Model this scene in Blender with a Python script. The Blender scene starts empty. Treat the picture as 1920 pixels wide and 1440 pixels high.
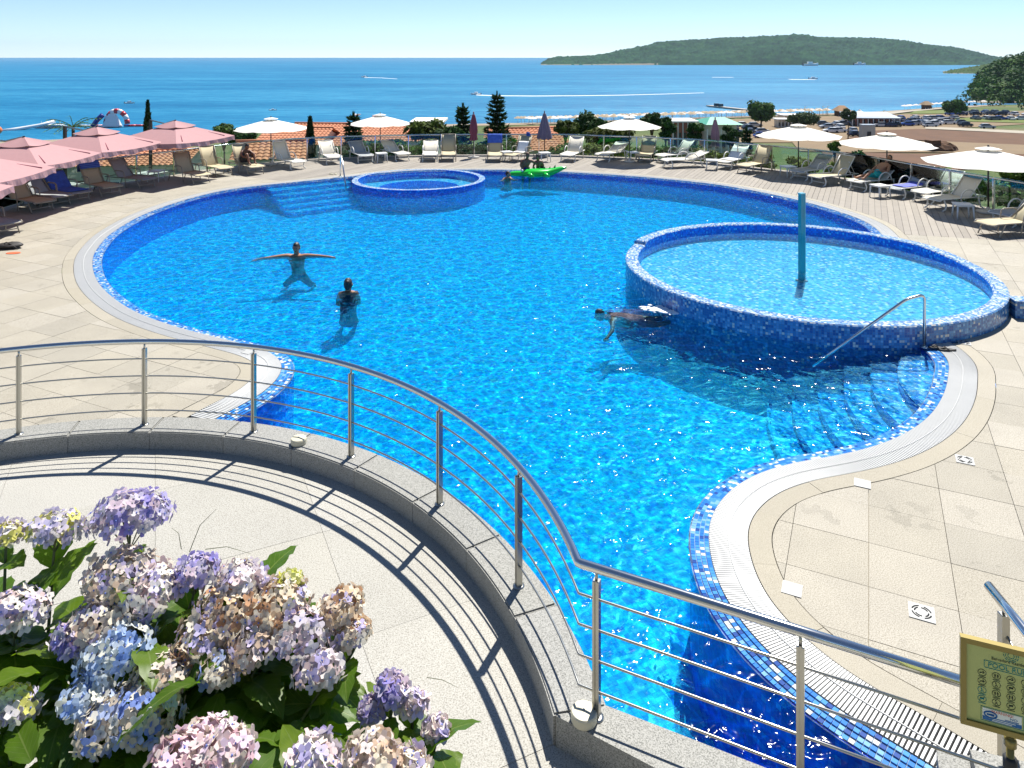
import bpy, bmesh, math, random
from mathutils import Vector, Matrix, noise, Quaternion
from mathutils.geometry import delaunay_2d_cdt
PI = math.pi
S = bpy.context.scene
COL = S.collection

# ------------------------------------------------------------------ camera, sky, sun, exposure
H = 4.5            # eye height above the pool deck (deck is z = 0)
F = 1400.0         # focal length in photo pixels (photo 1920 px wide)
HY = 108.0         # horizon row in the photo
cam_d = bpy.data.cameras.new('camera')
cam = bpy.data.objects.new('camera', cam_d)
COL.objects.link(cam)
cam.location = (0, 0, H)
cam.rotation_euler = (PI / 2, 0, 0)
cam_d.sensor_width = 36
cam_d.lens = 36 * F / 1920
cam_d.shift_y = -(720 - HY) / 1920
cam_d.clip_start = 0.05
cam_d.clip_end = 200000
S.camera = cam

SUNV = Vector((-0.26, -0.57, -1)).normalized()
world = bpy.data.worlds.new('World')
S.world = world
world.use_nodes = True
wn = world.node_tree
sky = wn.nodes.new('ShaderNodeTexSky')
sky.sky_type = 'NISHITA'
sky.sun_disc = False
sky.sun_elevation = math.asin(-SUNV.z)
sky.sun_rotation = math.atan2(-SUNV.x, -SUNV.y)
sky.altitude = 0
sky.air_density = 0.62
sky.dust_density = 0.0
sky.ozone_density = 4.0
bg = wn.nodes['Background']
wn.links.new(sky.outputs[0], bg.inputs[0])
bg.inputs[1].default_value = 0.072
sun_d = bpy.data.lights.new('sun', 'SUN')
sun_d.energy = 4.0
sun_d.angle = math.radians(0.5)
sun_d.color = (1.0, 0.965, 0.9)
sun = bpy.data.objects.new('sun', sun_d)
COL.objects.link(sun)
sun.rotation_euler = SUNV.to_track_quat('-Z', 'Y').to_euler()
S.view_settings.view_transform = 'Standard'
S.view_settings.look = 'None'
S.view_settings.exposure = 1.08
S.view_settings.gamma = 1
S.view_settings.use_curve_mapping = False
S.render.engine = 'CYCLES'
S.cycles.use_denoising = True
S.cycles.use_adaptive_sampling = True
S.cycles.adaptive_threshold = 0.015
S.cycles.max_bounces = 7
S.cycles.diffuse_bounces = 3
S.cycles.glossy_bounces = 3
S.cycles.volume_bounces = 0
S.cycles.use_light_tree = False
world.cycles.sampling_method = 'NONE'
S.cycles.transparent_max_bounces = 24
S.cycles.caustics_reflective = False
S.cycles.sample_clamp_indirect = 6

R = random.Random(11)


def G(x, y, z=0.0):
    """photo pixel on the horizontal level z -> place in the world"""
    k = (H - z) / (y - HY)
    return Vector(((x - 960) * k, F * k, z))


def D(x, y, Y):
    """photo pixel at distance Y in front of the eye -> place in the world"""
    return Vector(((x - 960) * Y / F, Y, H - (y - HY) * Y / F))


# ------------------------------------------------------------------ mesh collector
class MB:
    def __init__(self):
        self.v, self.f, self.m, self.c = [], [], [], []

    def add(self, vs, fs, mi=0, col=None):
        b = len(self.v)
        self.v.extend([tuple(p) for p in vs])
        for f in fs:
            self.f.append(tuple(i + b for i in f))
            self.m.append(mi)
            self.c.append(col)
        return self

    def box(self, c, s, rz=0.0, mi=0, col=None, mat=None):
        hx, hy, hz = s[0] / 2, s[1] / 2, s[2] / 2
        vs = [Vector((x, y, z)) for x in (-hx, hx) for y in (-hy, hy) for z in (-hz, hz)]
        m = mat or Matrix.Rotation(rz, 3, 'Z')
        vs = [m @ p + Vector(c) for p in vs]
        return self.add(vs, [(0, 1, 3, 2), (4, 6, 7, 5), (0, 4, 5, 1), (2, 3, 7, 6), (0, 2, 6, 4), (1, 5, 7, 3)], mi, col)

    def tube(self, path, r, seg=8, mi=0, col=None, closed=False, caps=True):
        pts = [Vector(p) for p in path]
        n = len(pts)
        rs = r if isinstance(r, (list, tuple)) else [r] * n
        vs, fs = [], []
        t0 = (pts[1] - pts[0]).normalized()
        up = Vector((0, 0, 1)) if abs(t0.z) < 0.9 else Vector((1, 0, 0))
        nrm = (up - t0 * up.dot(t0)).normalized()
        for i in range(n):
            if closed:
                t = (pts[(i + 1) % n] - pts[i - 1]).normalized()
            else:
                a = pts[max(i - 1, 0)]
                b = pts[min(i + 1, n - 1)]
                t = (b - a).normalized()
            nrm = nrm - t * nrm.dot(t)
            nrm = nrm.normalized() if nrm.length > 1e-6 else t.orthogonal().normalized()
            bn = t.cross(nrm)
            for k in range(seg):
                a = 2 * PI * k / seg
                vs.append(pts[i] + (nrm * math.cos(a) + bn * math.sin(a)) * rs[i])
        for i in range(n if closed else n - 1):
            j = (i + 1) % n
            for k in range(seg):
                fs.append((i * seg + k, i * seg + (k + 1) % seg, j * seg + (k + 1) % seg, j * seg + k))
        if caps and not closed:
            fs.append(tuple(range(seg))[::-1])
            fs.append(tuple((n - 1) * seg + k for k in range(seg)))
        return self.add(vs, fs, mi, col)

    def lathe(self, prof, c=(0, 0, 0), seg=16, mi=0, col=None, cap=True):
        vs, fs = [], []
        for r, z in prof:
            for k in range(seg):
                a = 2 * PI * k / seg
                vs.append((c[0] + r * math.cos(a), c[1] + r * math.sin(a), c[2] + z))
        for i in range(len(prof) - 1):
            for k in range(seg):
                fs.append((i * seg + k, i * seg + (k + 1) % seg, (i + 1) * seg + (k + 1) % seg, (i + 1) * seg + k))
        if cap:
            fs.append(tuple(range(seg))[::-1])
            fs.append(tuple((len(prof) - 1) * seg + k for k in range(seg)))
        return self.add(vs, fs, mi, col)

    def ball(self, c, r, seg=12, ring=8, mi=0, col=None, mat=None):
        rx, ry, rz = r if isinstance(r, (list, tuple)) else (r, r, r)
        vs, fs = [], []
        for i in range(ring + 1):
            ph = PI * i / ring
            for k in range(seg):
                a = 2 * PI * k / seg
                p = Vector((rx * math.sin(ph) * math.cos(a), ry * math.sin(ph) * math.sin(a), rz * math.cos(ph)))
                vs.append((mat @ p if mat else p) + Vector(c))
        for i in range(ring):
            for k in range(seg):
                fs.append((i * seg + k, (i + 1) * seg + k, (i + 1) * seg + (k + 1) % seg, i * seg + (k + 1) % seg))
        return self.add(vs, fs, mi, col)

    def prism(self, poly, z0, z1, mi=0, col=None):
        """flat closed outline (x, y) raised from z0 to z1"""
        n = len(poly)
        vs = [(p[0], p[1], z0) for p in poly] + [(p[0], p[1], z1) for p in poly]
        fs = [tuple(range(n))[::-1], tuple(range(n, 2 * n))]
        fs += [(i, (i + 1) % n, n + (i + 1) % n, n + i) for i in range(n)]
        return self.add(vs, fs, mi, col)

    def mesh(self, name, mats, smooth=False):
        me = bpy.data.meshes.new(name)
        me.from_pydata(self.v, [], self.f)
        for m in (mats if isinstance(mats, (list, tuple)) else [mats]):
            me.materials.append(m)
        me.polygons.foreach_set('material_index', self.m)
        if any(c is not None for c in self.c):
            ca = me.color_attributes.new('Col', 'FLOAT_COLOR', 'CORNER')
            buf = []
            for f, c in zip(self.f, self.c):
                c = c or (1, 1, 1)
                buf.extend(list(c[:3]) * 0 + [x for _ in f for x in (c[0], c[1], c[2], 1.0)])
            ca.data.foreach_set('color', buf)
        if smooth:
            me.polygons.foreach_set('use_smooth', [True] * len(self.f))
        me.update()
        return me

    def build(self, name, mats, parent=None, smooth=False, loc=None):
        o = bpy.data.objects.new(name, self.mesh(name, mats, smooth))
        COL.objects.link(o)
        if parent is not None:
            o.parent = parent
        if loc is not None:
            o.location = loc
        return o


def fix_normals(o):
    bm = bmesh.new()
    bm.from_mesh(o.data)
    bmesh.ops.recalc_face_normals(bm, faces=bm.faces)
    bm.to_mesh(o.data)
    bm.free()
    return o


def link(name, me, parent=None, loc=None, rz=None):
    o = bpy.data.objects.new(name, me)
    COL.objects.link(o)
    if parent is not None:
        o.parent = parent
    if loc is not None:
        o.location = loc
    if rz is not None:
        o.rotation_euler = (0, 0, rz)
    return o


def tag(o, label=None, cat=None, group=None, kind=None):
    if label:
        o['label'] = label
    if cat:
        o['category'] = cat
    if group:
        o['group'] = group
    if kind:
        o['kind'] = kind
    return o


def thing(name, label, cat, loc=(0, 0, 0), rz=0.0, group=None):
    o = bpy.data.objects.new(name, None)
    COL.objects.link(o)
    o.location = loc
    o.rotation_euler = (0, 0, rz)
    return tag(o, label, cat, group)


def copy_tree(o, parent=None):
    c = o.copy()
    COL.objects.link(c)
    c.parent = parent
    for ch in list(o.children):
        copy_tree(ch, c)
    return c


# ------------------------------------------------------------------ materials
def newmat(name):
    m = bpy.data.materials.new(name)
    m.use_nodes = True
    return m, m.node_tree, m.node_tree.nodes['Principled BSDF']


def N(nt, typ, **kw):
    n = nt.nodes.new(typ)
    for k, v in kw.items():
        setattr(n, k, v)
    return n


def L(nt, a, b):
    nt.links.new(a, b)


def mixrgb(nt, fac, a, b, blend='MIX'):
    n = nt.nodes.new('ShaderNodeMix')
    n.data_type = 'RGBA'
    n.blend_type = blend
    for sock, val in ((n.inputs[0], fac), (n.inputs[6], a), (n.inputs[7], b)):
        if hasattr(val, 'is_output'):
            nt.links.new(val, sock)
        elif isinstance(val, (int, float)):
            sock.default_value = val
        else:
            sock.default_value = (*val[:3], 1)
    return n.outputs[2]


def math_n(nt, op, a, b=None, clamp=False):
    n = nt.nodes.new('ShaderNodeMath')
    n.operation = op
    n.use_clamp = clamp
    for s, v in zip(n.inputs, (a, b)):
        if v is None:
            continue
        if hasattr(v, 'is_output'):
            nt.links.new(v, s)
        else:
            s.default_value = v
    return n.outputs[0]


def noise_t(nt, vec, scale, detail=3, rough=0.55):
    n = nt.nodes.new('ShaderNodeTexNoise')
    n.inputs['Scale'].default_value = scale
    n.inputs['Detail'].default_value = detail
    n.inputs['Roughness'].default_value = rough
    if vec is not None:
        nt.links.new(vec, n.inputs['Vector'])
    return n.outputs['Fac']


def ramp(nt, fac, stops, const=False):
    n = nt.nodes.new('ShaderNodeValToRGB')
    if const:
        n.color_ramp.interpolation = 'CONSTANT'
    e = n.color_ramp.elements
    e[0].position, e[0].color = stops[0][0], (*stops[0][1], 1)
    e[1].position, e[1].color = stops[1][0], (*stops[1][1], 1)
    for p, c in stops[2:]:
        x = e.new(p)
        x.color = (*c, 1)
    nt.links.new(fac, n.inputs[0])
    return n.outputs[0]


def bump(nt, b, h, strength=0.3, dist=0.02):
    n = nt.nodes.new('ShaderNodeBump')
    n.inputs['Strength'].default_value = strength
    n.inputs['Distance'].default_value = dist
    nt.links.new(h, n.inputs['Height'])
    nt.links.new(n.outputs[0], b.inputs['Normal'])


def pmat(name, col, rough=0.6, metal=0.0, var=0.12, scale=6.0, bmp=0.0, spec=0.5, objvar=0.0, trans=0.0):
    m, nt, b = newmat(name)
    pos = N(nt, 'ShaderNodeNewGeometry').outputs['Position']
    f = noise_t(nt, pos, scale, 4)
    dark = [c * (1 - var) for c in col]
    lite = [min(1, c * (1 + var)) for c in col]
    c = mixrgb(nt, f, dark, lite)
    if objvar:
        oi = N(nt, 'ShaderNodeObjectInfo').outputs['Random']
        k = math_n(nt, 'MULTIPLY_ADD', oi, objvar)
        k.node.inputs[2].default_value = 1 - objvar / 2
        hv = nt.nodes.new('ShaderNodeHueSaturation')
        L(nt, c, hv.inputs['Color'])
        L(nt, k, hv.inputs['Value'])
        c = hv.outputs[0]
    L(nt, c, b.inputs['Base Color'])
    b.inputs['Roughness'].default_value = rough
    b.inputs['Metallic'].default_value = metal
    b.inputs['Specular IOR Level'].default_value = spec
    if bmp:
        bump(nt, b, noise_t(nt, pos, scale * 5, 3), bmp, 0.01)
    if trans:
        out = nt.nodes['Material Output']
        tr = N(nt, 'ShaderNodeBsdfTranslucent')
        L(nt, c, tr.inputs[0])
        mx = N(nt, 'ShaderNodeMixShader')
        mx.inputs[0].default_value = trans
        L(nt, b.outputs[0], mx.inputs[1])
        L(nt, tr.outputs[0], mx.inputs[2])
        L(nt, mx.outputs[0], out.inputs[0])
    return m


def attr_mat(name, rough=0.6, var=0.1, scale=20, trans=0.0, spec=0.4, bmp=0.0):
    m, nt, b = newmat(name)
    at = N(nt, 'ShaderNodeAttribute', attribute_name='Col')
    pos = N(nt, 'ShaderNodeNewGeometry').outputs['Position']
    f = noise_t(nt, pos, scale, 3)
    k = mixrgb(nt, f, (1 - var,) * 3, (1 + var,) * 3)
    c = mixrgb(nt, 1.0, at.outputs['Color'], k, 'MULTIPLY')
    L(nt, c, b.inputs['Base Color'])
    b.inputs['Roughness'].default_value = rough
    b.inputs['Specular IOR Level'].default_value = spec
    if bmp:
        bump(nt, b, noise_t(nt, pos, scale * 3, 2), bmp, 0.01)
    if trans:
        out = nt.nodes['Material Output']
        tr = N(nt, 'ShaderNodeBsdfTranslucent')
        L(nt, c, tr.inputs[0])
        mx = N(nt, 'ShaderNodeMixShader')
        mx.inputs[0].default_value = trans
        L(nt, b.outputs[0], mx.inputs[1])
        L(nt, tr.outputs[0], mx.inputs[2])
        L(nt, mx.outputs[0], out.inputs[0])
    return m


def granite(name, base, speck_dark, speck_light, objvar=0.1, rough=0.75, scale=140, blotch=0.12, stain=0.0):
    m, nt, b = newmat(name)
    pos = N(nt, 'ShaderNodeNewGeometry').outputs['Position']
    f = noise_t(nt, pos, scale, 2, 0.7)
    c = ramp(nt, f, [(0.33, speck_dark), (0.47, base), (0.62, speck_light)])
    g = noise_t(nt, pos, 1.1, 5, 0.65)
    k = mixrgb(nt, g, (1 - blotch,) * 3, (1 + blotch,) * 3)
    c = mixrgb(nt, 1.0, c, k, 'MULTIPLY')
    if stain:      # water marks and grime with their own outlines
        s1 = noise_t(nt, pos, 1.7, 6, 0.62)
        s2 = noise_t(nt, pos, 0.35, 2, 0.5)
        s = math_n(nt, 'MULTIPLY', math_n(nt, 'GREATER_THAN', s1, 0.62), math_n(nt, 'MULTIPLY', math_n(nt, 'SUBTRACT', s2, 0.42), 4.0, True), True)
        c = mixrgb(nt, s, c, mixrgb(nt, 1.0, c, (stain, stain, stain * 0.98), 'MULTIPLY'))
    oi = N(nt, 'ShaderNodeObjectInfo').outputs['Random']
    isl = N(nt, 'ShaderNodeNewGeometry').outputs['Random Per Island']
    rr = math_n(nt, 'FRACT', math_n(nt, 'ADD', oi, isl))
    tint = ramp(nt, rr, [(0.0, (1 - objvar, 1 - objvar, 1 - objvar * 1.2)), (1.0, (1 + objvar * 0.6,) * 3),
                         (0.5, (1.0, 0.99, 0.95))])
    c = mixrgb(nt, 1.0, c, tint, 'MULTIPLY')
    L(nt, c, b.inputs['Base Color'])
    b.inputs['Roughness'].default_value = rough
    bump(nt, b, f, 0.15, 0.004)
    return m


def mosaic(name, tile, stops, grout=(0.12, 0.3, 0.6), rough=0.25, gw=0.06, uv=True):
    """small square glass tiles, one random glaze each, thin grout; runs on the UV map (metres)"""
    m, nt, b = newmat(name)
    src = N(nt, 'ShaderNodeUVMap').outputs[0] if uv else N(nt, 'ShaderNodeNewGeometry').outputs['Position']
    sc = N(nt, 'ShaderNodeVectorMath', operation='SCALE')
    sc.inputs[3].default_value = 1.0 / tile
    L(nt, src, sc.inputs[0])
    fl = N(nt, 'ShaderNodeVectorMath', operation='FLOOR')
    L(nt, sc.outputs[0], fl.inputs[0])
    w = N(nt, 'ShaderNodeTexWhiteNoise', noise_dimensions='2D')
    L(nt, fl.outputs[0], w.inputs['Vector'])
    c = ramp(nt, w.outputs['Value'], stops, True)
    fr = N(nt, 'ShaderNodeVectorMath', operation='FRACTION')
    L(nt, sc.outputs[0], fr.inputs[0])
    sp = N(nt, 'ShaderNodeSeparateXYZ')
    L(nt, fr.outputs[0], sp.inputs[0])
    gx = math_n(nt, 'LESS_THAN', sp.outputs[0], gw)
    gy = math_n(nt, 'LESS_THAN', sp.outputs[1], gw)
    g = math_n(nt, 'MAXIMUM', gx, gy)
    c = mixrgb(nt, g, c, grout)
    L(nt, c, b.inputs['Base Color'])
    b.inputs['Roughness'].default_value = rough
    inv = math_n(nt, 'SUBTRACT', 1.0, g)
    bump(nt, b, inv, 0.3, 0.002)
    return m

# ================================================================== the pool and its deck
M_SLAB = granite('beige_granite', (0.315, 0.285, 0.228), (0.19, 0.17, 0.13), (0.40, 0.37, 0.31), objvar=0.09, scale=95, blotch=0.22, stain=0.72)
M_BORDER = granite('yellow_granite', (0.315, 0.283, 0.218), (0.22, 0.195, 0.145), (0.385, 0.352, 0.285), objvar=0.06)
M_CURB = granite('grey_granite', (0.245, 0.242, 0.222), (0.10, 0.10, 0.09), (0.35, 0.345, 0.32), objvar=0.05, scale=110)
M_TERR = granite('pale_terrace_stone', (0.35, 0.335, 0.295), (0.20, 0.19, 0.165), (0.44, 0.425, 0.385), objvar=0.05, scale=90)
M_MORTAR = pmat('mortar', (0.19, 0.165, 0.12), 0.9)
M_GRATE = pmat('white_plastic_slat', (0.53, 0.53, 0.51), 0.45, var=0.05)
M_TROUGH = pmat('drain_trough', (0.06, 0.06, 0.06), 0.8)
M_STEEL = pmat('polished_steel', (0.62, 0.62, 0.60), 0.16, metal=1.0, var=0.04)
M_STEELD = pmat('brushed_steel', (0.42, 0.41, 0.37), 0.3, metal=1.0, var=0.08)
BLUES = [(0.0, (0.0, 0.20, 0.90)), (0.12, (0.0, 0.36, 0.97)), (0.40, (0.0, 0.48, 0.98)), (0.75, (0.0, 0.60, 0.98)), (0.94, (0.30, 0.86, 0.98))]
M_FLOOR = mosaic('pool_mosaic', 0.05, BLUES, grout=(0.0, 0.16, 0.66), gw=0.05)
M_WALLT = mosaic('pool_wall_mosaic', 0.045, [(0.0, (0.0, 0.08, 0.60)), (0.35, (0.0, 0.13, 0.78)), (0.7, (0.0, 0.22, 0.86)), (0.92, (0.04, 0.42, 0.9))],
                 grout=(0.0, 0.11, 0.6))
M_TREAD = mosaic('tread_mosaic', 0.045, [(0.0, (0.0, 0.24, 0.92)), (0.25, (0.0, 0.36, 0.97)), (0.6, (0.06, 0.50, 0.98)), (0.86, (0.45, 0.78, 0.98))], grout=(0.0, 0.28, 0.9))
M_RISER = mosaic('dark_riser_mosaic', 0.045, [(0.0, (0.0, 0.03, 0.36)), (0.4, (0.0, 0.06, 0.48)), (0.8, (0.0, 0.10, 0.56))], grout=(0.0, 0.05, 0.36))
M_RIM = mosaic('rim_mosaic', 0.042, [(0.0, (0.03, 0.13, 0.36)), (0.25, (0.08, 0.24, 0.50)), (0.55, (0.30, 0.42, 0.58)), (0.74, (0.50, 0.56, 0.60)),
                                     (0.88, (0.66, 0.66, 0.60))], grout=(0.3, 0.36, 0.42), gw=0.1)
M_RIMW = mosaic('rim_wall_mosaic', 0.042, [(0.0, (0.025, 0.11, 0.34)), (0.3, (0.05, 0.20, 0.46)), (0.6, (0.09, 0.28, 0.54)), (0.82, (0.20, 0.42, 0.64)),
                                           (0.93, (0.62, 0.62, 0.56))], grout=(0.10, 0.18, 0.30), gw=0.1)
M_KID = mosaic('paddling_mosaic', 0.06, [(0.0, (0.0, 0.20, 0.52)), (0.18, (0.0, 0.34, 0.66)), (0.45, (0.02, 0.44, 0.70)), (0.74, (0.10, 0.54, 0.72)),
                                         (0.92, (0.30, 0.66, 0.68))], grout=(0.06, 0.42, 0.62), gw=0.09)


def water_mat(name, tint, scales, strength, glass=0.55, low=0.35, cells=(3.4, 6.5), absorb=0.0):
    """rippled water: a refracting surface with a drawn caustic pattern brightening its see-through colour, clear blue water below"""
    m = bpy.data.materials.new(name)
    m.use_nodes = True
    nt = m.node_tree
    nt.nodes.remove(nt.nodes['Principled BSDF'])
    out = nt.nodes['Material Output']
    pos = N(nt, 'ShaderNodeNewGeometry').outputs['Position']
    h = None
    for s, k in scales:
        n = nt.nodes.new('ShaderNodeTexNoise')
        n.inputs['Scale'].default_value = s
        n.inputs['Detail'].default_value = 1.5
        n.inputs['Distortion'].default_value = 0.9
        L(nt, pos, n.inputs['Vector'])
        v = math_n(nt, 'MULTIPLY', n.outputs['Fac'], k)
        h = v if h is None else math_n(nt, 'ADD', h, v)
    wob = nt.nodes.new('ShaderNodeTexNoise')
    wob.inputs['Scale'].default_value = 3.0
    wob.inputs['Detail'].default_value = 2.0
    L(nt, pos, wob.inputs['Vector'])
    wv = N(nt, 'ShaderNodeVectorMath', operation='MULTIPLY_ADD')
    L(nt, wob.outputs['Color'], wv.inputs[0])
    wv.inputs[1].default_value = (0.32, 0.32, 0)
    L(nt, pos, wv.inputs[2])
    caustic = None  # caustic light lines painted as cell edges into the transparent colour
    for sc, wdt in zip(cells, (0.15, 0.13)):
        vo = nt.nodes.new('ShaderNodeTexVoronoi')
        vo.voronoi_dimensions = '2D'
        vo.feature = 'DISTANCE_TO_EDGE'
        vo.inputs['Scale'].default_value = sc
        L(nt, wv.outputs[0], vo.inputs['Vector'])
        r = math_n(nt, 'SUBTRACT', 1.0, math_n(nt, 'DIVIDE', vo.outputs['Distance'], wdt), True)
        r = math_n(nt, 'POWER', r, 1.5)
        caustic = r if caustic is None else math_n(nt, 'ADD', caustic, math_n(nt, 'MULTIPLY', r, 0.7), True)
    bp = nt.nodes.new('ShaderNodeBump')
    bp.inputs['Strength'].default_value = 1.0
    bp.inputs['Distance'].default_value = strength
    L(nt, h, bp.inputs['Height'])
    g = N(nt, 'ShaderNodeBsdfGlass')
    g.inputs['IOR'].default_value = 1.33
    g.inputs['Roughness'].default_value = 0.09
    g.inputs['Color'].default_value = (*tint, 1)
    L(nt, bp.outputs[0], g.inputs['Normal'])
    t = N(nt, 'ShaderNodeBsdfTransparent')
    L(nt, mixrgb(nt, caustic, [low * c for c in tint], tint), t.inputs[0])
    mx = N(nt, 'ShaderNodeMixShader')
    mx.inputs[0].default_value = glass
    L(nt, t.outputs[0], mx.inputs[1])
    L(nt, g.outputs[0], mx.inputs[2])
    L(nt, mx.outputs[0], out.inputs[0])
    if absorb:
        va = N(nt, 'ShaderNodeVolumeAbsorption')
        va.inputs['Color'].default_value = (0.0, 0.985, 1.0, 1)
        va.inputs['Density'].default_value = absorb
        L(nt, va.outputs[0], out.inputs['Volume'])
    return m


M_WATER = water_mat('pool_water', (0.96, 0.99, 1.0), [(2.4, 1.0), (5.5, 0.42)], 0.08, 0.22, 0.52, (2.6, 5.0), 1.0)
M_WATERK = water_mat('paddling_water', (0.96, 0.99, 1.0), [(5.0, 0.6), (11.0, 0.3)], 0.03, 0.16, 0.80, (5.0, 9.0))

WZ = -0.035            # water level
DEPTH = -1.05
CC = Vector((-4.4, 4.2))   # centre of the round terrace
R_IN, R_OUT, R_POST = 4.77, 5.15, 4.95
SDIR = Vector((2.0, -0.955)).normalized()       # the straight kerb runs this way
ARC_END = math.radians(11.0)
ZT = -0.21             # terrace level

# ---- waterline, from the kerb on the right round the far side to the kerb on the left
edge_px = [(1668, 1429), (1604, 1392), (1535, 1347), (1480, 1305), (1420, 1250), (1370, 1195), (1331, 1140),
           (1303, 1076), (1292, 1007), (1299, 960), (1330, 915), (1390, 876), (1470, 852), (1560, 837), (1640, 815),
           (1700, 783), (1735, 745), (1751, 700), (1740, 655)]
ctrl = [Vector((3.25, 3.85)), Vector((2.80, 4.36))] + [G(*p).xy for p in edge_px]
# behind the paddling pool
ctrl += [Vector((6.35, 13.4)), Vector((8.2, 15.6)), Vector((9.0, 18.2))]
edge2_px = [(1612, 416), (1530, 387), (1450, 367), (1350, 348.5), (1250, 337), (1150, 329), (1050, 323), (950, 319.5),
            (800, 320), (720, 325), (650, 333), (560, 342), (450, 354), (370, 371), (290, 398), (230, 431), (200, 461), (190, 490),
            (205, 530), (260, 573), (340, 604), (430, 627), (505, 646), (543, 665), (553, 690), (535, 720), (495, 752), (430, 785)]
ctrl += [G(*p).xy for p in edge2_px] + [Vector((-3.62, 9.0)), Vector((-3.9, 8.4))]


def catmull(P, step):
    out = []
    for i in range(len(P) - 1):
        p0 = P[max(i - 1, 0)]
        p1, p2 = P[i], P[i + 1]
        p3 = P[min(i + 2, len(P) - 1)]
        n = max(2, int((p2 - p1).length / 0.05))
        for k in range(n):
            t = k / n
            out.append(0.5 * ((2 * p1) + (p2 - p0) * t + (2 * p0 - 5 * p1 + 4 * p2 - p3) * t * t + (3 * p1 - p0 - 3 * p2 + p3) * t ** 3))
    out.append(P[-1].copy())
    # two smoothing passes, then even spacing
    for _ in range(30):
        out = [out[0]] + [(out[i - 1] + out[i] * 2 + out[i + 1]) / 4 for i in range(1, len(out) - 1)] + [out[-1]]
    res = [out[0].copy()]
    acc = 0.0
    for a, b in zip(out[:-1], out[1:]):
        d = (b - a).length
        while acc + d >= step:
            k = (step - acc) / d
            a = a + (b - a) * k
            res.append(a.copy())
            d = (b - a).length
            acc = 0.0
        acc += d
    return res


STEP = 0.03
EC = catmull(ctrl, STEP)          # waterline samples
NE = len(EC)
EN = []                            # outward normals (away from the water); the curve runs with the water on its left
for i in range(NE):
    t = (EC[min(i + 4, NE - 1)] - EC[max(i - 4, 0)]).normalized()
    EN.append(Vector((t.y, -t.x)))


def off(i, d):
    return EC[i] + EN[i] * d


W_MOS, W_GRA, W_BOR = 0.17, 0.36, 0.21
D1, D2, D3 = W_MOS, W_MOS + W_GRA, W_MOS + W_GRA + W_BOR

KC, KR = Vector((5.88, 15.18)), 3.53   # paddling pool
SC_, SR = Vector((-3.45, 27.75)), 2.45  # round spa pool


def arc_pts(c, r, a0, a1, n):
    return [c + Vector((math.cos(a0 + (a1 - a0) * k / n), math.sin(a0 + (a1 - a0) * k / n))) * r for k in range(n + 1)]


# kerb outer edge from the left end of the waterline back to the right end
c_outer = CC + Vector((math.cos(ARC_END), math.sin(ARC_END))) * R_OUT
KERB_W = 0.38
c_inner = CC + Vector((math.cos(ARC_END), math.sin(ARC_END))) * R_IN
s_end = c_outer + SDIR * 3.4


def in_terrace(p):
    if (p - CC).length < R_OUT:
        return True
    q = p - c_outer
    return q.x * -SDIR.y + q.y * SDIR.x < 0 and p.x > -0.5 and p.y < 6




def ring_poly(d, step=4):
    """closed outline: the waterline pushed out by d, shut along the kerb"""
    pts = [off(i, d) for i in range(0, NE, step)]
    while in_terrace(pts[0]):
        pts.pop(0)
    while in_terrace(pts[-1]):
        pts.pop()
    a0 = math.atan2(pts[-1].y - CC.y, pts[-1].x - CC.x)
    arc = arc_pts(CC, R_OUT - 0.02, a0, ARC_END, 60)
    nl = Vector((-SDIR.y, SDIR.x)) * -0.02
    tot = (pts[0] - c_outer).dot(SDIR)
    return pts + arc + [c_outer + SDIR * (tot * k / 20) + nl for k in range(1, 21)]


pool_poly = ring_poly(0.0)
border_poly = ring_poly(D3 + 0.004)


def in_kid(p):
    return (p - KC).length < KR - 0.06



def cdt(polys):
    """overlay of outlines; returns vertices, triangles and which outlines each triangle lies in"""
    vs, fs = [], []
    for p in polys:
        b = len(vs)
        vs.extend([Vector((q[0], q[1])) for q in p])
        fs.append(list(range(b, b + len(p))))
    ov, oe, of, o1, o2, o3 = delaunay_2d_cdt(vs, [], fs, 0, 1e-5)
    return ov, of, o3


def area(p):
    return 0.5 * sum(p[i - 1][0] * p[i][1] - p[i][0] * p[i - 1][1] for i in range(len(p)))


def ccw(p):
    return p if area(p) > 0 else p[::-1]


# ---- outer edge of the deck, just beyond the glass balustrade
fence_px = [(-120, 430), (117, 364), (327, 330), (455, 311), (600, 298), (770, 292.4), (880, 291), (1037, 291), (1147, 295), (1300, 303), (1427, 316),
            (1580, 335), (1723, 365), (1858, 394)]
FENCE = catmull([Vector((-16.2, 14.0))] + [G(*p).xy for p in fence_px] + [Vector((14.9, 19.6)), Vector((15.3, 16.5)), Vector((15.4, 12.5))], 0.25)
fc = Vector((0, 19))
deck_outer = ccw([p + (p - fc).normalized() * 0.25 for p in FENCE] + [Vector((15.6, 2.2)), Vector((3.2, 2.2)), Vector((-9.5, 2.2)), Vector((-16.6, 2.2))])
terr_poly = ccw([CC + Vector((math.cos(a), math.sin(a))) * (R_OUT - 0.01) for a in [2 * PI * k / 120 for k in range(120)]])
under_straight = ccw([c_outer - SDIR * 1.0, c_outer + SDIR * 3.4, Vector((3.9, 1.5)), Vector((-2, 1.5))])
wood_poly = ccw([G(1640, 437).xy + Vector((-1.2, 0.4)), Vector((9.6, 19.12)), Vector((12.9, 18.15)), Vector((17, 17.0)), Vector((17, 38)), Vector((-13.5, 38)), Vector((-12.2, 31.0)),
                 Vector((-10.1, 28.2)), Vector((-7.6, 26.7)), Vector((-3, 27.5)), Vector((5, 26.5))])

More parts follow.
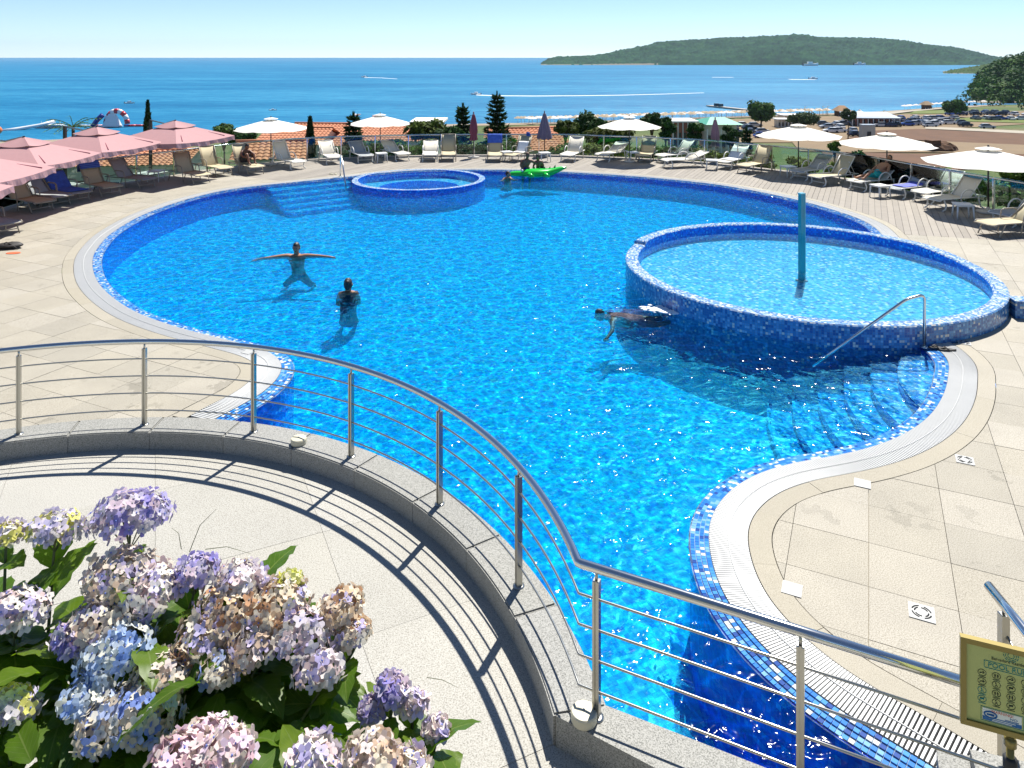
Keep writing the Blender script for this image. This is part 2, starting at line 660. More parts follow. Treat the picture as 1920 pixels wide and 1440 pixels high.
# pool basin: floor, walls, steps ------------------------------------------------------------
def with_uv(o, fn):
    me = o.data
    uv = me.uv_layers.new(name='UVMap')
    for p in me.polygons:
        for li in p.loop_indices:
            co = me.vertices[me.loops[li].vertex_index].co
            uv.data[li].uv = fn(co, p.normal, li)
    return o


mb = MB()
mb.add([(-10.5, 3.2, -1.12), (11, 3.2, -1.12), (11, 31, -0.64), (-10.5, 31, -0.64)], [(0, 1, 2, 3)])   # floor rises to the shallow end
basin = with_uv(mb.build('pool_floor', M_FLOOR), lambda c, n, l: (c.x * 0.9 + c.y * 0.43, c.y * 0.9 - c.x * 0.43))
tag(basin, kind='structure')


def wall_strip(pts, z0, z1, name, m, parent=None, closed=False, outward=None):
    mb = MB()
    n = len(pts)
    s = [0.0]
    for i in range(1, n + 1):
        s.append(s[-1] + (Vector(pts[i % n]) - Vector(pts[i - 1])).length)
    uvs = []
    for i in range(n if closed else n - 1):
        a, b = pts[i], pts[(i + 1) % n]
        k = len(mb.v)
        mb.add([(a[0], a[1], z0), (b[0], b[1], z0), (b[0], b[1], z1), (a[0], a[1], z1)], [(0, 1, 2, 3)])
        uvs += [(s[i], z0), (s[i + 1], z0), (s[i + 1], z1), (s[i], z1)]
    o = mb.build(name, m, parent)
    uv = o.data.uv_layers.new(name='UVMap')
    for i, q in enumerate(uvs):
        uv.data[i].uv = q
    return o


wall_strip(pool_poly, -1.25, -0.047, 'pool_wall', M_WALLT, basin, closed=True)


def disc_step(c, r, z, n, name, a0, a1, parent):
    pts = arc_pts(c, r, a0, a1, n)
    mb = MB()
    mb.add([(c.x, c.y, z)] + [(p.x, p.y, z) for p in pts], [(0, i, i + 1) for i in range(1, n + 1)])
    k = len(mb.v)
    o = mb.build(name, M_TREAD, parent)
    with_uv(o, lambda co, nn, l: (co.x * 0.9 + co.y * 0.43, co.y * 0.9 - co.x * 0.43))
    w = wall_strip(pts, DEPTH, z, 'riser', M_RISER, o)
    return o


for k in range(6):
    disc_step(Vector((7.9, 9.9)), 2.48 + 0.36 * k, -0.14 - 0.145 * k, 40, 'curved_step', math.radians(110), math.radians(262), basin)
# straight steps beside the spa pool
ea, eb = G(640, 334).xy, G(500, 349).xy
ev = (eb - ea).normalized()
en = Vector((-ev.y, ev.x))
if en.y > 0:
    en = -en
for k in range(5):
    d = 0.42 * (k + 1)
    q = [ea - en * 1.0 + ev * -0.2, eb - en * 1.0, eb + en * d, ea + en * d - ev * 0.2]
    mb = MB()
    mb.prism(ccw(q), DEPTH - 0.01 * k, -0.12 - 0.12 * k)
    with_uv(mb.build('straight_step', M_FLOOR, basin), lambda c, n, l: (c.x, c.y) if abs(n.z) > 0.5 else (c.x + c.y, c.z))

# water surface
spa_disc = [SC_ + Vector((math.cos(a), math.sin(a))) * (SR - 0.1) for a in [2 * PI * k / 64 for k in range(64)]]
ov, of, o3 = cdt([ccw(pool_poly), spa_disc])
mb = MB()
mb.add([(p.x, p.y, WZ) for p in ov], [f for f, o in zip(of, o3) if o == [0]])
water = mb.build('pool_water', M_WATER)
tag(water, kind='structure')
for p in water.data.polygons:
    if p.normal.z < 0:
        p.flip()

# deck base ------------------------------------------------------------------------------------
ov, of, o3 = cdt([deck_outer, ccw(border_poly), terr_poly, under_straight, ccw(ring_poly(D1))])
mb = MB()
mb.add([(p.x, p.y, -0.03) for p in ov], [f for f, o in zip(of, o3) if o == [0]])
mb.add([(p.x, p.y, -0.14) for p in ov], [f for f, o in zip(of, o3) if 0 in o and 1 in o and 4 not in o and 2 not in o and 3 not in o])
deck = mb.build('pool_deck', M_MORTAR)
tag(deck, kind='structure')
# trough under the grating and its two sides
mbt = MB()
for i in range(0, NE - 4, 4):
    if in_terrace(off(i, D1)) or in_kid(off(i, D1)):
        continue
    a, b, c, d = off(i, D1), off(i, D2), off(i + 4, D2), off(i + 4, D1)
    mbt.add([(*a, -0.10), (*b, -0.10), (*c, -0.10), (*d, -0.10)], [(0, 1, 2, 3)])
    mbt.add([(*a, -0.10), (*d, -0.10), (*d, -0.004), (*a, -0.004)], [(0, 1, 2, 3)])
    mbt.add([(*b, -0.10), (*c, -0.10), (*c, -0.004), (*b, -0.004)], [(0, 1, 2, 3)])
mbt.build('drain_channel', M_TROUGH, deck)
# deck edge skirt
wall_strip([p for p in deck_outer], -2.5, -0.03, 'deck_edge', M_CURB, deck, closed=True)


def solid(tris2d, z0, z1, name, m, parent):
    """closed plate over a set of flat triangles"""
    idx, vs, fs = {}, [], []
    for t in tris2d:
        f = []
        for p in t:
            k = (round(p[0], 5), round(p[1], 5))
            if k not in idx:
                idx[k] = len(vs)
                vs.append(k)
            f.append(idx[k])
        if len(set(f)) == 3:
            fs.append(f)
    n = len(vs)
    ed = {}
    ff = []
    for f in fs:
        (ax, ay), (bx, by), (cx, cy) = vs[f[0]], vs[f[1]], vs[f[2]]
        if (bx - ax) * (cy - ay) - (cx - ax) * (by - ay) < 0:
            f = f[::-1]
        ff.append(tuple(i + n for i in f))
        for i in range(3):
            e = (f[i], f[(i + 1) % 3])
            ed[e] = 1
    for (a, b) in ed:
        if (b, a) not in ed:
            ff.append((a, b, b + n, a + n))
    mb = MB()
    mb.add([(x, y, z0) for x, y in vs] + [(x, y, z1) for x, y in vs], ff)
    return mb if m is None else mb.build(name, m, parent)


def lay(cells, keep_poly, holes, z0, z1s, name, m, parent, joined_name, most=300, key=None):
    """cut a list of cell outlines by the area kept and the holes; biggest in view become parts"""
    polys = [ccw(keep_poly)] + [ccw(h) for h in holes]
    nb = len(polys)
    ov, of, o3 = cdt(polys + cells)
    got = {}
    for f, o in zip(of, o3):
        if 0 not in o or any(i in o for i in range(1, nb)):
            continue
        c = [i for i in o if i >= nb]
        if len(c) == 1:
            got.setdefault(c[0], []).append([ov[i] for i in f])
    items = []
    for c, tr in got.items():
        ar = sum(abs((t[1] - t[0]).cross(t[2] - t[0])) / 2 for t in tr)
        if ar < 0.002:
            continue
        ce = sum((t[0] + t[1] + t[2] for t in tr), Vector((0, 0))) / (3 * len(tr))
        vis = ce.y > 1 and abs(ce.x) / ce.y < 0.72 and 4.5 / ce.y * 1400 < 1380
        items.append(((0 if vis else 1, ce.length / math.sqrt(ar)), tr))
    items.sort(key=lambda q: q[0])
    rest = MB()
    for k, (_, tr) in enumerate(items):
        z1 = z1s()
        if k < most and _[0] == 0:
            solid(tr, z0, z1, name, m, parent)
        else:
            s = solid(tr, z0, z1, name, None, None)
            rest.add(s.v, s.f)
    if rest.v:
        tag(rest.build(joined_name, m, parent), kind='stuff')


def grid_cells(u, size_u, size_v, gap, x0, x1, y0, y1, stagger=0.0):
    """rectangles on a rotated grid; u = direction of the long lines"""
    u = u.normalized()
    v = Vector((u.y, -u.x))
    cor = [Vector((x, y)) for x in (x0, x1) for y in (y0, y1)]
    us = [c.dot(u) for c in cor]
    vs = [c.dot(v) for c in cor]
    out = []
    j = math.floor(min(vs) / size_v)
    while j * size_v < max(vs):
        i = math.floor(min(us) / size_u)
        sh = stagger * size_u * (j % 2)
        while i * size_u < max(us):
            a, b = i * size_u + gap / 2 + sh, (i + 1) * size_u - gap / 2 + sh
            c, d = j * size_v + gap / 2, (j + 1) * size_v - gap / 2
            p = [u * a + v * c, u * b + v * c, u * b + v * d, u * a + v * d]
            ce = (p[0] + p[2]) / 2
            if x0 - 1 < ce.x < x1 + 1 and y0 - 1 < ce.y < y1 + 1:
                out.append(ccw(p))
            i += 1
        j += 1
    return out


GD = Vector((0.43, 0.9))
kid_disc = [KC + Vector((math.cos(a), math.sin(a))) * KR for a in [2 * PI * k / 96 for k in range(96)]]
holes = [ccw(border_poly), terr_poly, under_straight, kid_disc]
lay(grid_cells(GD, 0.64, 0.66, 0.005, -17, 16, 2, 32), deck_outer, holes + [wood_poly], -0.03, lambda: R.uniform(-0.002, 0.001),
    'paving_slab', M_SLAB, deck, 'distant_paving_slabs', 300)
M_PLANK = pmat('weathered_plank', (0.27, 0.24, 0.20), 0.8, var=0.16, scale=3.0, objvar=0.24, bmp=0.1)
wd = MB()
ov, of, o3 = cdt([deck_outer, wood_poly] + [ccw(h) for h in holes])
wd.add([(p.x, p.y, -0.028) for p in ov], [f for f, o in zip(of, o3) if 0 in o and 1 in o and not any(i in o for i in (2, 3, 4, 5))])
wooddeck = wd.build('wooden_deck', M_TROUGH)
tag(wooddeck, kind='structure')
hw = [ccw(h) for h in holes]

# boards: keep = deck_outer, holes = everything that is not wood
cells = grid_cells(GD, 60.0, 0.165, 0.009, -40, 40, -60, 80)
polys = [deck_outer, wood_poly] + hw
ov, of, o3 = cdt(polys + cells)
got = {}
for f, o in zip(of, o3):
    if 0 in o and 1 in o and not any(i in o for i in (2, 3, 4, 5)):
        c = [i for i in o if i >= len(polys)]
        if len(c) == 1:
            got.setdefault(c[0], []).append([ov[i] for i in f])
for c, tr in got.items():
    solid(tr, -0.026, R.uniform(-0.002, 0.002), 'plank', M_PLANK, wooddeck)

# pool border: mosaic band, grating, border stones --------------------------------------------------
TILE_COLS = [(0.015, 0.06, 0.26), (0.02, 0.16, 0.50), (0.05, 0.24, 0.58), (0.16, 0.36, 0.62), (0.55, 0.58, 0.58)]
TILE_W = [0.10, 0.38, 0.70, 0.86, 1.0]
M_TILES = []
for k, c in enumerate(TILE_COLS):
    M_TILES.append(pmat('glass_tile_%s' % 'abcde'[k], c, 0.2, var=0.12, scale=40))
M_GROUT = pmat('pale_grout', (0.22, 0.32, 0.44), 0.8)
M_TILEA = attr_mat('glass_tile_mix', 0.2, var=0.1)
gb = MB()
for i in range(0, NE - 3, 3):
    a, b, c, d = off(i, -0.012), off(i, D1 + 0.003), off(i + 3, D1 + 0.003), off(i + 3, -0.012)
    if in_terrace(a) or in_kid(b):
        continue
    gb.add([(*a, -0.048), (*b, -0.008), (*c, -0.008), (*d, -0.048)], [(0, 1, 2, 3)])
band = tag(gb.build('mosaic_band', M_GROUT), kind='structure')
TS = 0.0425
unit = []
for k in range(5):
    t = MB()
    w = TS * 0.46
    t.add([(-w, -w, 0), (w, -w, 0), (w, w, 0), (-w, w, 0), (-w * .93, -w * .93, 0.006), (w * .93, -w * .93, 0.006), (w * .93, w * .93, 0.006), (-w * .93, w * .93, 0.006)],
          [(4, 5, 6, 7), (0, 1, 5, 4), (1, 2, 6, 5), (2, 3, 7, 6), (3, 0, 4, 7)])
    unit.append(t.mesh('mosaic_tile', M_TILES[k]))
cand = []
sacc = 0.0
i_f = 0.0
while i_f < NE - 2:
    i = int(i_f)
    for r in range(4):
        d = 0.002 + TS * (r + 0.5)
        fr = i_f - i
        p = off(i, d).lerp(off(min(i + 1, NE - 1), d), fr)
        if in_terrace(p) or in_kid(p):
            continue
        q = R.random()
        k = next(j for j in range(5) if q <= TILE_W[j])
        z = -0.046 + 0.038 * d / D1
        cand.append((p.length, p, z, k, math.atan2(EN[i].y, EN[i].x)))
    i_f += TS / STEP
cand.sort(key=lambda q: q[0])
rest = MB()
n_part = 0
for dist, p, z, k, an in cand:
    vis = p.y > 0 and abs(p.x / p.y) < 0.69 and H / p.y * F < 1330
    if vis and n_part < 300:
        link('mosaic_tile', unit[k], band, (p.x, p.y, z), an)
        n_part += 1
    else:
        w = TS * 0.46
        ca, sa = math.cos(an), math.sin(an)
        vs = [(p.x + x * ca - y * sa, p.y + x * sa + y * ca, z + zz) for zz in (0, 0.006) for x, y in ((-w, -w), (w, -w), (w, w), (-w, w))]
        rest.add(vs, [(4, 5, 6, 7), (0, 1, 5, 4), (1, 2, 6, 5), (2, 3, 7, 6), (3, 0, 4, 7)], 0, TILE_COLS[k])
tag(rest.build('far_mosaic_tiles', M_TILEA, band), kind='stuff')

# grating slats
grate = thing('overflow_grating', 'white slatted overflow grating running round the edge of the large pool', 'grating')
slat = MB().box((0, 0, -0.012), (W_GRA - 0.012, 0.0175, 0.026)).mesh('slat', M_GRATE)
sl = []
for i in range(0, NE - 1):
    p = off(i, D1 + W_GRA / 2)
    if in_terrace(p) or in_kid(p):
        continue
    an = math.atan2(EN[i].y, EN[i].x)
    vis = p.y > 0 and abs(p.x / p.y) < 0.7 and H / p.y * F < 1330
    sl.append((0 if vis else 1, p.length, p, an))
sl.sort(key=lambda q: (q[0], q[1]))
rest = MB()
for k, (v, d, p, an) in enumerate(sl):
    if k < 300:
        link('slat', slat, grate, (p.x, p.y, 0), an)
    else:
        rest.box((p.x, p.y, -0.012), (W_GRA - 0.012, 0.0175, 0.026), an)
tag(rest.build('distant_slats', M_GRATE, grate), kind='stuff')
sp = MB()
runs, cur = [], []
for i in range(0, NE, 6):
    p = off(i, D1 + W_GRA / 2)
    if in_terrace(p) or in_kid(p):
        if len(cur) > 2:
            runs.append(cur)
        cur = []
    else:
        cur.append((p.x, p.y, 0.002))
if len(cur) > 2:
    runs.append(cur)
for r_ in runs:
    sp.tube(r_, 0.006, 6)
sp.build('spine_rod', M_GRATE, grate, True)

# border stones
piece = int(1.15 / STEP)
for i0 in range(0, NE - 1, piece):
    i1 = min(i0 + piece, NE - 1)
    ids = [i for i in range(i0, i1 + 1, 3)]
    if ids[-1] != i1:
        ids.append(i1)
    ids = [i for i in ids if not in_terrace(off(i, D3)) and not in_kid(off(i, D2))]
    if len(ids) < 3:
        continue
    g = 0.003
    inner = [off(i, D2 + 0.002) for i in ids]
    outer = [off(i, D3 - 0.004) for i in ids]
    t0 = (inner[1] - inner[0]).normalized() * g
    inner[0], outer[0] = inner[0] + t0, outer[0] + t0
    tris = []
    for a in range(len(ids) - 1):
        tris += [[inner[a], outer[a], outer[a + 1]], [inner[a], outer[a + 1], inner[a + 1]]]
    solid(tris, -0.12, R.uniform(-0.001, 0.002), 'border_stone', M_BORDER, deck)

# ------------------------------------------------------------------ terrace and kerb
# keep only what lies inside the round terrace and below the straight kerb
mb = MB()
tp = [CC + Vector((math.cos(a), math.sin(a))) * (R_IN + 0.05) for a in [2 * PI * k / 120 for k in range(120)]]
q0 = c_inner + SDIR * 0.0
tr2 = ccw([c_inner - SDIR * 0.6 + Vector((0, 0.02)), c_inner + SDIR * 3.6 + Vector((0, 0.05)), Vector((4.2, -2)), Vector((-12, -2)), Vector((-9, 1.5))])
ov, of, o3 = cdt([ccw(tp), tr2])
mb.add([(p.x, p.y, ZT - 0.03) for p in ov], [f for f, o in zip(of, o3) if o])
terrace = tag(mb.build('lower_terrace', M_MORTAR), kind='structure')
cells = grid_cells(Vector((0.9, 0.43)), 1.5, 1.5, 0.003, -10, 4.5, 1.2, 10)
ov, of, o3 = cdt([ccw(tp), tr2] + cells)
got = {}
for f, o in zip(of, o3):
    if (0 in o or 1 in o):
        c = [i for i in o if i >= 2]
        if len(c) == 1:
            got.setdefault(c[0], []).append([ov[i] for i in f])
for c, tr in got.items():
    solid(tr, ZT - 0.03, ZT + R.uniform(-0.0015, 0.001), 'terrace_slab', M_TERR, terrace)

kerb = thing('granite_kerb', 'grey granite kerb curving between the round terrace and the pool', 'kerb')
n_k = 14
a_far = math.radians(168)
for k in range(n_k):
    a0 = ARC_END + (a_far - ARC_END) * k / n_k + 0.0006
    a1 = ARC_END + (a_far - ARC_END) * (k + 1) / n_k - 0.0006
    po = arc_pts(CC, R_OUT, a0, a1, 10)
    pi_ = arc_pts(CC, R_IN, a0, a1, 10)
    if k == 0:
        po[0] = c_outer + SDIR * 0.0
    tris = []
    for i in range(10):
        tris += [[pi_[i], po[i], po[i + 1]], [pi_[i], po[i + 1], pi_[i + 1]]]
    o = solid(tris, -0.4, 0.004, 'kerb_stone', M_CURB, kerb)
    bm = bmesh.new()
    bm.from_mesh(o.data)
    es = [e for e in bm.edges if all(v.co.z > 0 for v in e.verts) and len(e.link_faces) == 2 and e.calc_face_angle(0) > 1]
    bmesh.ops.bevel(bm, geom=es, offset=0.012, segments=2, affect='EDGES')
    bm.to_mesh(o.data)
    bm.free()
nrm_in = Vector((SDIR.y, -SDIR.x))
if nrm_in.y > 0:
    nrm_in = -nrm_in
for k in range(3):
    a = c_outer + SDIR * (1.13 * k + 0.003)
    b = c_outer + SDIR * (1.13 * (k + 1) - 0.003)
    pl = [a, b, b + nrm_in * KERB_W, a + nrm_in * KERB_W]
    if k == 0:
        pl = [c_outer, b, b + nrm_in * KERB_W, c_inner + SDIR * 0.02]
    pl = ccw(pl)
    o = MB().prism(pl, -0.4, 0.003).build('kerb_stone', M_CURB, kerb)
# pool wall under the kerb is part of the basin already

# ------------------------------------------------------------------ paddling pool
kid = thing('paddling_pool', 'round raised paddling pool clad in blue and white mosaic', 'paddling pool', (KC.x, KC.y, 0))
KRIM, KZ, KW = 0.26, 0.305, 0.17


def rim_z(a):
    # far arc stands a little higher, from a step on its left
    d = math.degrees(a) % 360
    return KZ + 0.075 if 20 < d < 152 else (KZ + 0.075 * max(0, (d - 0) / 20) if d <= 20 else KZ)


mb = MB()
uvs = []
nseg = 160
cols_m = []


def quad_uv(mb, q, uv, mi=0):
    mb.add(q, [(0, 1, 2, 3)], mi)
    uvs.extend(uv)


def ringp(r, a, z):
    return (r * math.cos(a), r * math.sin(a), z)


for k in range(nseg):
    a0, a1 = 2 * PI * k / nseg, 2 * PI * (k + 1) / nseg
    z0 = rim_z((a0 + a1) / 2) if not (20 < math.degrees(a0) < 152) else KZ + 0.075
    za, zb = rim_z(a0 + 1e-4), rim_z(a1 - 1e-4)
    ro, ri = KR, KR - KRIM
    s0, s1 = a0 * ro, a1 * ro
    bev = 0.02
    quad_uv(mb, [ringp(ro - bev, a0, za), ringp(ro - bev, a1, zb), ringp(ri + bev, a1, zb), ringp(ri + bev, a0, za)], [(s0, 5), (s1, 5), (s1, 5.26), (s0, 5.26)], 0)
    quad_uv(mb, [ringp(ro, a0, -1.45), ringp(ro, a1, -1.45), ringp(ro, a1, zb - bev), ringp(ro, a0, za - bev)], [(s0, 0), (s1, 0), (s1, 1.45 + zb), (s0, 1.45 + za)], 1)
    quad_uv(mb, [ringp(ro, a0, za - bev), ringp(ro, a1, zb - bev), ringp(ro - bev, a1, zb), ringp(ro - bev, a0, za)], [(s0, 3), (s1, 3), (s1, 3.03), (s0, 3.03)], 0)
    quad_uv(mb, [ringp(ri, a1, -0.1), ringp(ri, a0, -0.1), ringp(ri, a0, za - bev), ringp(ri, a1, zb - bev)], [(s1, 0), (s0, 0), (s0, .1 + za), (s1, .1 + zb)], 2)
    quad_uv(mb, [ringp(ri, a1, zb - bev), ringp(ri, a0, za - bev), ringp(ri + bev, a0, za), ringp(ri + bev, a1, zb)], [(s1, 4), (s0, 4), (s0, 4.03), (s1, 4.03)], 0)
for d_ in (152,):
    a = math.radians(d_)
    quad_uv(mb, [ringp(KR, a, KZ - .02), ringp(KR - KRIM, a, KZ - .02), ringp(KR - KRIM, a, KZ + 0.073), ringp(KR, a, KZ + 0.073)], [(0, 0), (.3, 0), (.3, .1), (0, .1)], 1)
rim = mb.build('rim_wall', [M_RIM, M_RIMW, M_WALLT], kid)
uvl = rim.data.uv_layers.new(name='UVMap')
for i, q in enumerate(uvs):
    uvl.data[i].uv = q
fl = MB()
fl.lathe([(0.001, 0), (KR - KRIM, 0)], seg=64, cap=False)
fo = with_uv(fl.build('paddling_floor', M_KID, kid, loc=(0, 0, 0.03)), lambda c, n, l: (c.x * .9 + c.y * .43, c.y * .9 - c.x * .43))
wk = MB().lathe([(0.001, 0), (KR - KRIM - 0.001, 0)], seg=64, cap=False)
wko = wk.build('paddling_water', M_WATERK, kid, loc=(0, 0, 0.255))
for p in wko.data.polygons:
    if p.normal.z < 0:
        p.flip()
# slim glass column in the paddling pool
M_TEAL = pmat('teal_glass_column', (0.03, 0.30, 0.36), 0.12, var=0.2, scale=3)
M_TEAL2 = pmat('pale_teal_edge', (0.20, 0.50, 0.55), 0.12)
cp = G(1503, 527, 0.03)
col = thing('water_column', 'slim teal glass column standing in the paddling pool', 'column', (cp.x, cp.y, 0.03), 0.35)
MB().box((0, 0, 0.87), (0.10, 0.085, 1.74)).build('shaft', M_TEAL, col)
MB().box((0.056, -0.001, 0.87), (0.012, 0.09, 1.74)).build('edge_strip', M_TEAL2, col)
MB().box((0, 0, 1.752), (0.115, 0.10, 0.022)).build('cap', M_TEAL2, col)
MB().box((0, 0, 0.012), (0.18, 0.16, 0.024)).build('base_plate', M_STEELD, col)

# low mosaic wall leading off the paddling pool
wl = thing('mosaic_wall', 'low mosaic clad wall at the right of the paddling pool', 'wall')
pa, pb = G(1896, 570, 0.2).xy, Vector((13.5, 12.2))
dv = (pb - pa).normalized()
nv = Vector((-dv.y, dv.x)) * 0.15
for nm, pl, z0, z1, mt in (('wall_body', [pa + nv, pa - nv, pb - nv, pb + nv], -0.02, 0.27, M_RIMW), ('wall_top', [pa + nv * 1.02, pa - nv * 1.02, pb - nv * 1.02, pb + nv * 1.02], 0.27, 0.30, M_RIM)):
    o = MB().prism(ccw(pl), z0, z1).build(nm, mt, wl)
    with_uv(o, lambda c, n, l: (c.x * dv.x + c.y * dv.y, c.z if abs(n.z) < .5 else c.x * dv.y - c.y * dv.x))

# ------------------------------------------------------------------ round spa pool on the far side
spa = thing('spa_pool', 'round spa pool with a seat ring set into the far side of the large pool', 'spa pool', (SC_.x, SC_.y, 0))
mb = MB()
uvs.clear()
for k in range(96):
    a0, a1 = 2 * PI * k / 96, 2 * PI * (k + 1) / 96
    s0, s1 = a0 * SR, a1 * SR
    prof = [(SR, -1.3), (SR, 0.004), (SR - 0.22, 0.004), (SR - 0.22, -0.30), (SR - 0.95, -0.32), (SR - 0.95, -0.8), (0.001, -0.8)]
    v = 0.0
    mts = [1, 0, 2, 3, 2, 3]
    for (r0, z0), (r1, z1), mi in zip(prof[:-1], prof[1:], mts):
        l_ = math.hypot(r1 - r0, z1 - z0)
        quad_uv(mb, [ringp(r0, a0, z0), ringp(r0, a1, z0), ringp(r1, a1, z1), ringp(r1, a0, z1)], [(s0, v), (s1, v), (s1, v + l_), (s0, v + l_)], mi)
        v += l_
o = mb.build('spa_shell', [M_RIM, M_WALLT, M_WALLT, M_KID], spa)
uvl = o.data.uv_layers.new(name='UVMap')
for i, q in enumerate(uvs):
    uvl.data[i].uv = q
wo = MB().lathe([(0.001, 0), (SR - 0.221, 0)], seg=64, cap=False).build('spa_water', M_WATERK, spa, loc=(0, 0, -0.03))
for p in wo.data.polygons:
    if p.normal.z < 0:
        p.flip()

# ================================================================== railings, sign and small fittings near the eye
RH = 1.05


def ang(p):
    return math.atan2(p.y - CC.y, p.x - CC.x)


rail = thing('terrace_railing', 'curved stainless steel railing with thin rods on the granite kerb in front', 'railing')
corner = CC + Vector((math.cos(ARC_END), math.sin(ARC_END))) * R_POST
path2 = arc_pts(CC, R_POST, math.radians(160), ARC_END, 90) + [corner + SDIR * 0.02, corner + SDIR * 1.2, corner + SDIR * 2.45]
fix = MB().tube([(p.x, p.y, RH - 0.03) for p in path2], 0.031, 14).build('handrail', M_STEEL, rail, True)
for zr in (0.18, 0.39, 0.60, 0.81):
    MB().tube([(p.x, p.y, zr) for p in path2], 0.0085, 8).build('rod', M_STEELD, rail, True)
post_pos = [CC + Vector((math.cos(math.radians(25.8 + 16.35 * k)), math.sin(math.radians(25.8 + 16.35 * k)))) * R_POST for k in range(0, 9)]
post_pos += [corner + SDIR * 0.13, corner + SDIR * 1.43]
for p in post_pos:
    q = (p - CC).normalized()
    an = math.atan2(q.y, q.x)
    if (p - CC).length > R_POST + 0.05 or p is post_pos[-2]:
        an = math.atan2(SDIR.x, -SDIR.y)
    m = MB()
    # two flat bars with a gap, joined by a block: the post's split section
    for s in (-0.015, 0.015):
        m.box((-math.sin(an) * s, math.cos(an) * s, 0.47), (0.05, 0.016, 0.93), an)
    m.box((0, 0, 0.47), (0.03, 0.016, 0.93), an)
    po = m.build('post', M_STEELD, rail, loc=(p.x, p.y, 0.004))
    MB().tube([(0, 0, 0.92), (0, 0, RH - 0.05)], 0.011, 8).build('spigot', M_STEELD, po, True)
    MB().lathe([(0.05, 0), (0.05, 0.006), (0.03, 0.01)], seg=14).build('foot_flange', M_STEELD, po, True)

# round kerb lights
M_CREAM = pmat('cream_plastic', (0.56, 0.52, 0.38), 0.5, var=0.06)
for (x, y, lab) in ((560, 826, 'round cream light fitting on the kerb between railing posts, farther from the eye'),
                    (1095, 1345, 'round cream light fitting on the kerb at the railing corner')):
    p = G(x, y + 6)
    t = thing('kerb_light', lab, 'light fitting', (p.x, p.y, 0.004), 0, 'round light fittings on the kerb')
    MB().lathe([(0.085, 0), (0.09, 0.01), (0.09, 0.055), (0.083, 0.066), (0.02, 0.072)], seg=48).build('housing', M_CREAM, t)
    MB().lathe([(0.008, 0.07), (0.008, 0.076)], seg=10).build('screw', M_STEELD, t)

# ---- pool handrail at the curved steps on the right
def bent_rail(name, label, pts, r, flange):
    t = thing(name, label, 'handrail', pts[0])
    p0 = Vector(pts[0])
    ps = [Vector(p) - p0 for p in pts]
    path = [ps[0]]
    for i in range(1, len(ps) - 1):          # rounded bends
        a, b, c = ps[i - 1], ps[i], ps[i + 1]
        d1, d2 = (a - b).normalized() * 0.09, (c - b).normalized() * 0.09
        for k in range(7):
            u = k / 6
            path.append((b + d1) * (1 - u) ** 2 + b * 2 * u * (1 - u) + (b + d2) * u * u)
    path.append(ps[-1])
    MB().tube(path, r, 12).build('tube', M_STEEL, t, True)
    f = MB().lathe([(0.06, 0), (0.055, 0.012), (0.025, 0.02)], seg=16).build('flange', M_STEEL, t, True)
    return t


a = G(1733, 651)
b = Vector((a.x, a.y, 0.80))
bx = G(1700, 555, 0.82)
e = G(1532, 640, -0.03)
low = Vector((e.x - 0.30, 11.36, -0.20))
bent_rail('step_handrail', 'bent stainless steel handrail beside the curved steps at the paddling pool', [a, (a.x, a.y, 0.82), (a.x - 0.30, a.y - 0.04, 0.76), low], 0.022, True)
a = G(638, 331)
bent_rail('step_handrail', 'stainless steel handrail beside the spa pool on the far side', [a, (a.x, a.y, 0.82), (a.x + 0.15, a.y - 0.3, 0.62), (a.x + 0.58, a.y - 1.6, -0.25)], 0.026, True)

# ---- stair railing at the right edge
sr_ = thing('stair_railing', 'stainless stair railing at the right edge behind the pool rules sign', 'railing', (3.14, 4.90, 0))
MB().tube([(0, 0.02, 1.02), (-0.02, -0.3, 1.02), (-0.16, -1.9, 1.02)], 0.03, 14).build('handrail', M_STEEL, sr_, True)
for k, (x, y) in enumerate(((0.02, -0.10), (-0.12, -1.4))):
    po = MB().box((0, 0, 0.46), (0.05, 0.05, 0.92)).build('post', M_STEELD, sr_, loc=(x, y, 0.004))
    MB().tube([(0, 0, 0.9), (0.0, 0, 1.0)], 0.01, 8).build('spigot', M_STEELD, po, True)
for zz in (0.3, 0.6):
    MB().tube([(0.02, -0.1, zz + 0.22), (0.1, -0.3, zz), (0.0, -1.6, zz - 0.3)], 0.008, 6).build('rod', M_STEELD, sr_, True)

# granite step block under the sign
blk = thing('granite_steps', 'grey granite step blocks at the lower right corner by the sign', 'steps')
e0 = Vector((2.47, 4.62))
o1 = ccw([e0, e0 + SDIR * 0.9, e0 + SDIR * 0.9 + nrm_in * -0.0 + Vector((0.2, -0.9)), e0 + Vector((0.33, -0.75))])
MB().prism([Vector((2.52, 4.36)), Vector((2.66, 4.68)), Vector((3.05, 4.6)), Vector((3.3, 3.7)), Vector((2.78, 3.86))][::-1], -0.3, 0.16).build('step_block', M_CURB, blk)
MB().prism([Vector((2.72, 4.30)), Vector((2.82, 4.60)), Vector((3.1, 4.52)), Vector((3.2, 3.95)), Vector((2.92, 3.95))][::-1], 0.161, 0.24).build('step_block', M_CURB, blk)

